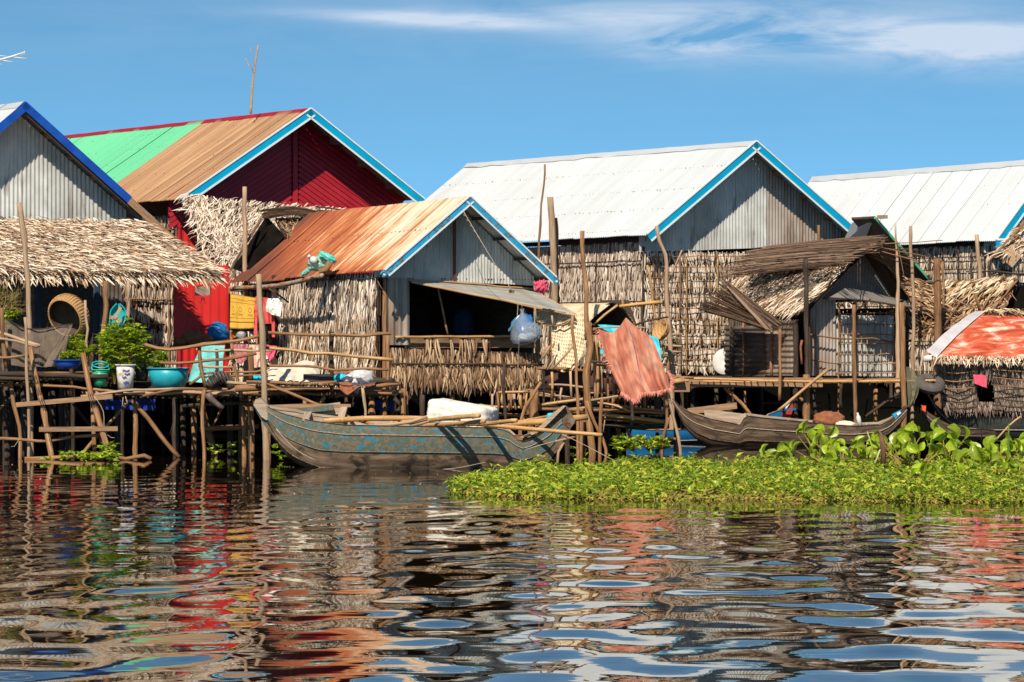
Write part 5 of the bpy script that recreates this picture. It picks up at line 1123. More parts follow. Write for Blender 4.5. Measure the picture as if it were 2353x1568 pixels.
def sheet(name, par, mat, top, bot, Y0, Y1, mids=None, nu=28, nv=16, fold=.05, ff=7, label=None, solid=True, curve=None):
    """cloth: top and bottom outlines (photo points) joined by nv rows; folds run down the cloth"""
    def samp(pl, t):
        x = t*(len(pl)-1); i = min(int(x), len(pl)-2); f = x-i; return (lerp(pl[i][0], pl[i+1][0], f), lerp(pl[i][1], pl[i+1][1], f))
    G = []; sd = random.random()*50
    for j in range(nv+1):
        v = j/nv; row = []
        for i in range(nu+1):
            u = i/nu; a, b_ = samp(top, u), samp(bot, u)
            if mids:
                m_ = samp(mids, u); c = (2*m_[0]-.5*(a[0]+b_[0]), 2*m_[1]-.5*(a[1]+b_[1])); x = (1-v)**2*a[0]+2*v*(1-v)*c[0]+v*v*b_[0]; y = (1-v)**2*a[1]+2*v*(1-v)*c[1]+v*v*b_[1]
            else: x, y = lerp(a[0], b_[0], v), lerp(a[1], b_[1], v)
            dY = fold*(math.sin(u*ff*4.2+sd+4.5*mnoise.noise(V((u*2.2, v*1.3, sd))))*(.3+.5*v)+1.6*mnoise.noise(V((u*5, v*2.5, sd)))+.7*mnoise.noise(V((u*11, v*9, sd))))
            row.append(P((x, y), lerp(Y0, Y1, v)+dY))
        G.append(row)
    mb = MB(); mb.grid(G, lambda a, b_: (b_/nu, a/nv)); return mb.build(name, mat, par, True)
mat1 = thing('woven_mat', 'pale woven palm mat draped over a pole left of the knotty post', 'mat', P((1290, 800), 68))
sheet('mat', mat1, woven_pale, [c3(95, 205), c3(300, 195), c3(520, 215), c3(700, 205)], [c3(95, 420), c3(260, 470), c3(430, 440), c3(560, 380)], 68.4, 67.9, fold=.05, ff=2)
sheet('mat', mat1, woven_pale, [c3(300, 470), c3(450, 440), c3(600, 330), c3(725, 240)], [c3(330, 1040), c3(450, 1080), c3(560, 1060), c3(640, 960)], 68.0, 67.6, mids=[c3(300, 720), c3(450, 740), c3(600, 700), c3(735, 700)], fold=.06, ff=2)
sheet('mat', mat1, woven_pale, [c3(780, 185), c3(900, 190), c3(1060, 195)], [c3(790, 420), c3(850, 360), c3(960, 270)], 68.1, 67.8, fold=.04, ff=2)
pole(mat1, PP(c3, [(95, 405), (300, 460), (450, 445), (560, 385)], 67.8), .02, 'tie', M('ragged_hem', [(.3, (.12, .06, .025)), (.7, (.4, .24, .1))], (9, 9, 1), 'UV', objvar=0), wob=.03)
for k in range(7): cord(mat1, [P(c3(330-k*12, 690+k*9), 67.5), P(c3(300-k*25, 760+k*10), 67.4), P(c3(300-k*22+random.uniform(-20, 30), 870), 67.4)], .014, thatch_straw if False else bamboo, 'loose_strip', wob=.03)
for pts in ([(580, 740), (450, 890), (310, 1030)], [(270, 740), (140, 930)], [(330, 900), (250, 1050)], [(300, 330), (312, 480)], [(75, 200), (95, 420)]): pole(mat1, PP(c3, pts, 67.3), .024, 'pole', wood_pale)
cloth_salmon = M('faded_red_cloth', [(.38, (.46, .12, .07)), (.5, (.62, .235, .145)), (.62, (.76, .42, .29))], (6, 1.3, 1), 'UV', objvar=0, bmp=.2, rough=.85, detail=7, transl=.2)
RC = thing('red_cloth', 'frayed faded red cloth hung over the pen corner on a stick', 'cloth', P((1460, 830), 66.5))
cl = sheet('cloth', RC, cloth_salmon, [c3(905, 508), c3(1000, 545), c3(1100, 560), c3(1190, 480), c3(1270, 360), c3(1400, 480), c3(1520, 560), c3(1620, 640)],
      [c3(1205, 1330), c3(1290, 1380), c3(1400, 1460), c3(1470, 1350), c3(1570, 1350), c3(1670, 1335), c3(1760, 1325), c3(1858, 1290)], 66.5, 66.1,
      mids=[c3(1020, 900), c3(1100, 920), c3(1200, 930), c3(1290, 920), c3(1400, 900), c3(1500, 890), c3(1610, 880), c3(1725, 900)], nu=60, nv=26, fold=.06, ff=6)
Bs, Ds, Ls = [], [], []
for k in range(420):
    t = random.random()
    if k % 5 < 3: pl = [c3(1205, 1330), c3(1290, 1380), c3(1400, 1450), c3(1470, 1345), c3(1670, 1330), c3(1860, 1285)]; Y_ = 66.1; d = V((random.gauss(0, .3), 0, -1))
    elif k % 5 == 3: pl = [c3(905, 520), c3(960, 700), c3(1020, 900), c3(1110, 1060), c3(1240, 1210), c3(1215, 1330)]; Y_ = 66.3; d = V((-1, 0, random.gauss(-.4, .5)))
    else: pl = [c3(1800, 1060), c3(1850, 1150), c3(1860, 1290)]; Y_ = 66.1; d = V((1, 0, random.gauss(-.4, .5)))
    x = t*(len(pl)-1); i = min(int(x), len(pl)-2); f = x-i; Bs.append(tuple(P((lerp(pl[i][0], pl[i+1][0], f), lerp(pl[i][1], pl[i+1][1], f)), Y_-.02))); Ds.append(tuple(d)); Ls.append(random.uniform(.04, .12))
strips('frayed_edge', RC, np.array(Bs), np.array(Ds), np.tile(np.array([0, -1., 0]), (len(Bs), 1)), np.array(Ls), np.full(len(Bs), .012), leafmat('frayed_threads', [(0, (.55, .10, .07)), (1, (.8, .4, .3))], 0))
cord(RC, PP(c3, [(1310, 480), (1380, 720), (1430, 1000), (1500, 1280)], 66.2), .006, M('blue_seam', [(.3, (.05, .06, .22)), (.7, (.08, .08, .3))], (3, 3, 3), 'UV', objvar=0), 'seam', wob=.0)
CT = thing('cyan_tarp', 'torn bright cyan plastic tarp showing behind the faded red cloth', 'tarp', P((1500, 800), 67.3))
sheet('tarp', CT, cloth_cyan, [c3(1570, 590), c3(1690, 630)], [c3(1700, 900), c3(1740, 965)], 67.2, 66.9, mids=[c3(1600, 720), c3(1725, 780)], nu=8, fold=.02, ff=1)
sheet('tarp', CT, cloth_cyan, [c3(900, 455), c3(1000, 455), c3(1120, 465), c3(1220, 470)], [c3(950, 500), c3(1040, 545), c3(1120, 560), c3(1190, 500)], 67.0, 66.9, nu=10, nv=5, fold=.02, ff=2)
sheet('tarp', CT, cloth_cyan, [c3(935, 780), c3(975, 785)], [c3(935, 840), c3(990, 850)], 67.0, 66.9, nu=4, nv=4, fold=.01)
# open woven basket hung on the post
def lathe(par, name, mat, org, ax, prof, n=20, uvs=(1, 1), smooth=True):
    """prof = [(distance along axis, radius)]"""
    ax = ax.normalized(); u = ax.orthogonal().normalized(); v = ax.cross(u); G = []
    for (d, r_) in prof: G.append([org+ax*d+(u*math.cos(2*math.pi*k/n)+v*math.sin(2*math.pi*k/n))*r_ for k in range(n+1)])
    mb = MB(); mb.grid(G, lambda a, b_: (b_/n*uvs[0], a/len(prof)*uvs[1])); return mb.build(name, mat, par, smooth)
BK = thing('basket', 'shallow woven basket hung by the wall above the faded red cloth', 'basket', P(c3(1740, 560), 74.5))
lathe(BK, 'bowl', basket_m, P(c3(1790, 560), 74.5), V((-.75, -.45, .35)), [(0, .02), (0, .14), (.05, .2), (.16, .24), (.165, .225), (.05, .18), (.02, .02)], uvs=(1.5, .4))
mb = MB(); cpt = [P(c3(1790, 560), 74.5)+V((-.75, -.45, .35)).normalized()*.16+(lambda a_: V((-.75, -.45, .35)).normalized().orthogonal().normalized()*math.cos(a_)*.24+V((-.75, -.45, .35)).normalized().cross(V((-.75, -.45, .35)).normalized().orthogonal().normalized())*math.sin(a_)*.24)(k*.35) for k in range(19)]
mb.tube(cpt, .016, 6); mb.build('rim', bamboo, BK, True)
# ================================================================== boats
def interp(pl, x):
    if x <= pl[0][0]: return pl[0][1]
    for (a, b_) in zip(pl, pl[1:]):
        if x <= b_[0]:
            t = (x-a[0])/(b_[0]-a[0]); return a[1]+(b_[1]-a[1])*t
    return pl[-1][1]
boat_blue = M('peeling_blue_paint', [(.30, (.07, .05, .03)), (.42, (.20, .155, .10)), (.48, (.13, .125, .085)), (.54, (.075, .115, .09)), (.60, (.17, .145, .10)), (.68, (.26, .21, .15))], (6.5, 7.5, 1), 'UV', objvar=0, detail=10, bmp=.4, bd=.01, dirt=((4.5, 13, 1), (.0, .22, .36), .575, .62), dist=.1)
boat_brown = M('weathered_hull', [(.3, (.085, .05, .03)), (.5, (.20, .13, .08)), (.7, (.36, .26, .17))], (1.6, 16, 1), 'UV', objvar=.15, detail=9, bmp=.4, bd=.008, dirt=((3, 6, 1), (.05, .035, .022), .5, .62), dist=.3)
boat_slime = M('slimy_waterline', [(.3, (.02, .014, .008)), (.5, (.06, .04, .022)), (.65, (.20, .14, .06)), (.8, (.30, .22, .10))], (3, 9, 1), 'UV', objvar=0, detail=10, bmp=.6, bd=.012, rough=.6)
boat_grey = M('grey_hull', [(.3, (.045, .026, .015)), (.5, (.12, .075, .045)), (.7, (.26, .18, .115))], (1.6, 16, 1), 'UV', objvar=.15, detail=9, bmp=.4, bd=.008, dirt=((3, 6, 1), (.04, .028, .02), .5, .65), dist=.3)
boat_dark = M('dark_green_hull', [(.3, (.018, .020, .017)), (.6, (.045, .05, .043)), (.8, (.09, .085, .07))], (1.6, 16, 1), 'UV', objvar=.1, detail=8, bmp=.3, bd=.008)
boat_in = M('inner_planks', [(.3, (.26, .18, .12)), (.5, (.40, .30, .21)), (.7, (.52, .42, .31))], (2, 20, 1), 'UV', objvar=.2, bmp=.3, bd=.006)
def boat(par, s2u, Yf, near, far_up, keel, beam, strakes, inner, N=46, gun=.045, gmat=None, frames=0, zn=None):
    """near/keel : lists (u, v) in photo pixels at depth Yf(s). strakes : [(deg0, deg1, mat)]"""
    gmat = gmat or inner
    def geom(s):
        u = lerp(s2u[0], s2u[1], s); Y = Yf(s); b_ = interp(beam, s)
        zs = zv(interp(near, u), Y-b_); zk = zv(interp(keel, u), Y-b_*.6); zk = min(zk, zs-.02)
        x = (u-CX)/FPX*Y; return x, Y, b_, zs, zk
    def pt(s, th, sd, off=0):
        x, Y, b_, zs, zk = geom(s); zs2 = zs+(interp(far_up, s) if sd > 0 else 0)
        bb = max(.01, b_-off); c = max(0, math.cos(th)) ** .75; z = zs2-(zs2-zk-off)*math.sin(th)
        return V((x, Y+sd*bb*c, z))
    for sd in (-1, 1):
        for k, (a0, a1, mt) in enumerate(strakes):
            mb = MB(); G = []; m_ = 4; lap = .012*(len(strakes)-k)
            for j in range(m_+1):
                th = math.radians(lerp(a0, a1, j/m_)); l2 = .014*(1-j/m_)*0+.012*(j/m_)
                G.append([pt(i/N, th, sd, -l2) for i in range(N+1)])
            G2 = [[q for q in row] for row in G]
            L = [0]
            for i in range(N): L.append(L[-1]+(G[0][i+1]-G[0][i]).length)
            mb.grid(G if sd < 0 else G[::-1], lambda a, b_: (L[b_], a0*.02+a*.05)); mb.build('strake', mt, par, True)
            if a1 < 85:   # the lower edge of each strake stands proud of the next
                mb = MB(); mb.tube([pt(i/N, math.radians(a1), sd, -.012) for i in range(N+1)], .009, 4); mb.build('seam', mt if k else boat_in, par)
        G = [[pt(i/N, math.radians(t), sd, .03)+UP*.02 for i in range(N+1)] for t in (2, 15, 30, 50, 70, 88)]
        mb = MB(); mb.grid(G if sd > 0 else G[::-1], lambda a, b_: (b_*.12, a*.14)); mb.build('inner_planking', inner, par, True)
        mb = MB(); G = []
        for i in range(N+1):
            p = pt(i/N, 0, sd); 
            G.append([p+V((0, sd*.02, .012)), p+V((0, -sd*gun, .012)), p+V((0, -sd*gun, -.03))])
        mb.grid(G if sd > 0 else G, lambda a, b_: (a*.12, b_*.04)); mb.build('gunwale', gmat, par)
    for i in range(frames):
        s = (i+1)/(frames+1)
        for sd in (-1, 1):
            mb = MB(); mb.tube([pt(s, math.radians(t), sd, .05)+UP*.02 for t in (3, 20, 40, 60, 80)], .03, 4); mb.build('frame', inner, par)
    return pt
def block(par, name, mat, pts, Y, w0, slant=0):
    """solid cut from thick timber: photo outline extruded in depth"""
    mb = MB(); a = [P(p, Y-w0/2) for p in pts]; b_ = [V((q.x, q.y+w0, q.z)) for q in a]
    mb.face(a[::-1], [(p.x, p.z) for p in a[::-1]]); mb.face(b_, [(p.x, p.z) for p in b_]); n = len(a)
    for k in range(n): mb.face([a[k], a[(k+1) % n], b_[(k+1) % n], b_[k]], [(0, 0), (.3, 0), (.3, w0), (0, w0)])
    return mb.build(name, mat, par)
B1 = thing('wooden_boat', 'big wooden boat with peeling blue paint loaded with bamboo poles and a foam block', 'boat', P((950, 1074), 59.3))
Y1 = lambda s: 59.6-.5*s
near = [(600, 925), (622, 940), (660, 954), (720, 968), (796, 978), (980, 981), (1130, 984), (1165, 990), (1190, 1012), (1205, 1018), (1230, 1006), (1262, 985), (1290, 960)]
keel = [(600, 948), (616, 985), (640, 1026), (668, 1058), (700, 1076), (740, 1092), (1200, 1094), (1245, 1082), (1265, 1068), (1292, 1020)]
pt1 = boat(B1, (602, 1291), Y1, near, [(0, .0), (.1, .10), (.6, .10), (.85, .03), (1, 0)], keel, [(0, .10), (.06, .22), (.2, .48), (.45, .62), (.7, .58), (.88, .36), (.96, .2), (1, .13)],
     [(0, 10, boat_blue), (10, 31, boat_blue), (31, 58, boat_brown), (58, 90, boat_slime)], boat_in, frames=6)
block(B1, 'stem', boat_in, [(582, 930), (587, 918), (598, 914), (617, 934), (625, 962), (612, 966), (600, 958)], 59.6, .30)
block(B1, 'stem', boat_blue, [(581, 932), (600, 958), (625, 966), (640, 1002), (626, 1002), (607, 978)], 59.58, .12)
block(B1, 'sternpost', boat_brown, [(1205, 1016), (1232, 1000), (1252, 980), (1272, 955), (1295, 936), (1303, 934), (1310, 944), (1322, 968), (1304, 998), (1285, 1032), (1268, 1050), (1262, 1010)], 59.1, .22)
block(B1, 'stern_edge', boat_in, [(1190, 1008), (1218, 996), (1244, 978), (1268, 953), (1293, 934), (1300, 933), (1274, 960), (1250, 984), (1220, 1002)], 59.06, .40)
block(B1, 'side_board', plank, [(618, 931), (700, 928), (806, 929), (806, 936), (760, 937), (625, 941)], 60.1, .05)
mb = MB(); mb.bar(P(q4(790, 805), 59.9), P(q4(1180, 765), 60.0), .10, .09); mb.build('thwart', boat_blue, B1)
mb = MB(); mb.bar(P(q4(800, 830), 60.1), P(q4(1250, 770), 60.1), .04, .2); mb.build('thwart', boat_in, B1)
mb = MB(); mb.bar(P(q4(1280, 770), 60.0), P(q4(1240, 910), 59.6), .12, .05, V((0, 0, 1))); mb.build('frame_head', boat_in, B1)
mb = MB(); mb.bar(pt1(.15, 0, -1), pt1(.15, 0, 1), .12, .04); mb.build('thwart', boat_in, B1)
mb = MB(); mb.bar(pt1(.84, 0, -1)-UP*.04, pt1(.84, 0, 1)-UP*.04, .3, .04); mb.build('thwart', plank, B1)
cord(B1, PP(q4, [(655, 960), (750, 1070), (860, 1170), (1030, 1258)], 58.9), .009, rope_m, wob=.002); cord(B1, PP(b2, [(0, 1348), (300, 1320), (540, 1270)], 58.4), .006, rope_m)
PB = 'bamboo poles lying in the blue boat'
def bpole(label, f, pts, r, Ys, r1=None, bam=True):
    pts = [P(f(*q), lerp(Ys[0], Ys[1], i/(len(pts)-1))) for i, q in enumerate(pts)]
    o = pole(None, pts, r, 'bamboo_pole' if bam else 'stick', bamboo if bam else wood_pale, r1, bam=bam, wob=.008, n=9); return tag(o, label, 'pole', PB if bam else None)
bpole('thickest bamboo pole lying along the left half of the blue boat', q4, [(1090, 892), (1450, 868), (1900, 868), (2080, 872)], .055, (59.3, 59.7))
bpole('bamboo pole slanting up beside the foam block, its cut end at the front', b2, [(-250, 905), (0, 885), (200, 862), (485, 843)], .045, (59.6, 57.6))
bpole('short bamboo pole with hollow cut end just below the foam block', b2, [(-60, 935), (250, 915), (530, 893)], .042, (59.4, 57.6))
bpole('bamboo pole ending hollow right of the foam block', b2, [(250, 925), (560, 912), (822, 886)], .042, (59.6, 57.6))
bpole('thick bamboo pole whose end sticks out past the stern towards the knotty post', b2, [(600, 925), (900, 905), (1200, 885), (1475, 853)], .062, (59.0, 59.6))
bpole('longest bamboo pole, reaching far out over the stern in front of everything', b2, [(300, 905), (560, 925), (900, 960), (1200, 985), (1612, 1020)], .047, (59.3, 58.2), .038)
bpole('thin bamboo pole rising behind the stern block', b2, [(900, 890), (1100, 850), (1215, 812)], .03, (59.3, 60.2))
bpole('crooked branch lying across the poles left of the foam block', q4, [(1420, 945), (1700, 925), (1900, 895), (2040, 852)], .035, (59.0, 58.8), None, False)
bpole('forked branch end lying against the foam block', q4, [(1880, 940), (2000, 905), (2100, 880), (2350, 872)], .032, (58.9, 58.8), None, False)
bpole('bent grey twig hooked over the stern', b2, [(1180, 1080), (1270, 1060), (1370, 1035)], .022, (58.3, 58.4), None, False)
bpole('reddish stick standing in the water below the stern', b2, [(1272, 1072), (1210, 1175), (1196, 1320)], .026, (58.4, 58.2), None, False)
o = tag(pole(None, [P(q4(580, 552), 62.9), P(q4(1050, 745), 61.0), P(q4(1300, 850), 60.0), P(q4(1545, 925), 59.3)], .032, 'oar', wood, wob=.003), 'long oar leaning from the jetty down into the blue boat', 'oar')
tag(cord(None, PP(b2, [(1240, 1010), (1400, 1085), (1600, 1190), (1830, 1310)], 58.3), .007, name='rope', wob=0), 'taut pale mooring rope running from the stern into the plants', 'rope')
tag(cord(None, PP(b2, [(910, 1152), (1050, 1110), (1180, 1075)], 58.4), .008, name='rope', wob=0), 'short rope tied from the hull to the bent twig', 'rope')
tag(cord(None, PP(b2, [(1310, 1070), (1290, 1180), (1310, 1310)], 58.4), .006, rope_dark, name='rope', wob=.01), 'dark cord dangling from the bent twig to the water', 'rope')
for k, (x, y) in enumerate(((1160, 1110), (1325, 1100), (1390, 1080))): pass
# foam block
def lumpy(par, name, mat, c, sx, sy, sz, rz=0, rx=0, p=3.0, amp=.04, n=22, sc=3, flat=None):
    mb = MB(); G = []; R_ = Matrix.Rotation(rz, 3, 'Z') @ Matrix.Rotation(rx, 3, 'Y'); sd = random.random()*90
    for j in range(n+1):
        ph = math.pi*j/n; row = []
        for i in range(2*n+1):
            th = math.pi*i/n; d = V((math.sin(ph)*math.cos(th), math.sin(ph)*math.sin(th), math.cos(ph)))
            k = (abs(d.x)**p+abs(d.y)**p+abs(d.z)**p)**(-1/p); q = d*k*(1+amp*mnoise.noise(d*sc+V((sd, 0, 0)))+amp*.5*mnoise.noise(d*sc*3+V((sd, 5, 0))))
            q = V((q.x*sx, q.y*sy, q.z*sz)); row.append(c+R_ @ q)
        G.append(row)
    mb.grid(G, lambda a, b_: (b_*.1, a*.1)); return mb.build(name, mat, par, True)
tag(lumpy(None, 'foam_block', foam, P((1062, 954), 59.8), .54, .36, .21, -.35, .16, 12, .05, 26, 4), 'chunky dirty white foam block lying in the blue boat', 'foam block')
tag(lumpy(None, 'plastic_tub', cloth_cyan, P(b2(1150, 880), 59.5), .09, .06, .12, p=4), 'small bright cyan tub wedged beside the stern of the blue boat', 'tub')

B2 = thing('wooden_boat', 'long unpainted brown boat moored below the bamboo platform', 'boat', P((1820, 1022), 71.5))
near = [(1544, 915), (1556, 930), (1565, 938), (1590, 951), (1640, 966), (1700, 978), (1709, 956), (1760, 963), (1860, 973), (1960, 980), (2020, 977), (2045, 966), (2070, 945), (2084, 936)]
keel = [(1544, 922), (1558, 952), (1575, 985), (1600, 1010), (1632, 1026), (1700, 1034), (1950, 1034), (2000, 1025), (2040, 1006), (2070, 975), (2085, 948)]
pt2 = boat(B2, (1545, 2083), lambda s: 71.6-.1*s, near, [(0, .0), (.2, .04), (.9, .04), (1, 0)], keel, [(0, .05), (.1, .2), (.3, .42), (.6, .46), (.85, .3), (1, .07)], [(0, 20, boat_grey), (20, 45, boat_grey), (45, 90, boat_grey)], boat_in, N=60, frames=5)
block(B2, 'side_board', boat_in, [(1617, 943), (1640, 943), (1715, 952), (1712, 966), (1700, 978), (1640, 964), (1620, 957)], 71.95, .04)
block(B2, 'stern', boat_grey, [(2040, 968), (2066, 950), (2078, 934), (2086, 931), (2082, 950), (2062, 978)], 71.5, .16)
block(B2, 'painted_patch', trim_worn, [(2051, 953), (2068, 944), (2072, 950), (2058, 963)], 71.45, .2); block(B2, 'painted_patch', white_paint, [(2060, 950), (2068, 946), (2070, 950), (2063, 956)], 71.4, .12)
mb = MB(); mb.bar(P(b4(360, 960), 72.1), P(b4(810, 905), 72.3), .03, .13); mb.build('loose_board', plank, B2)
tag(lumpy(None, 'net_heap', brown_cloth, P(b4(1655, 1045), 71.6), .32, .25, .19, 0, 0, 2.2, .18, sc=2.5), 'heap of orange brown netting in the long brown boat', 'net heap')
tag(lumpy(None, 'rice_sack', tarp_cream, P(b4(1800, 1085), 71.5), .24, .2, .09, 0, .1, 2.5, .15), 'cream sack lying next to the orange brown netting', 'sack')
tag(lathe(None, 'plastic_bottle', white_plastic, P(b4(1945, 1098), 71.4), V((-.2, 0, 1)), [(0, .01), (0, .045), (.2, .045), (.25, .02), (.29, .02), (.29, .0)], 12), 'small white bottle standing in the long brown boat', 'bottle')
LP = thing('long_pole', 'long bamboo pole leaning from the blue prow up to the platform', 'pole', P(b4(1200, 950), 72.5)); pole(LP, [P(b4(1190, 955), 72.4), P(b4(1420, 760), 72.5), P(b4(1655, 568), 72.7)], .04, 'pole', bamboo, bam=True)
B3 = thing('wooden_boat', 'blue boat with raised red and white prow, mostly hidden behind the brown boat', 'boat', P((1650, 1000), 74))
blue_hull = plain('blue_hull', (.008, .12, .30), .45); red_prow = plain('red_prow', (.40, .03, .012), .5)
near = [(1430, 985), (1500, 990), (1740, 985), (1762, 955), (1790, 944), (1815, 925), (1822, 921)]; keel = [(1430, 1008), (1480, 1028), (1760, 1016), (1805, 966), (1822, 928)]
boat(B3, (1440, 1821), lambda s: 73.6, near, [(0, 0), (1, 0)], keel, [(0, .1), (.2, .4), (.6, .42), (.9, .16), (1, .03)], [(0, 40, blue_hull), (40, 90, blue_hull)], boat_in, N=34)
block(B3, 'prow', red_prow, [(1797, 940), (1804, 928), (1820, 921), (1823, 936), (1817, 962), (1806, 966), (1798, 965)], 73.5, .12)
block(B3, 'prow', white_paint, [(1796, 942), (1803, 930), (1821, 919), (1808, 938), (1800, 944)], 73.42, .06); mb = MB(); mb.bar(P(b4(1230, 942), 73.3), P(b4(1358, 940), 73.3), .03, .04); mb.build('prow_bar', blue_hull, B3)
B4 = thing('wooden_boat', 'brown canoe with an orange painted tip beside the houseboat', 'boat', P((2150, 1000), 74.5))
near = [(2116, 931), (2130, 946), (2160, 966), (2200, 985), (2300, 990)]; keel = [(2116, 945), (2135, 975), (2160, 1000), (2200, 1016), (2300, 1016)]
boat(B4, (2117, 2290), lambda s: 72.6+s*1.2, near, [(0, 0), (1, 0)], keel, [(0, .05), (.3, .3), (1, .4)], [(0, 30, boat_grey), (30, 90, boat_grey)], boat_in, N=26)
block(B4, 'painted_tip', plain('orange_paint', (.8, .10, .02), .5), [(2118, 932), (2128, 933), (2127, 947), (2119, 943)], 72.5, .16)
# ------------------------------------------------------------------ houseboat
HB = thing('houseboat', 'small houseboat with woven leaf walls and a faded orange red tarp roof', 'houseboat', P((2300, 1010), 73.5))
near = [(2122, 878), (2132, 905), (2150, 935), (2175, 952), (2230, 960), (2420, 962), (2600, 955)]; keel = [(2122, 886), (2140, 925), (2160, 965), (2185, 1000), (2215, 1016), (2260, 1024), (2600, 1024)]
boat(HB, (2124, 2580), lambda s: 73.9, near, [(0, 0), (1, 0)], keel, [(0, .06), (.15, .35), (.4, .7), (1, .8)], [(0, 25, boat_dark), (25, 55, boat_dark), (55, 90, boat_dark)], boat_in, N=40)
WY0, WY1 = 73.5, 73.15
wl = lambda u, v, Y=73.2: P((u, v), Y)
thatch(HB, 'leaf_wall', wl(2146, 838, 73.7), wl(2240, 838), wl(2247, 936), wl(2168, 932, 73.5), thatch_drab, 9, 50, .22, .022, jit=.07, outn=V((0, -1, .1)), lift=.025, fringe=1.0)
thatch(HB, 'leaf_wall', wl(2278, 836), wl(2560, 832), wl(2560, 930), wl(2287, 928), thatch_drab, 9, 110, .22, .022, jit=.07, outn=V((0, -1, .1)), lift=.025, fringe=1.0)
thatch(HB, 'leaf_wall', wl(2236, 838), wl(2282, 836), wl(2282, 863), wl(2238, 864), thatch_drab, 3, 20, .2, .022, jit=.07, outn=V((0, -1, .1)), lift=.025)
thatch(HB, 'leaf_fringe', wl(2165, 924, 73.35), wl(2560, 926, 73.0), wl(2560, 945, 73.0), wl(2168, 942, 73.3), thatch_drab, 3, 150, .13, .024, jit=.09, outn=V((0, -1, .1)), lift=.04)
mb = MB(); mb.face([wl(2225, 850, 74.3), wl(2300, 850, 74.3), wl(2300, 935, 74.3), wl(2225, 935, 74.3)]); mb.build('inner_wall', shade_black, HB)  # black sheet stands in for the shade behind the window
for v0, v1, m_ in ((852, 856, wood), (872, 876, wood), (889, 893, wood), (905, 897, wood_dark), (920, 925, wood_dark), (934, 938, wood_dark)):
    pole(HB, [wl(2147+(v0-850)*.25, v0, 73.45), wl(2200, v0+6, 73.1), wl(2240, v0+2, 73.08)], .014, 'wall_batten', m_); pole(HB, [wl(2280, v0-4, 73.05), wl(2350, v1-2, 73.0), wl(2560, v1, 73.0)], .014, 'wall_batten', m_)
sheet('curtain', HB, cloth_pink, [(2236, 861), (2266, 862)], [(2240, 882), (2268, 892)], 73.0, 72.98, nu=8, nv=5, fold=.02, ff=2)
tarp_red = M('faded_red_tarp', [(.36, (.38, .06, .025)), (.47, (.58, .10, .045)), (.54, (.66, .20, .11)), (.62, (.82, .62, .50))], (1.6, 3.6, 1), 'UV', objvar=0, detail=10, bmp=.25, bd=.02, rough=.7, dist=.8)
def tgrid(top, bot, Yt, Yb, bulge=.06, nu=30, nv=10):
    G = []
    for j in range(nv+1):
        v = j/nv; row = []
        for i in range(nu+1):
            u = i/nu; x = lerp(top, bot, v) if False else None
            a = (lerp(top[0][0], top[1][0], u), lerp(top[0][1], top[1][1], u)); b_ = (lerp(bot[0][0], bot[1][0], u), lerp(bot[0][1], bot[1][1], u))
            p = P((lerp(a[0], b_[0], v), lerp(a[1], b_[1], v)), lerp(Yt, Yb, v)); p = p+V((0, -.35, .8))*(bulge*math.sin(math.pi*v))+UP*.03*mnoise.noise(V((u*6, v*4, 3))); row.append(p)
        G.append(row)
    return G
mb = MB(); G = tgrid(((2255, 718), (2520, 724)), ((2138, 822), (2560, 828)), 75.4, 73.0); mb.grid(G, lambda a, b_: (b_*.13, a*.22)); mb.build('roof_tarp', tarp_red, HB, True)
mb = MB(); G = tgrid(((2240, 716), (2268, 713)), ((2128, 806), (2152, 822)), 75.45, 72.96, .08, 4); mb.grid(G); mb.build('plastic_strip', plain('milky_plastic', (.62, .58, .58), .3), HB, True)
mb = MB(); G = tgrid(((2255, 716), (2520, 722)), ((2138, 818), (2560, 824)), 75.6, 73.6, .05); mb.grid([[q-UP*.06 for q in r_] for r_ in G]); mb.build('roof_lining', wood_dark, HB)
mb = MB(); mb.grid([[P((2255, 718), 75.4), P((2520, 724), 75.4)], [P((2300, 760), 77.5), P((2560, 760), 77.5)]]); mb.build('rear_slope', tarp_red, HB)
thatch(HB, 'eave_leaves', wl(2143, 818, 73.05), wl(2560, 824, 72.95), wl(2560, 832, 72.9), wl(2143, 828, 73.0), thatch_sun, 2, 130, .14, .03, jit=.5, outn=V((0, -1, .3)), lift=.05)
thatch(HB, 'ridge_leaves', P((2262, 712), 75.5), P((2520, 718), 75.5), P((2520, 730), 75.2), P((2262, 722), 75.2), thatch_straw, 2, 60, .22, .04, skew=.4, jit=.4, outn=V((0, -1, .8)), lift=.05)
pole(HB, PP(b6, [(2010, 848), (1900, 940), (1740, 1105)], 72.2), .022, 'punt_pole', bamboo)
cord(HB, PP(b6, [(1630, 830), (1640, 960), (1648, 1090)], 72.9), .007, rope_dark)
lathe(HB, 'rolled_sheet', white_plastic, P(b6(1120, 320), 73.6), V((1, -.1, .1)), [(0, .0), (0, .07), (.3, .08), (.3, .0)], 12)
TY = thing('tyre', 'old tyre lying under the left end of the houseboat wall', 'tyre', P(b6(1165, 540), 72.9))
def torus(par, name, mat, c, ax, R_, r_, n=28, m_=10, sq=1):
    ax = ax.normalized(); u = ax.orthogonal().normalized(); v = ax.cross(u); mb = MB(); G = []
    for i in range(n+1):
        a = 2*math.pi*i/n; d = u*math.cos(a)+v*math.sin(a); G.append([c+d*(R_+r_*math.cos(2*math.pi*j/m_))+ax*(r_*sq*math.sin(2*math.pi*j/m_)) for j in range(m_+1)])
    mb.grid(G, lambda a, b_: (a*.1, b_*.05)); return mb.build(name, mat, par, True)
torus(TY, 'tread', tyre_rub, P(b6(1175, 550), 73.1), V((.1, -.45, .85)), .21, .12)

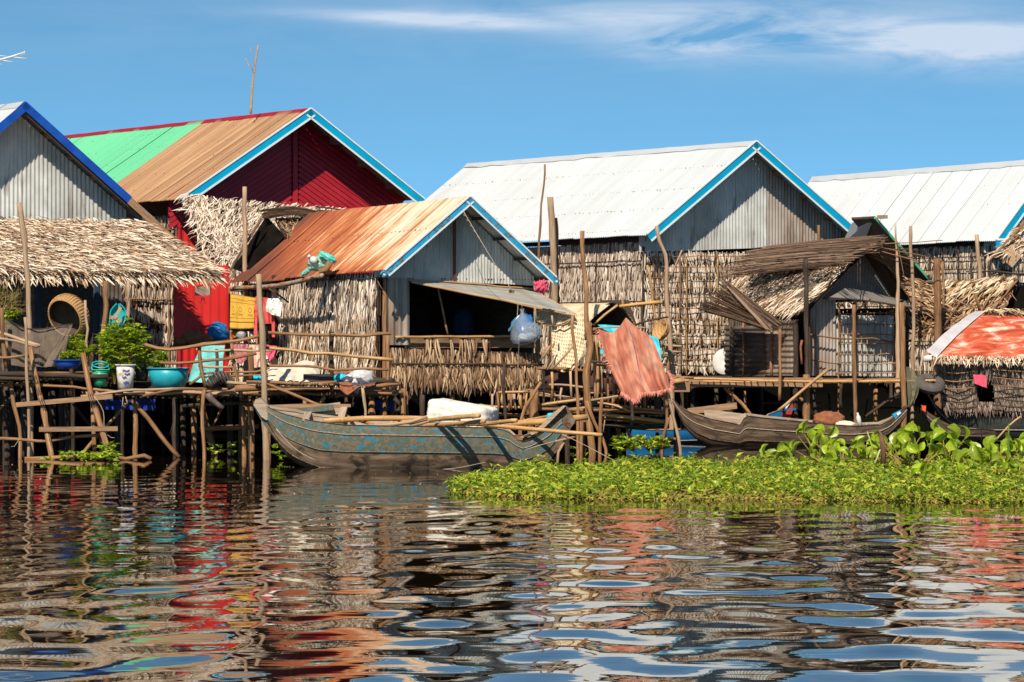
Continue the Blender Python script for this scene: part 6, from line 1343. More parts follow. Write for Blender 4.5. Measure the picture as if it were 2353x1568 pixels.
# ================================================================== things on the decks
def transl_bag(name, col, al):
    m, t, p = newmat(name); tr = nd(t, 'ShaderNodeBsdfTransparent'); mx = nd(t, 'ShaderNodeMixShader'); f = tex(t, 'Object', (8, 8, 3), 4, .6)
    k = mth(t, 'ADD', mth(t, 'MULTIPLY', f, .5), al-.25, True); p.inputs['Base Color'].default_value = col+(1,); p.inputs['Roughness'].default_value = .25
    t.links.new(k, mx.inputs[0]); t.links.new(tr.outputs[0], mx.inputs[1]); t.links.new(p.outputs[0], mx.inputs[2]); t.links.new(mx.outputs[0], t.nodes['Material Output'].inputs[0]); return m
BG = thing('plastic_bag', 'clear plastic bag with blue stuff hanging at the right end of the opening', 'bag', P(b2(920, 60), 65.6))
lathe(BG, 'bag', transl_bag('clear_bag', (.40, .46, .54), .34), P(b1(1345, 1270), 65.9), V((.08, 0, -1)), [(0, .05), (.06, .03), (.12, .06), (.2, .12), (.3, .19), (.42, .25), (.56, .27), (.64, .22), (.68, .05)], 20); lumpy(BG, 'bag_side', transl_bag('clear_bag2', (.40, .46, .54), .34), P(b1(1440, 1480), 65.9), .17, .12, .17, .1, .6, 2.1, .3)
lumpy(BG, 'blue_bundle', cloth_blue, P(b1(1375, 1420), 66.0), .15, .12, .2, 0, .3, 2.2, .2); lumpy(BG, 'white_bundle', white_bag, P(b1(1395, 1530), 65.95), .17, .12, .09, 0, 0, 2.2, .25)
cord(BG, PP(b1, [(1345, 1200), (1345, 1270)], 65.9), .008)
BG2 = thing('plastic_bag', 'second limp blue bag knotted beside the big clear bag', 'bag', P(b1(1250, 1410), 66)); lathe(BG2, 'bag', transl_bag('blue_bag', (.10, .28, .42), .7), P(b1(1325, 1330), 66), V((-.7, 0, -1)), [(0, .02), (.1, .05), (.2, .06), (.27, .02), (.34, .03), (.38, .0)], 10)
tag(lumpy(None, 'blue_bundle', plain('dark_blue_bundle', (.002, .018, .05), .7), P(b1(800, 1410), 69.6), .22, .2, .34, 0, 0, 2.2, .15), 'big dark blue bundle hanging in the gloom of the hut opening', 'bundle')
tag(lumpy(None, 'pink_bundle', cloth_pink, P(b1(1520, 1065), 67.2), .13, .06, .13, .3, .7, 1.5, .7, 26, 2.2), 'pink cloth bundle tucked under the right end of the rusty hut roof', 'bundle')
BT = thing('green_bag', 'pale green plastic bag with a bottle thrown on the rusty roof', 'bag', P(q3(860, 720), 69))
pb = P(q3(870, 710), 68.4); lumpy(BT, 'bag', transl_bag('green_bag', (.30, .62, .48), .75), pb, .22, .16, .14, .2, -.2, 2.2, .25); lumpy(BT, 'bag_tail', plain('green_film', (.12, .55, .45), .4), P(q3(790, 765), 68.4), .16, .05, .04, 0, -.6, 2.5, .3); lumpy(BT, 'bag_tail', plain('green_film', (.12, .55, .45), .4), P(q3(940, 665), 68.2), .18, .09, .07, 0, .5, 2.5, .3)
lathe(BT, 'bottle', white_plastic, P(q3(790, 650), 68.2), V((.8, .1, -.7)), [(0, .0), (0, .035), (.05, .035), (.05, .025), (.1, .07), (.2, .08), (.2, 0)], 12)
tag(pole(None, PP(q3, [(870, 770), (930, 755), (965, 700)], 68.0), .075, 'driftwood', wood, wob=.03), 'short thick branch lying by the green bag on the rusty roof', 'branch')
# front deck of the hut
o = sheet('tarp', None, tarp_cream, [q3(490, 1500), q3(560, 1485), q3(660, 1490), q3(760, 1450), q3(840, 1465), q3(885, 1520)], [q3(480, 1640), q3(600, 1640), q3(700, 1650), q3(800, 1640), q3(860, 1640)], 65.0, 63.9, nu=34, nv=14, fold=.08, ff=3)
tag(o, 'cream coloured tarp heaped on the deck behind the lowest rail', 'tarp')
mb = MB(); c = P(q4(905, 530), 64.0); mb.box(c, V((2.0*.98, 0, 0))*.49, V((0, .4, 0)), UP*.14); o = mb.build('black_tray', plain('black_tray', (.035, .033, .03), .6, .3), None); tag(o, 'long black box on the deck right of the cream tarp', 'box')
tag(lumpy(None, 'blue_bag', cloth_cyan, P(q4(1245, 492), 63.9), .13, .12, .08, .2, -.2, 2.2, .2), 'bright blue bag beside the white bag on the deck', 'bag')
WB = thing('white_bag', 'puffed white plastic bag hanging over the deck edge', 'bag', P(q4(1440, 500), 63.8)); lumpy(WB, 'bag', white_bag, P(q4(1440, 490), 63.8), .22, .15, .155, .2, 0, 2.2, .2, sc=3.5); lumpy(WB, 'bag_tail', white_bag, P(q4(1385, 570), 63.5), .05, .04, .13, .2, -.2, 2.2, .3); lumpy(WB, 'bag_tail', white_bag, P(q4(1320, 500), 63.7), .1, .08, .07, .2, -.2, 2.2, .3)
BN = thing('brown_net', 'rust brown net spread under the white bag over the deck edge', 'net', P(q4(1300, 560), 63.4))
sheet('net', BN, brown_cloth, [q4(1190, 535), q4(1300, 530), q4(1450, 560), q4(1570, 530)], [q4(1240, 600), q4(1310, 655), q4(1420, 575), q4(1560, 560)], 63.6, 63.2, nu=20, nv=6, fold=.04, ff=3); sheet('net', BN, brown_cloth, [q4(1190, 445), q4(1280, 430), q4(1380, 440)], [q4(1190, 500), q4(1300, 500), q4(1400, 480)], 64.4, 64.3, nu=12, nv=6, fold=.04, ff=2)
# chain
def chain(lbl, f, pts, Y):
    t = thing('chain', lbl, 'chain', P(f(*pts[0]), Y)); pp = noisy_path(PP(f, pts, Y), .0, .045)
    for i, p in enumerate(pp): torus(t, 'chain_link', rope_dark, p, V((1, .2, 0)) if i % 2 else V((.2, 1, 0)), .018, .006, 8, 4)
chain('rusty chain hanging below the white bag', q4, [(1365, 590), (1362, 660), (1362, 750)], 63.3)
# laundry -------------------------------------------------------------
def gold_mat():
    m, t, p = newmat('gold_sarong'); c = nd(t, 'ShaderNodeTexCoord'); sp = nd(t, 'ShaderNodeSeparateXYZ'); t.links.new(c.outputs['UV'], sp.inputs[0])
    u, v = sp.outputs[0], sp.outputs[1]
    fine = mth(t, 'MULTIPLY', mth(t, 'ADD', mth(t, 'MULTIPLY', mth(t, 'SINE', mth(t, 'MULTIPLY', u, 160)), mth(t, 'SINE', mth(t, 'MULTIPLY', v, 120))), 1.0), .5)
    bands = mth(t, 'LESS_THAN', mth(t, 'ABSOLUTE', mth(t, 'SUBTRACT', v, .80)), .02); b2_ = mth(t, 'LESS_THAN', mth(t, 'ABSOLUTE', mth(t, 'SUBTRACT', v, .22)), .008); b3_ = mth(t, 'LESS_THAN', mth(t, 'ABSOLUTE', mth(t, 'SUBTRACT', v, .68)), .008)
    bot = mth(t, 'GREATER_THAN', v, .965)
    fr = mth(t, 'FRACT', mth(t, 'MULTIPLY', u, 3.0)); dx = mth(t, 'ABSOLUTE', mth(t, 'SUBTRACT', fr, .5)); dv = mth(t, 'ABSOLUTE', mth(t, 'SUBTRACT', v, .42))
    ring = mth(t, 'ADD', mth(t, 'POWER', mth(t, 'DIVIDE', dx, .15), 2), mth(t, 'POWER', mth(t, 'DIVIDE', dv, .07), 2)); rg = mth(t, 'LESS_THAN', mth(t, 'ABSOLUTE', mth(t, 'SUBTRACT', ring, 1.0)), .3)
    dv2 = mth(t, 'ABSOLUTE', mth(t, 'SUBTRACT', v, .57)); rg2 = mth(t, 'MULTIPLY', mth(t, 'LESS_THAN', dx, .26), mth(t, 'LESS_THAN', mth(t, 'ABSOLUTE', mth(t, 'SUBTRACT', dv2, mth(t, 'MULTIPLY', dx, .12))), .01))
    k = mth(t, 'MAXIMUM', mth(t, 'MAXIMUM', mth(t, 'MAXIMUM', bands, b2_), mth(t, 'MAXIMUM', b3_, bot)), mth(t, 'MAXIMUM', rg, rg2))
    base = mixc(t, mth(t, 'MULTIPLY', fine, .35), (.72, .40, .035), (.40, .20, .02)); col = mixc(t, mth(t, 'MULTIPLY', k, .8), base, (.10, .05, .02)); t.links.new(col, p.inputs['Base Color']); p.inputs['Roughness'].default_value = .75; return m
GS = thing('sarong', 'golden patterned sarong hung to dry under the far end of the rusty roof', 'sarong', P(c2(1100, 300), 70.5))
sheet('sarong', GS, gold_mat(), [c2(915, 65), c2(1050, 85), c2(1300, 125)], [c2(905, 590), c2(1080, 600), c2(1275, 590)], 70.6, 70.5, nu=24, nv=16, fold=.015, ff=2); sheet('fringe', GS, plain('dark_fringe', (.06, .045, .045), .9), [c2(905, 580), c2(1275, 580)], [c2(905, 620), c2(1275, 640)], 70.62, 70.6, nu=8, nv=3, fold=.01)
sheet('tie_cord', GS, wood, [c2(905, 55), c2(1320, 118)], [c2(905, 62), c2(1320, 128)], 70.5, 70.5, nu=6, nv=2, fold=0)
RS = thing('shirt', 'red shirt with long sleeves drying behind the pale sawn post', 'shirt', P(c2(1400, 300), 70.2))
sheet('shirt', RS, cloth_red, [c2(1305, 95), c2(1400, 110), c2(1500, 120)], [c2(1270, 350), c2(1420, 520), c2(1590, 510)], 70.2, 70.1, nu=16, fold=.05, ff=2); sheet('sleeve', RS, cloth_red, [c2(1280, 340), c2(1330, 350)], [c2(1270, 760), c2(1320, 750)], 70.1, 70.0, nu=6, fold=.03, ff=1); sheet('sleeve', RS, cloth_red, [c2(1540, 380), c2(1590, 390)], [c2(1550, 720), c2(1598, 725)], 70.0, 70.0, nu=6, fold=.02, ff=1)
WS = thing('shirt', 'white and cream shirt on the line over the red shirt', 'shirt', P(c2(1600, 250), 69.9)); sheet('shirt', WS, cloth_white, [c2(1475, 130), c2(1600, 125), c2(1705, 125)], [c2(1450, 320), c2(1560, 380), c2(1680, 410)], 69.9, 69.8, nu=14, fold=.05, ff=2); lumpy(WS, 'clothes_peg', blue_plastic, P(c2(1553, 125), 69.8), .012, .01, .04, 0, .2)
tag(lumpy(None, 'blue_cloth', cloth_blue, P(c2(720, 660), 70.5), .21, .15, .22, .2, .5, 2.0, .22), 'dark blue cloth bundle before the red tin wall', 'cloth')
tag(lumpy(None, 'orange_bag', plain('orange_film', (.60, .17, .02), .35), P(c2(990, 680), 70.7), .09, .07, .1, 0, 0, 2.2, .2), 'orange plastic bag below the golden sarong', 'bag'); tag(lumpy(None, 'grey_bag', plain('grey_film', (.30, .29, .29), .4), P(c2(1080, 690), 70.6), .1, .07, .1, 0, 0, 2.2, .2), 'grey bag next to the orange plastic bag', 'bag')
for i, (x, y, sx, sz) in enumerate(((350, 730, .24, .16), (160, 790, .16, .09), (540, 760, .14, .08))):
    tag(lumpy(None, 'sack', plain('brown_sack', (.20, .085, .04), .9), P(c2(x, y), 69.5), sx, .2, sz, 0, 0, 2.2, .15), ('large brown sack before the red tin wall', 'small sack at the left foot of the large brown sack', 'small sack right of the large brown sack, near the blue cloth')[i], 'sack')
tag(pole(None, PP(c2, [(0, 860), (400, 840), (820, 790)], 69.4), .02, 'shelf_pole', wood_dark), 'dark pole shelf under the brown sacks', 'pole')
TT = thing('tarp', 'torn pale turquoise tarp hanging behind the bent rails', 'tarp', P(c2(600, 1100), 66.3)); sheet('tarp', TT, plain('pale_turquoise', (.16, .52, .48), .6, .35, 4, .3), [c2(480, 860), c2(600, 850), c2(830, 850)], [c2(270, 1400), c2(500, 1420), c2(810, 1400)], 66.6, 65.6, nu=22, fold=.05, ff=3, mids=[c2(360, 1100), c2(560, 1100), c2(800, 1100)])
flowery = M('flowered_cloth', [(.36, (.35, .06, .10)), (.45, (.60, .12, .22)), (.52, (.20, .08, .10)), (.58, (.65, .35, .15)), (.66, (.5, .14, .3))], (9, 9, 1), 'UV', objvar=0, detail=3, bmp=0, rough=.8)
for nm, lab, mt, tp, bt, Yc in (('flowered_cloth', 'pink flowered cloth hung over the rail right of the turquoise tarp', flowery, [c2(955, 835), c2(1060, 830), c2(1190, 830)], [c2(1000, 1100), c2(1080, 1140), c2(1160, 1060)], 66.6),
    ('quilt', 'pale peach quilt hanging over the rail', M('peach_quilt', [(.4, (.70, .38, .28)), (.6, (.78, .55, .42))], (3, 9, 1), 'UV', objvar=0, rough=.9), [c2(1200, 835), c2(1380, 840)], [c2(1195, 1200), c2(1375, 1180)], 66.7), ('pink_cloth', 'bright red pink cloth between the rails at the leaf wall', cloth_pink, [c2(1445, 840), c2(1630, 860)], [c2(1470, 1000), c2(1540, 1130)], 67), ('cyan_rag', 'small square cyan rag hanging from the lowest rail', cloth_cyan, [c2(1265, 1310), c2(1385, 1310)], [c2(1262, 1390), c2(1385, 1390)], 64.5)):
    tag(sheet(nm, None, mt, tp, bt, Yc, Yc-.1, nu=16, fold=.03, ff=3), lab, 'cloth')
RL = thing('tarp_roll', 'rolled black brown tarp lashed over the deck beam', 'tarp', P(c2(800, 1400), 63.7)); rollm = plain('black_brown_tarp', (.12, .085, .065), .6, .35, 7, .4)
pole(RL, PP(c2, [(590, 1470), (660, 1380), (780, 1310), (850, 1350), (920, 1430), (960, 1500)], 63.7), .12, 'roll', rollm, r1=.11, wob=.03, n=12); pole(RL, PP(q2, [(1590, 920), (1610, 960), (1660, 1000), (1700, 1030)], 63.7), .08, 'roll', rollm, r1=.06, wob=.02, n=10)
for k in range(5): lash(RL, P(c2(640+k*60, 1395-60*math.sin(k*.7)), 63.65), .125, V((1, 0, .6)), rope_dark)
# things hanging by the thatched awning
SC = thing('boat_shaped_scoop', 'teal plastic scoop with a wooden cross hanging from the short pale post', 'scoop', P(q2(895, 360), 66.1)); tp = teal_plastic
G = []
for j in range(13):
    v = j/12; cy = lerp(235, 490, v); hw = 62*(math.sin(min(1, v*3+.12)*math.pi/2))*(1-.55*max(0, v-.55)*2)*(1-.12*v); cx = 905-45*v+15*math.sin(v*3); G.append([P(q2(cx+hw*math.cos(a_), cy), 66.1)+V((0, .10*math.sin(a_), 0)) for a_ in [math.pi*k/8 for k in range(9)]])
mb = MB(); mb.grid(G); mb.build('shell', tp, SC, True)
mb = MB(); [mb.tube([g[0] for g in G], .012, 5), mb.tube([g[-1] for g in G], .012, 5)]; mb.build('rim', tp, SC)
mb = MB(); mb.bar(P(q2(838, 335), 66.0), P(q2(935, 368), 66.0), .03, .06); mb.build('cross_bar', wood_pale, SC); mb = MB(); mb.bar(P(q2(925, 262), 65.98), P(q2(875, 352), 65.98), .03, .06); mb.build('cross_bar', wood_pale, SC); cord(SC, PP(q2, [(930, 238), (955, 140), (970, 60)], 66.1), .006, rope_dark)
RBK = thing('basket', 'big round rattan basket hung open side out before the dark doorway', 'basket', P(q2(505, 330), 65.2)); ax = V((.45, .75, .35))
lathe(RBK, 'basket_wall', basket_m, P(q2(495, 345), 65.0), ax, [(0, .345), (.0, .37), (.06, .40), (.13, .41), (.20, .40), (.28, .36), (.33, .25), (.34, .02)], 40, (7, 1)); lathe(RBK, 'lining', plank_dark, P(q2(495, 345), 65.0), ax, [(.0, .35), (.12, .385), (.26, .34), (.31, .02)], 30)
axn = ax.normalized(); uu = axn.orthogonal().normalized(); vv_ = axn.cross(uu); mb = MB()
for k in range(44): a_ = 2*math.pi*k/44; mb.tube([P(q2(495, 345), 65.0)+axn*d+(uu*math.cos(a_)+vv_*math.sin(a_))*(r_+.008) for d, r_ in ((0, .37), (.06, .40), (.13, .41), (.2, .40), (.28, .36))], .009, 4)
mb.build('ribs', basket_m, RBK, kind='stuff'); torus(RBK, 'rim', basket_m, P(q2(495, 345), 65.0), ax, .36, .016, 40, 6)
def net_mat(name, col, al, sc=300):
    m, t, p = newmat(name); p.inputs['Base Color'].default_value = col+(1,); p.inputs['Roughness'].default_value = .9; tr = nd(t, 'ShaderNodeBsdfTransparent'); mx = nd(t, 'ShaderNodeMixShader'); f = tex(t, 'UV', (3, 3, 1), 4, .6)
    k = mth(t, 'ADD', mth(t, 'MULTIPLY', f, .6), al-.3, True); t.links.new(k, mx.inputs[0]); t.links.new(tr.outputs[0], mx.inputs[1]); t.links.new(p.outputs[0], mx.inputs[2]); t.links.new(mx.outputs[0], t.nodes['Material Output'].inputs[0]); return m
NT = thing('fishing_net', 'brown see-through fishing net slung between posts at the left', 'net', P(q2(300, 560), 64.9)); nm_ = net_mat('fishing_net', (.22, .16, .12), .55)
sheet('net', NT, nm_, [q2(15, 335), q2(110, 395), q2(200, 425), q2(330, 430), q2(430, 410), q2(555, 390)], [q2(60, 700), q2(180, 720), q2(280, 715), q2(350, 725), q2(440, 690), q2(500, 600)], 64.9, 64.6, nu=30, nv=14, fold=.05, ff=4)
cord(NT, PP(q2, [(15, 330), (110, 390), (200, 425), (330, 428), (430, 408), (555, 388)], 64.85), .014, wood_dark); sheet('net', NT, nm_, [q2(510, 420), q2(560, 395)], [q2(330, 720), q2(440, 715)], 64.8, 64.5, nu=10, nv=12, fold=.04, ff=2)
NB = thing('net_bag', 'olive net hanging in a long loop from the right platform post', 'net', P(b6(1010, 560), 72.7)); sheet('net', NB, net_mat('olive_net', (.16, .15, .09), .75), [b6(955, 390), b6(1000, 400)], [b6(975, 760), b6(990, 765)], 72.7, 72.7, mids=[b6(965, 580), b6(1075, 580)], nu=10, nv=18, fold=.03, ff=2)
# buckets, basins
def rimmed(name, label, cat, mat, c, r0, r1, h_, n=28, fill=soil, lip=.015):
    t = thing(name, label, cat, c); shl = lathe(t, 'shell', mat, c, UP, [(0, 0), (0, r0), (h_*.5, (r0+r1)/2*1.02), (h_, r1), (h_, r1-lip), (h_*.85, r1-lip*2), (h_*.84, 0.0)], n)
    torus(shl, 'rim', mat, c+UP*h_, UP, r1+.008, lip, n, 6); lathe(t, 'earth', fill, c+UP*(h_*.84), UP, [(0, r1-lip*2), (.02, r1*.6), (.03, 0)], 14); return t
zt_ = lambda v, Y: zv(v, Y)
def at2(x, y, Y): p = P(q2(x, y), Y); return p
c = at2(960, 905, 64.1); BKT = rimmed('bucket', 'white plastic paint bucket with faded print, planted with a leafy bush', 'bucket', M('white_bucket', [(.42, (.66, .60, .52)), (.55, (.74, .70, .64)), (.66, (.45, .33, .22))], (5, 5, 5), 'Object', objvar=0, bmp=0), c, .13, .17, .48)
for k, (dx, z_, wd) in enumerate(((.03, .36, .12), (.05, .30, .10), (.0, .24, .08), (.03, .15, .11), (.04, .09, .07))):
    mb = MB(); a_ = [V((c.x+dx+wd*(i/4-.5), c.y-math.sqrt(max(0, .163**2-(dx+wd*(i/4-.5))**2))-.006, c.z+z_+.012*math.sin(i*2+k))) for i in range(5)]; mb.grid([a_, [q+UP*.03 for q in a_]]); mb.build('print_mark', plain('blue_print', (.07, .10, .30), .6), BKT)
c = at2(1290, 880, 64.2); rimmed('basin', 'wide turquoise plastic basin with a small shrub on the deck', 'basin', plain('turquoise_plastic', (.02, .34, .40), .4, .2), c, .30, .385, .36)
c = at2(520, 735, 64.4); rimmed('basin', 'deep blue plastic basin of seedlings behind the ladder top', 'basin', blue_plastic, c, .19, .265, .16)
c = at2(768, 868, 64.1); GB = rimmed('basket', 'small green plastic basket with handle on the lower deck', 'basket', green_plastic, c, .11, .15, .30)
torus(GB, 'handle', teal_plastic, c+UP*.34, V((.1, -.5, 1)), .16, .014, 24, 5); torus(GB, 'handle', teal_plastic, c+UP*.40, V((.1, -.4, 1)), .15, .012, 24, 5)
c = at2(1085, 830, 64.5); rimmed('pot', 'old black pot half buried between bucket and basin', 'pot', plain('black_pot', (.05, .04, .035), .7), c, .10, .13, .25)
tag(lumpy(None, 'earth_heap', soil, at2(1000, 900, 64.9), .9, .4, .16, 0, 0, 2.2, .2), 'heap of dark earth on the deck around the bucket', 'earth')

LID = thing('metal_lid', 'round pale metal lid leaning at the left end of the thatched hut wall', 'lid', P((1652, 855), 76)); lathe(LID, 'lid', white_plastic, P((1664, 831), 79.6), V((-.45, -.85, .1)), [(0, .0), (.02, .15), (.0, .29), (-.02, .31), (-.02, .0)], 24)
for lab, a, b_, Y_, h_ in (('blue painted board under the lower deck left of the braced stilt', (735, 1000), (1190, 1010), 67.5, .22), ('long blue board in the dark beneath the white bag', (3000, 0), (3300, 0), 0, 0)):
    if Y_: pa_, pb_ = P(q2(*a), Y_), P(q2(*b_), Y_)
    else: pa_, pb_ = P((858, 930), 69), P((905, 932), 69); h_ = .2
    mb = MB(); mb.bar(pa_, pb_, .04, h_); tag(mb.build('painted_board', plain('deep_blue_paint', (.01, .05, .36), .5, .7, 9), None), lab, 'board')
HK = thing('hanging_container', 'rusty square container hanging before the red tin wall', 'container', P(c2(480, 40), 70)); mb = MB(); q = P(c2(370, 85), 70.0); mb.box(q, V((.30, 0, .01)), V((0, .2, 0)), V((0, 0, .18))); mb.build('box', tin_brown, HK); cord(HK, PP(c2, [(500, 80), (495, 110), (450, 190)], 69.95), .012, cloth_pink, 'ribbon'); cord(HK, PP(c2, [(498, 100), (530, 210)], 69.95), .012, cloth_pink, 'ribbon'); cord(HK, PP(c2, [(590, 0), (600, 60), (540, 100)], 69.95), .008)
# ================================================================== plants
G1 = leafmat('fresh_leaf', [(0, (.12, .22, .012)), (.4, (.30, .44, .022)), (.8, (.50, .60, .04)), (1, (.66, .64, .07))], .15, .45, .35, .4)
G2 = leafmat('creeper_leaf', [(0, (.08, .17, .015)), (.3, (.27, .42, .03)), (.7, (.52, .62, .06)), (.93, (.74, .72, .10)), (1, (.75, .50, .06))], .12, .42, .40, .4)
G3 = leafmat('hyacinth_leaf', [(0, (.12, .22, .015)), (.5, (.32, .44, .02)), (.9, (.48, .55, .03)), (1, (.55, .42, .05))], .2, .32, .3, .5)
STM = leafmat('plant_stem', [(0, (.20, .16, .03)), (.5, (.28, .26, .05)), (1, (.36, .17, .07))], .2, .6, 0, .3)
DRY = leafmat('dry_grass', [(0, (.20, .16, .06)), (1, (.42, .36, .14))], .1, .8, .2, .2)
def leaves_np(C_, Dir, Nrm, Ln, Wd, cup=.25):
    """folded pointed leaves ; returns verts, tris"""
    n = len(C_); Dir = Dir/np.linalg.norm(Dir, axis=1, keepdims=True); Sd = np.cross(Dir, Nrm); Sd /= np.maximum(1e-6, np.linalg.norm(Sd, axis=1, keepdims=True)); Nn = np.cross(Sd, Dir)
    Ln = Ln[:, None]; Wd = Wd[:, None]
    p0 = C_; p1 = C_+Dir*Ln*.42+Nn*Ln*.10; p2 = C_+Dir*Ln-Nn*Ln*.12; l1 = C_+Dir*Ln*.36-Sd*Wd*.5+Nn*(Wd*cup+Ln*.09); r1 = C_+Dir*Ln*.36+Sd*Wd*.5+Nn*(Wd*cup+Ln*.09)
    VV = np.stack([p0, l1, p1, r1, p2], 1).reshape(-1, 3); b_ = (np.arange(n)*5)[:, None, None]
    F = (b_+np.array([[0, 2, 1], [0, 3, 2], [1, 2, 4], [2, 3, 4]])[None]).reshape(-1, 3); return VV, F
def rnd_dir(n, up=.3, sp=1.0):
    a = RNG.uniform(0, 2*math.pi, n); z = RNG.normal(up, .35*sp, n); return np.stack([np.cos(a), np.sin(a), z], 1)
def bush(par, c, rx, ry, rz, twigs, per, L, W, mat=None, base=None, name='foliage', stem=True):
    mat = mat or G1; base = base or V((c.x, c.y, c.z-rz)); Cs = []; Ds = []; mb = MB()
    for i in range(twigs):
        d = V((random.gauss(0, 1), random.gauss(0, 1), random.gauss(.25, 1))).normalized(); k = random.uniform(.45, 1)**.6; tip = V((c.x+d.x*rx*k, c.y+d.y*ry*k, c.z+d.z*rz*k))
        mid = lerp(base, tip, .5)+V((random.gauss(0, .1)*rx, random.gauss(0, .1)*ry, .05)); 
        if stem: mb.tube([base+V((random.gauss(0, .08)*rx, 0, 0)), mid, tip], [.007, .005, .003], 3, cap=False)
        for r_ in range(3):
            q = lerp(mid, tip, .45+.28*r_)
            for j in range(per): a_ = j*2*math.pi/per+r_; Cs.append(tuple(q)); Ds.append((math.cos(a_), math.sin(a_), random.gauss(.35, .3)))
    n = len(Cs); VV, F = leaves_np(np.array(Cs), np.array(Ds), np.tile(np.array([0, 0, 1.]), (n, 1))+RNG.normal(0, .3, (n, 3)), L*RNG.uniform(.6, 1.3, n), W*RNG.uniform(.7, 1.2, n))
    np_obj(name, VV, F, mat, par, 'stuff')
    if mb.v: mb.build('stems', STM, par, kind='stuff')
def plant(name, label, cat, c, *a, **k): t = thing(name, label, cat, (c.x, c.y, c.z-a[2])); bush(t, c, *a, **k); return t
c = P(q2(935, 590), 64.3); plant('bush', 'bright green leafy bush growing in the white bucket', 'bush', P(q2(960, 570), 64.3), .50, .4, .50, 120, 6, .115, .05, base=P(q2(960, 720), 64.2))
bush(thing('bush', 'left hand shoot cluster of greenery beside the white bucket bush', 'bush', P(q2(830, 600), 64.6)), P(q2(840, 560), 64.6), .27, .25, .40, 55, 6, .11, .048, base=P(q2(900, 740), 64.5))
plant('shrub', 'small yellow green shrub in the turquoise basin', 'shrub', P(q2(1190, 680), 64.4), .28, .2, .26, 40, 6, .075, .03, base=P(q2(1200, 760), 64.4)); bush(thing('shrub', 'upright sprig behind the turquoise basin shrub', 'shrub', P(q2(1235, 680), 64.5)), P(q2(1238, 630), 64.5), .12, .1, .16, 16, 6, .075, .03, base=P(q2(1240, 740), 64.5))
plant('seedlings', 'dense low seedlings filling the deep blue basin', 'plant', P(q2(545, 640), 64.5), .26, .18, .10, 60, 6, .05, .03, base=P(q2(545, 690), 64.5)); plant('bush', 'dark green star leaved plant behind the blue basin', 'bush', P(q2(590, 560), 64.9), .27, .2, .22, 30, 7, .085, .028, base=P(q2(590, 690), 64.9)); plant('bush', 'spiky leaved plant touching the forked pale stick', 'bush', P(q2(665, 565), 64.5), .18, .15, .16, 16, 7, .085, .026, base=P(q2(650, 700), 64.5))
plant('shrub', 'little clump of leaves between green basket and bucket', 'shrub', P(q2(860, 770), 64.3), .12, .1, .12, 14, 5, .06, .025, base=P(q2(870, 850), 64.3)); plant('shrub', 'yellow green leaves poking in at the left edge before the net', 'shrub', P(q2(95, 320), 65.2), .12, .1, .06, 4, 5, .13, .07, base=P(q2(20, 420), 65.2)); plant('shrub', 'few yellow leaves seen through the left end of the net', 'shrub', P(q2(45, 400), 65.2), .08, .1, .12, 4, 4, .13, .06, base=P(q2(20, 460), 65.2))
# grass behind the net, bare shrub, hanging plants by the leaf wall
def grass(label, c, w_, h_, n, mat=DRY, name='grass_tuft'):
    mb = MB()
    for i in range(n): b_ = V((c.x+random.gauss(0, w_), c.y+random.uniform(-.2, .2), c.z)); t_ = b_+V((random.gauss(0, .12), random.gauss(0, .05), h_*random.uniform(.4, 1.1))); mb.tube([b_, lerp(b_, t_, .6)+V((0, 0, .02)), t_+V((random.gauss(0, .06), 0, -.02))], [.005, .004, .001], 3, cap=False)
    return tag(mb.build(name, mat, None), label, 'grass')
grass('thin dry grass growing behind the brown fishing net', P(q2(330, 700), 65.2), .32, .75, 130)
BS = thing('bare_shrub', 'leafless grey twiggy shrub at the left edge under the awning', 'shrub', P(q2(0, 320), 65.6)); mb = MB()
def twig(p, d, L, r_, k):
    q = p+d*L; mb.tube([p, lerp(p, q, .5)+V((random.gauss(0, .02), 0, random.gauss(0, .02))), q], [r_, r_*.8, r_*.5], 4, cap=False)
    if k:
        for _ in range(random.choice((2, 3))): twig(lerp(p, q, random.uniform(.5, 1)), (d+V((random.gauss(0, .45), random.gauss(0, .3), random.gauss(.05, .45)))).normalized(), L*.72, r_*.6, k-1)
for _ in range(5): twig(P(q2(-30, 400), 65.6), V((random.uniform(.1, .7), random.gauss(0, .2), 1)).normalized(), .35, .014, 4)
mb.build('twigs', STM, BS, kind='stuff')
plant('hanging_plant', 'dark grassy plants on a rack between forked post and leaf wall', 'plant', P(c3(1870, 850), 75.6), .22, .15, .45, 40, 5, .14, .02, mat=leafmat('dark_blades', [(0, (.03, .08, .02)), (1, (.09, .18, .03))], .1), base=P(c3(1870, 900), 75.6))
SK = thing('rack', 'rack of pale sticks holding grassy plants by the leaf wall', 'rack', P(c3(1870, 800), 75.3))
for y in (590, 720, 800, 980, 1110): pole(SK, PP(c3, [(1780, y), (2000, y+random.uniform(-10, 20))], 75.2), .028, 'shelf', wood_pale)

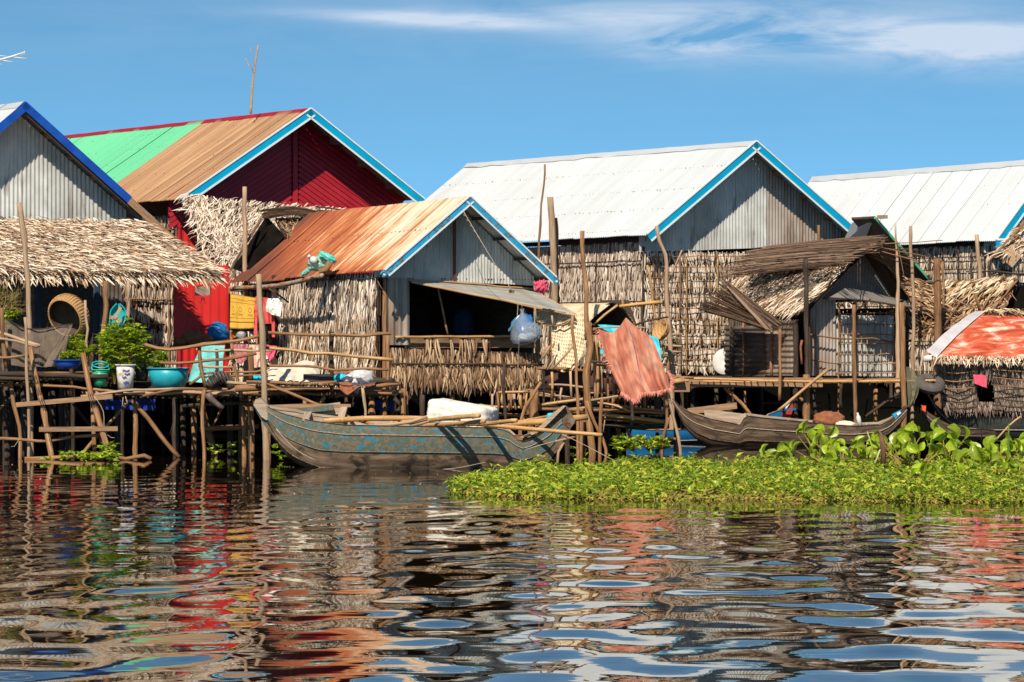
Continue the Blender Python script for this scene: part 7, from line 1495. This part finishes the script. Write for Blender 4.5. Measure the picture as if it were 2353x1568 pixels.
# floating creeper mat ------------------------------------------------------
front = [(1030, 1122), (1060, 1133), (1120, 1140), (1250, 1147), (1500, 1152), (1900, 1152), (2150, 1154), (2400, 1158), (2700, 1160)]
back = [(1030, 1116), (1060, 1110), (1100, 1102), (1160, 1094), (1280, 1090), (1450, 1084), (1700, 1080), (2000, 1080), (2300, 1078), (2700, 1078)]
n = 10500; u = RNG.uniform(1030, 2660, n); fv = np.interp(u, *zip(*front)); bv = np.interp(u, *zip(*back))
Yf_ = 8000*2.15/(fv-784); Yb_ = 8000*2.15/(bv-784); w_ = RNG.uniform(0, 1, n); Y_ = Yf_+(Yb_-Yf_)*w_; X_ = (u-CX)/FPX*Y_
edge = np.array([mnoise.noise(V((x*1.1, y*.5, 2))) for x, y in zip(X_, Y_)]); keep = (edge*.35+w_+RNG.uniform(0, .12, n) > .03)
dens = np.clip((u-1030)/160, .12, 1); keep &= RNG.uniform(0, 1, n) < dens; X_, Y_, u, w_ = X_[keep], Y_[keep], u[keep], w_[keep]; n = len(X_)
hm = np.array([mnoise.noise(V((x*1.6, y*.7, 7))) for x, y in zip(X_, Y_)]); gp = np.array([mnoise.noise(V((x*2.6, y*1.2, 17))) for x, y in zip(X_, Y_)])
H = (.11+.12*hm+.055*RNG.normal(0, 1, n)-.14*np.clip(gp-.1, 0, .5)+.11*(RNG.uniform(0, 1, n) > .965)).clip(.03, .45)*(.55+.45*np.clip((u-1030)/180, 0, 1))*(.5+.5*np.clip(w_*6, 0, 1))
top = np.stack([X_+RNG.normal(0, .03, n), Y_+RNG.normal(0, .03, n), H], 1); CT_, DT_ = [], []
for k in range(6):
    d = rnd_dir(n, .25); lev = 1-.13*k*(k > 2); q = top.copy(); q[:, 2] *= lev; CT_.append(q); DT_.append(d)
CC = np.concatenate(CT_); DD = np.concatenate(DT_); m_ = len(CC); VV, F = leaves_np(CC, DD, np.tile([0, 0, 1.], (m_, 1))+RNG.normal(0, .35, (m_, 3)), RNG.uniform(.07, .165, m_), RNG.uniform(.025, .06, m_))
tag(np_obj('floating_creeper', VV, F, G2), 'thick mat of bright green floating creeper leaves', None, None, 'stuff')
# stems : triangles prism strips
s = n//2; b_ = np.stack([X_[:s]+RNG.normal(0, .05, s), Y_[:s]+RNG.normal(0, .05, s), np.full(s, -.02)], 1); t_ = top[:s]; o_ = np.array([.006, 0, 0]); VV = np.stack([b_-o_, b_+o_, t_+o_*.6, t_-o_*.6], 1).reshape(-1, 3); F = np.arange(4*s).reshape(-1, 4)
tag(np_obj('creeper_stems', VV, F, STM), None, None, None, 'stuff')
mb = MB()
for i in range(330):
    uu_ = random.uniform(1035, 2600); vv2 = interp(front, uu_)-random.uniform(-1, 9)**1; Y0 = 8000*2.15/(vv2-784); p = V(((uu_-CX)/FPX*Y0, Y0, .0)); a_ = random.uniform(-.6, .6); L = random.uniform(.1, .35); q = p+V((L*math.cos(a_), L*math.sin(a_), random.uniform(-.02, .05))); m2 = lerp(p, q, .5)+UP*random.uniform(.02, .12); mb.tube([p, m2, q], random.uniform(.004, .009), 4, cap=False)
mb.build('runner_stems', STM, None, kind='stuff')
m_ = 900; uu_ = RNG.uniform(1040, 2600, m_); vv2 = np.interp(uu_, *zip(*front))-RNG.uniform(-3, 10, m_); Y0 = 8000*2.15/(vv2-784); CC = np.stack([(uu_-CX)/FPX*Y0, Y0, RNG.uniform(.0, .06, m_)], 1)
VV, F = leaves_np(CC, rnd_dir(m_, .1), np.tile([0, -.3, 1.], (m_, 1)), RNG.uniform(.05, .12, m_), RNG.uniform(.03, .06, m_)); np_obj('edge_leaves', VV, F, leafmat('yellowing_leaf', [(0, (.30, .36, .03)), (.6, (.45, .42, .05)), (1, (.55, .30, .08))], .1, .5, .2), None, 'stuff')

# water hyacinths : every leaf its own part --------------------------------------------
hyl = M('water_hyacinth_leaf', [(.3, (.22, .34, .015)), (.5, (.34, .46, .025)), (.7, (.46, .54, .03))], (5, 5, 5), 'Object', detail=3, objvar=.75, bmp=.2, bd=.01, rough=.32, spec=.5, transl=.35)
def hy_leaf():
    mb = MB(); G = []; n_ = 6; prof = [(0, .10), (.12, .62), (.32, .95), (.55, 1.0), (.78, .8), (.93, .42), (1, .05)]
    for (t, w2) in prof: z = .16*math.sin(t*math.pi*.9)-.10*t*t; G.append([V((w2*.36*x, t, z+.30*abs(x)**1.6*w2)) for x in (-1, -.6, 0, .6, 1)])
    mb.grid(G); me, c = mb.mesh('leaf', hyl, True, org=V((0, 0, 0))); return me
HL = None
HL = hy_leaf()
def hyacinth(label, base, n_, h_, size, spread=.22, group='water hyacinths standing in the creeper mat'):
    t = thing('water_hyacinth', label, 'plant', base, group); mb = MB(); L = []
    for k in range(n_):
        a_ = k*2.4+random.uniform(-.4, .4); r_ = spread*random.uniform(.3, 1.1); hh = h_*random.uniform(.45, 1.05); tip = base+V((math.cos(a_)*r_, math.sin(a_)*r_, hh)); mid = lerp(base, tip, .5)+V((math.cos(a_)*-.03, 0, .03))
        mb.tube([base, mid, tip], [.016, .013, .008], 5, cap=False)
        Z = V((math.cos(a_)*1.0, math.sin(a_)*.6-.1, random.uniform(-.1, .9))).normalized(); y = V((math.cos(a_)*.5+random.gauss(0, .45), math.sin(a_)*.5+random.gauss(0, .4), random.uniform(.1, 1.3))); y = (y-Z*y.dot(Z)).normalized(); x = y.cross(Z); s_ = size*random.uniform(.7, 1.25)
        Mx = Matrix(((x.x*s_, y.x*s_, Z.x*s_, tip.x), (x.y*s_, y.y*s_, Z.y*s_, tip.y), (x.z*s_, y.z*s_, Z.z*s_, tip.z), (0, 0, 0, 1))); place('leaf', HL, Mx, t)
    mb.build('stalks', STM, t); return t
hl = [('hyacinth clump with two big leaves left of the tallest group', 1775, 1078, 6, .30, .20), ('tallest hyacinth clump under the orange brown netting', 1880, 1080, 11, .60, .21), ('hyacinth just right of the tallest clump', 1935, 1084, 9, .48, .20), ('low wide hyacinth in front of the tallest clump', 1905, 1094, 8, .30, .20), ('hyacinth leaning towards the brown upright stump', 1990, 1082, 8, .45, .20), ('hyacinth with one leaf held high over the stump', 2072, 1090, 7, .68, .22), ('hyacinth with curling leaves right of the stump', 2110, 1094, 8, .42, .21), ('tall hyacinth halfway between stump and right edge', 2175, 1090, 9, .66, .22), ('broad leaved hyacinth before the houseboat bow', 2225, 1096, 8, .42, .22), ('hyacinth under the houseboat window', 2262, 1100, 7, .34, .22), ('hyacinth by the punt pole of the houseboat', 2300, 1094, 7, .42, .21), ('rightmost hyacinth cut by the picture edge', 2350, 1090, 8, .58, .22), ('low hyacinth in the creeper at the far right front', 2330, 1120, 7, .28, .18), ('low hyacinth in the creeper below the houseboat bow', 2190, 1118, 7, .26, .18), ('small hyacinth with pale leaf alone at the front edge of the mat', 1612, 1146, 3, .16, .13), ('hyacinth tuft sunk in the creeper right of the stump', 2130, 1122, 6, .25, .17), ('hyacinth behind the creeper left of the stump', 2030, 1076, 6, .34, .18)]
for lab, u_, v_, n_, h_, sz in hl: Y0 = 8000*2.15/(v_-784); hyacinth(lab, V(((u_-CX)/FPX*Y0, Y0, .0)), n_+7, h_, sz*1.0, .38)
o = pole(None, [P(b6(730, 1015), 55.5), P(b6(735, 1160), 55.5), P(b6(745, 1330), 55.5)], .045, 'stump', M('red_brown_bark', [(.3, (.09, .04, .025)), (.7, (.22, .11, .07))], (20, 6, 1), 'UV', objvar=0, bmp=.6), wob=.02); tag(o, 'red brown upright stump among the hyacinths', 'stump')
o = pole(None, PP(b6, [(1905, 915), (1903, 1330)], 55.2), .016, 'reed', plain('green_reed', (.10, .16, .03), .5), r1=.02); tag(o, 'dark green reed standing up near the right edge', 'reed'); o = pole(None, PP(b6, [(600, 985), (640, 1120), (658, 1290)], 55.5), .010, 'reed', plain('pale_reed', (.36, .42, .06), .5), r1=.018); tag(o, 'pale bent reed left of the stump', 'reed'); o = pole(None, PP(b6, [(720, 1150), (690, 1240), (675, 1290)], 55.4), .012, 'reed', plain('whitish_reed', (.5, .55, .25), .5)); tag(o, 'short whitish reed touching the foot of the stump', 'reed')
# withered leaves in the mat, and bits drifting on the water
m_ = 1500; pk = RNG.integers(0, len(X_), m_); CC = np.stack([X_[pk]+RNG.normal(0, .06, m_), Y_[pk]+RNG.normal(0, .06, m_), H[pk]*RNG.uniform(.2, 1.05, m_)], 1)
VV, F = leaves_np(CC, rnd_dir(m_, -.2), np.tile([0, 0, 1.], (m_, 1))+RNG.normal(0, .6, (m_, 3)), RNG.uniform(.05, .13, m_), RNG.uniform(.015, .04, m_)); np_obj('withered_leaves', VV, F, leafmat('withered_leaf', [(0, (.12, .06, .025)), (.5, (.30, .17, .05)), (1, (.50, .36, .09))], .2, .7, .15), None, 'stuff')
m_ = 420; uu_ = RNG.uniform(20, 2340, m_); vv2 = 1058+np.abs(RNG.normal(0, 60, m_)); Y0 = 8000*2.15/(vv2-784); CC = np.stack([(uu_-CX)/FPX*Y0, Y0, np.full(m_, .006)], 1); dd = rnd_dir(m_, 0); dd[:, 2] = 0
VV, F = leaves_np(CC, dd, np.tile([0, 0, 1.], (m_, 1)), RNG.uniform(.02, .07, m_), RNG.uniform(.01, .03, m_), .05); np_obj('floating_debris', VV, F, leafmat('drifting_bits', [(0, (.20, .14, .07)), (.5, (.34, .38, .06)), (1, (.55, .48, .30))], .2, .7, 0), None, 'stuff')
# small floating clumps
def clump(label, f, x0, x1, y0, n_, h_, sz, mat=G1, dens=60):
    a, b_ = f(x0, y0), f(x1, y0); v_ = a[1]; Y0 = 8000*2.15/(v_-784); t = thing('floating_plants', label, 'plants', (((a[0]+b_[0])/2-CX)/FPX*Y0, Y0, 0)); k = n_*6; xs = RNG.uniform(a[0], b_[0], n_); P0 = np.stack([(xs-CX)/FPX*Y0, Y0+RNG.uniform(0, .6, n_), RNG.uniform(.02, h_, n_)], 1); CC = np.repeat(P0, 6, 0); VV, F = leaves_np(CC, rnd_dir(k, .5), np.tile([0, -.2, 1.], (k, 1))+RNG.normal(0, .3, (k, 3)), RNG.uniform(.6, 1.3, k)*sz, RNG.uniform(.6, 1.2, k)*sz*.55); np_obj('leaves', VV, F, mat, t, 'stuff'); return t
clump('row of floating leaves against the lowest ladder rung', q2, 460, 880, 1450, 60, .14, .11); clump('few floating leaves between the ladder feet at the left', q2, 300, 385, 1450, 10, .06, .08); clump('taller leaves at the right foot of the ladder', q2, 760, 870, 1440, 14, .26, .15)
clump('small floating clump beneath the bent rails', q2, 1590, 1780, 1410, 16, .22, .10); clump('few leaves floating under the bow of the blue boat', q4, 620, 730, 1265, 12, .34, .10)
clump('bright leafy raft floating right of the knotty post', b2, 1720, 2220, 1195, 70, .30, .13); clump('sparse dark leaves floating left of the leafy raft', b2, 1290, 1480, 1170, 10, .05, .08)
clump('low leaves floating left of the brown boat hull', b4, -60, 180, 1350, 24, .25, .12)
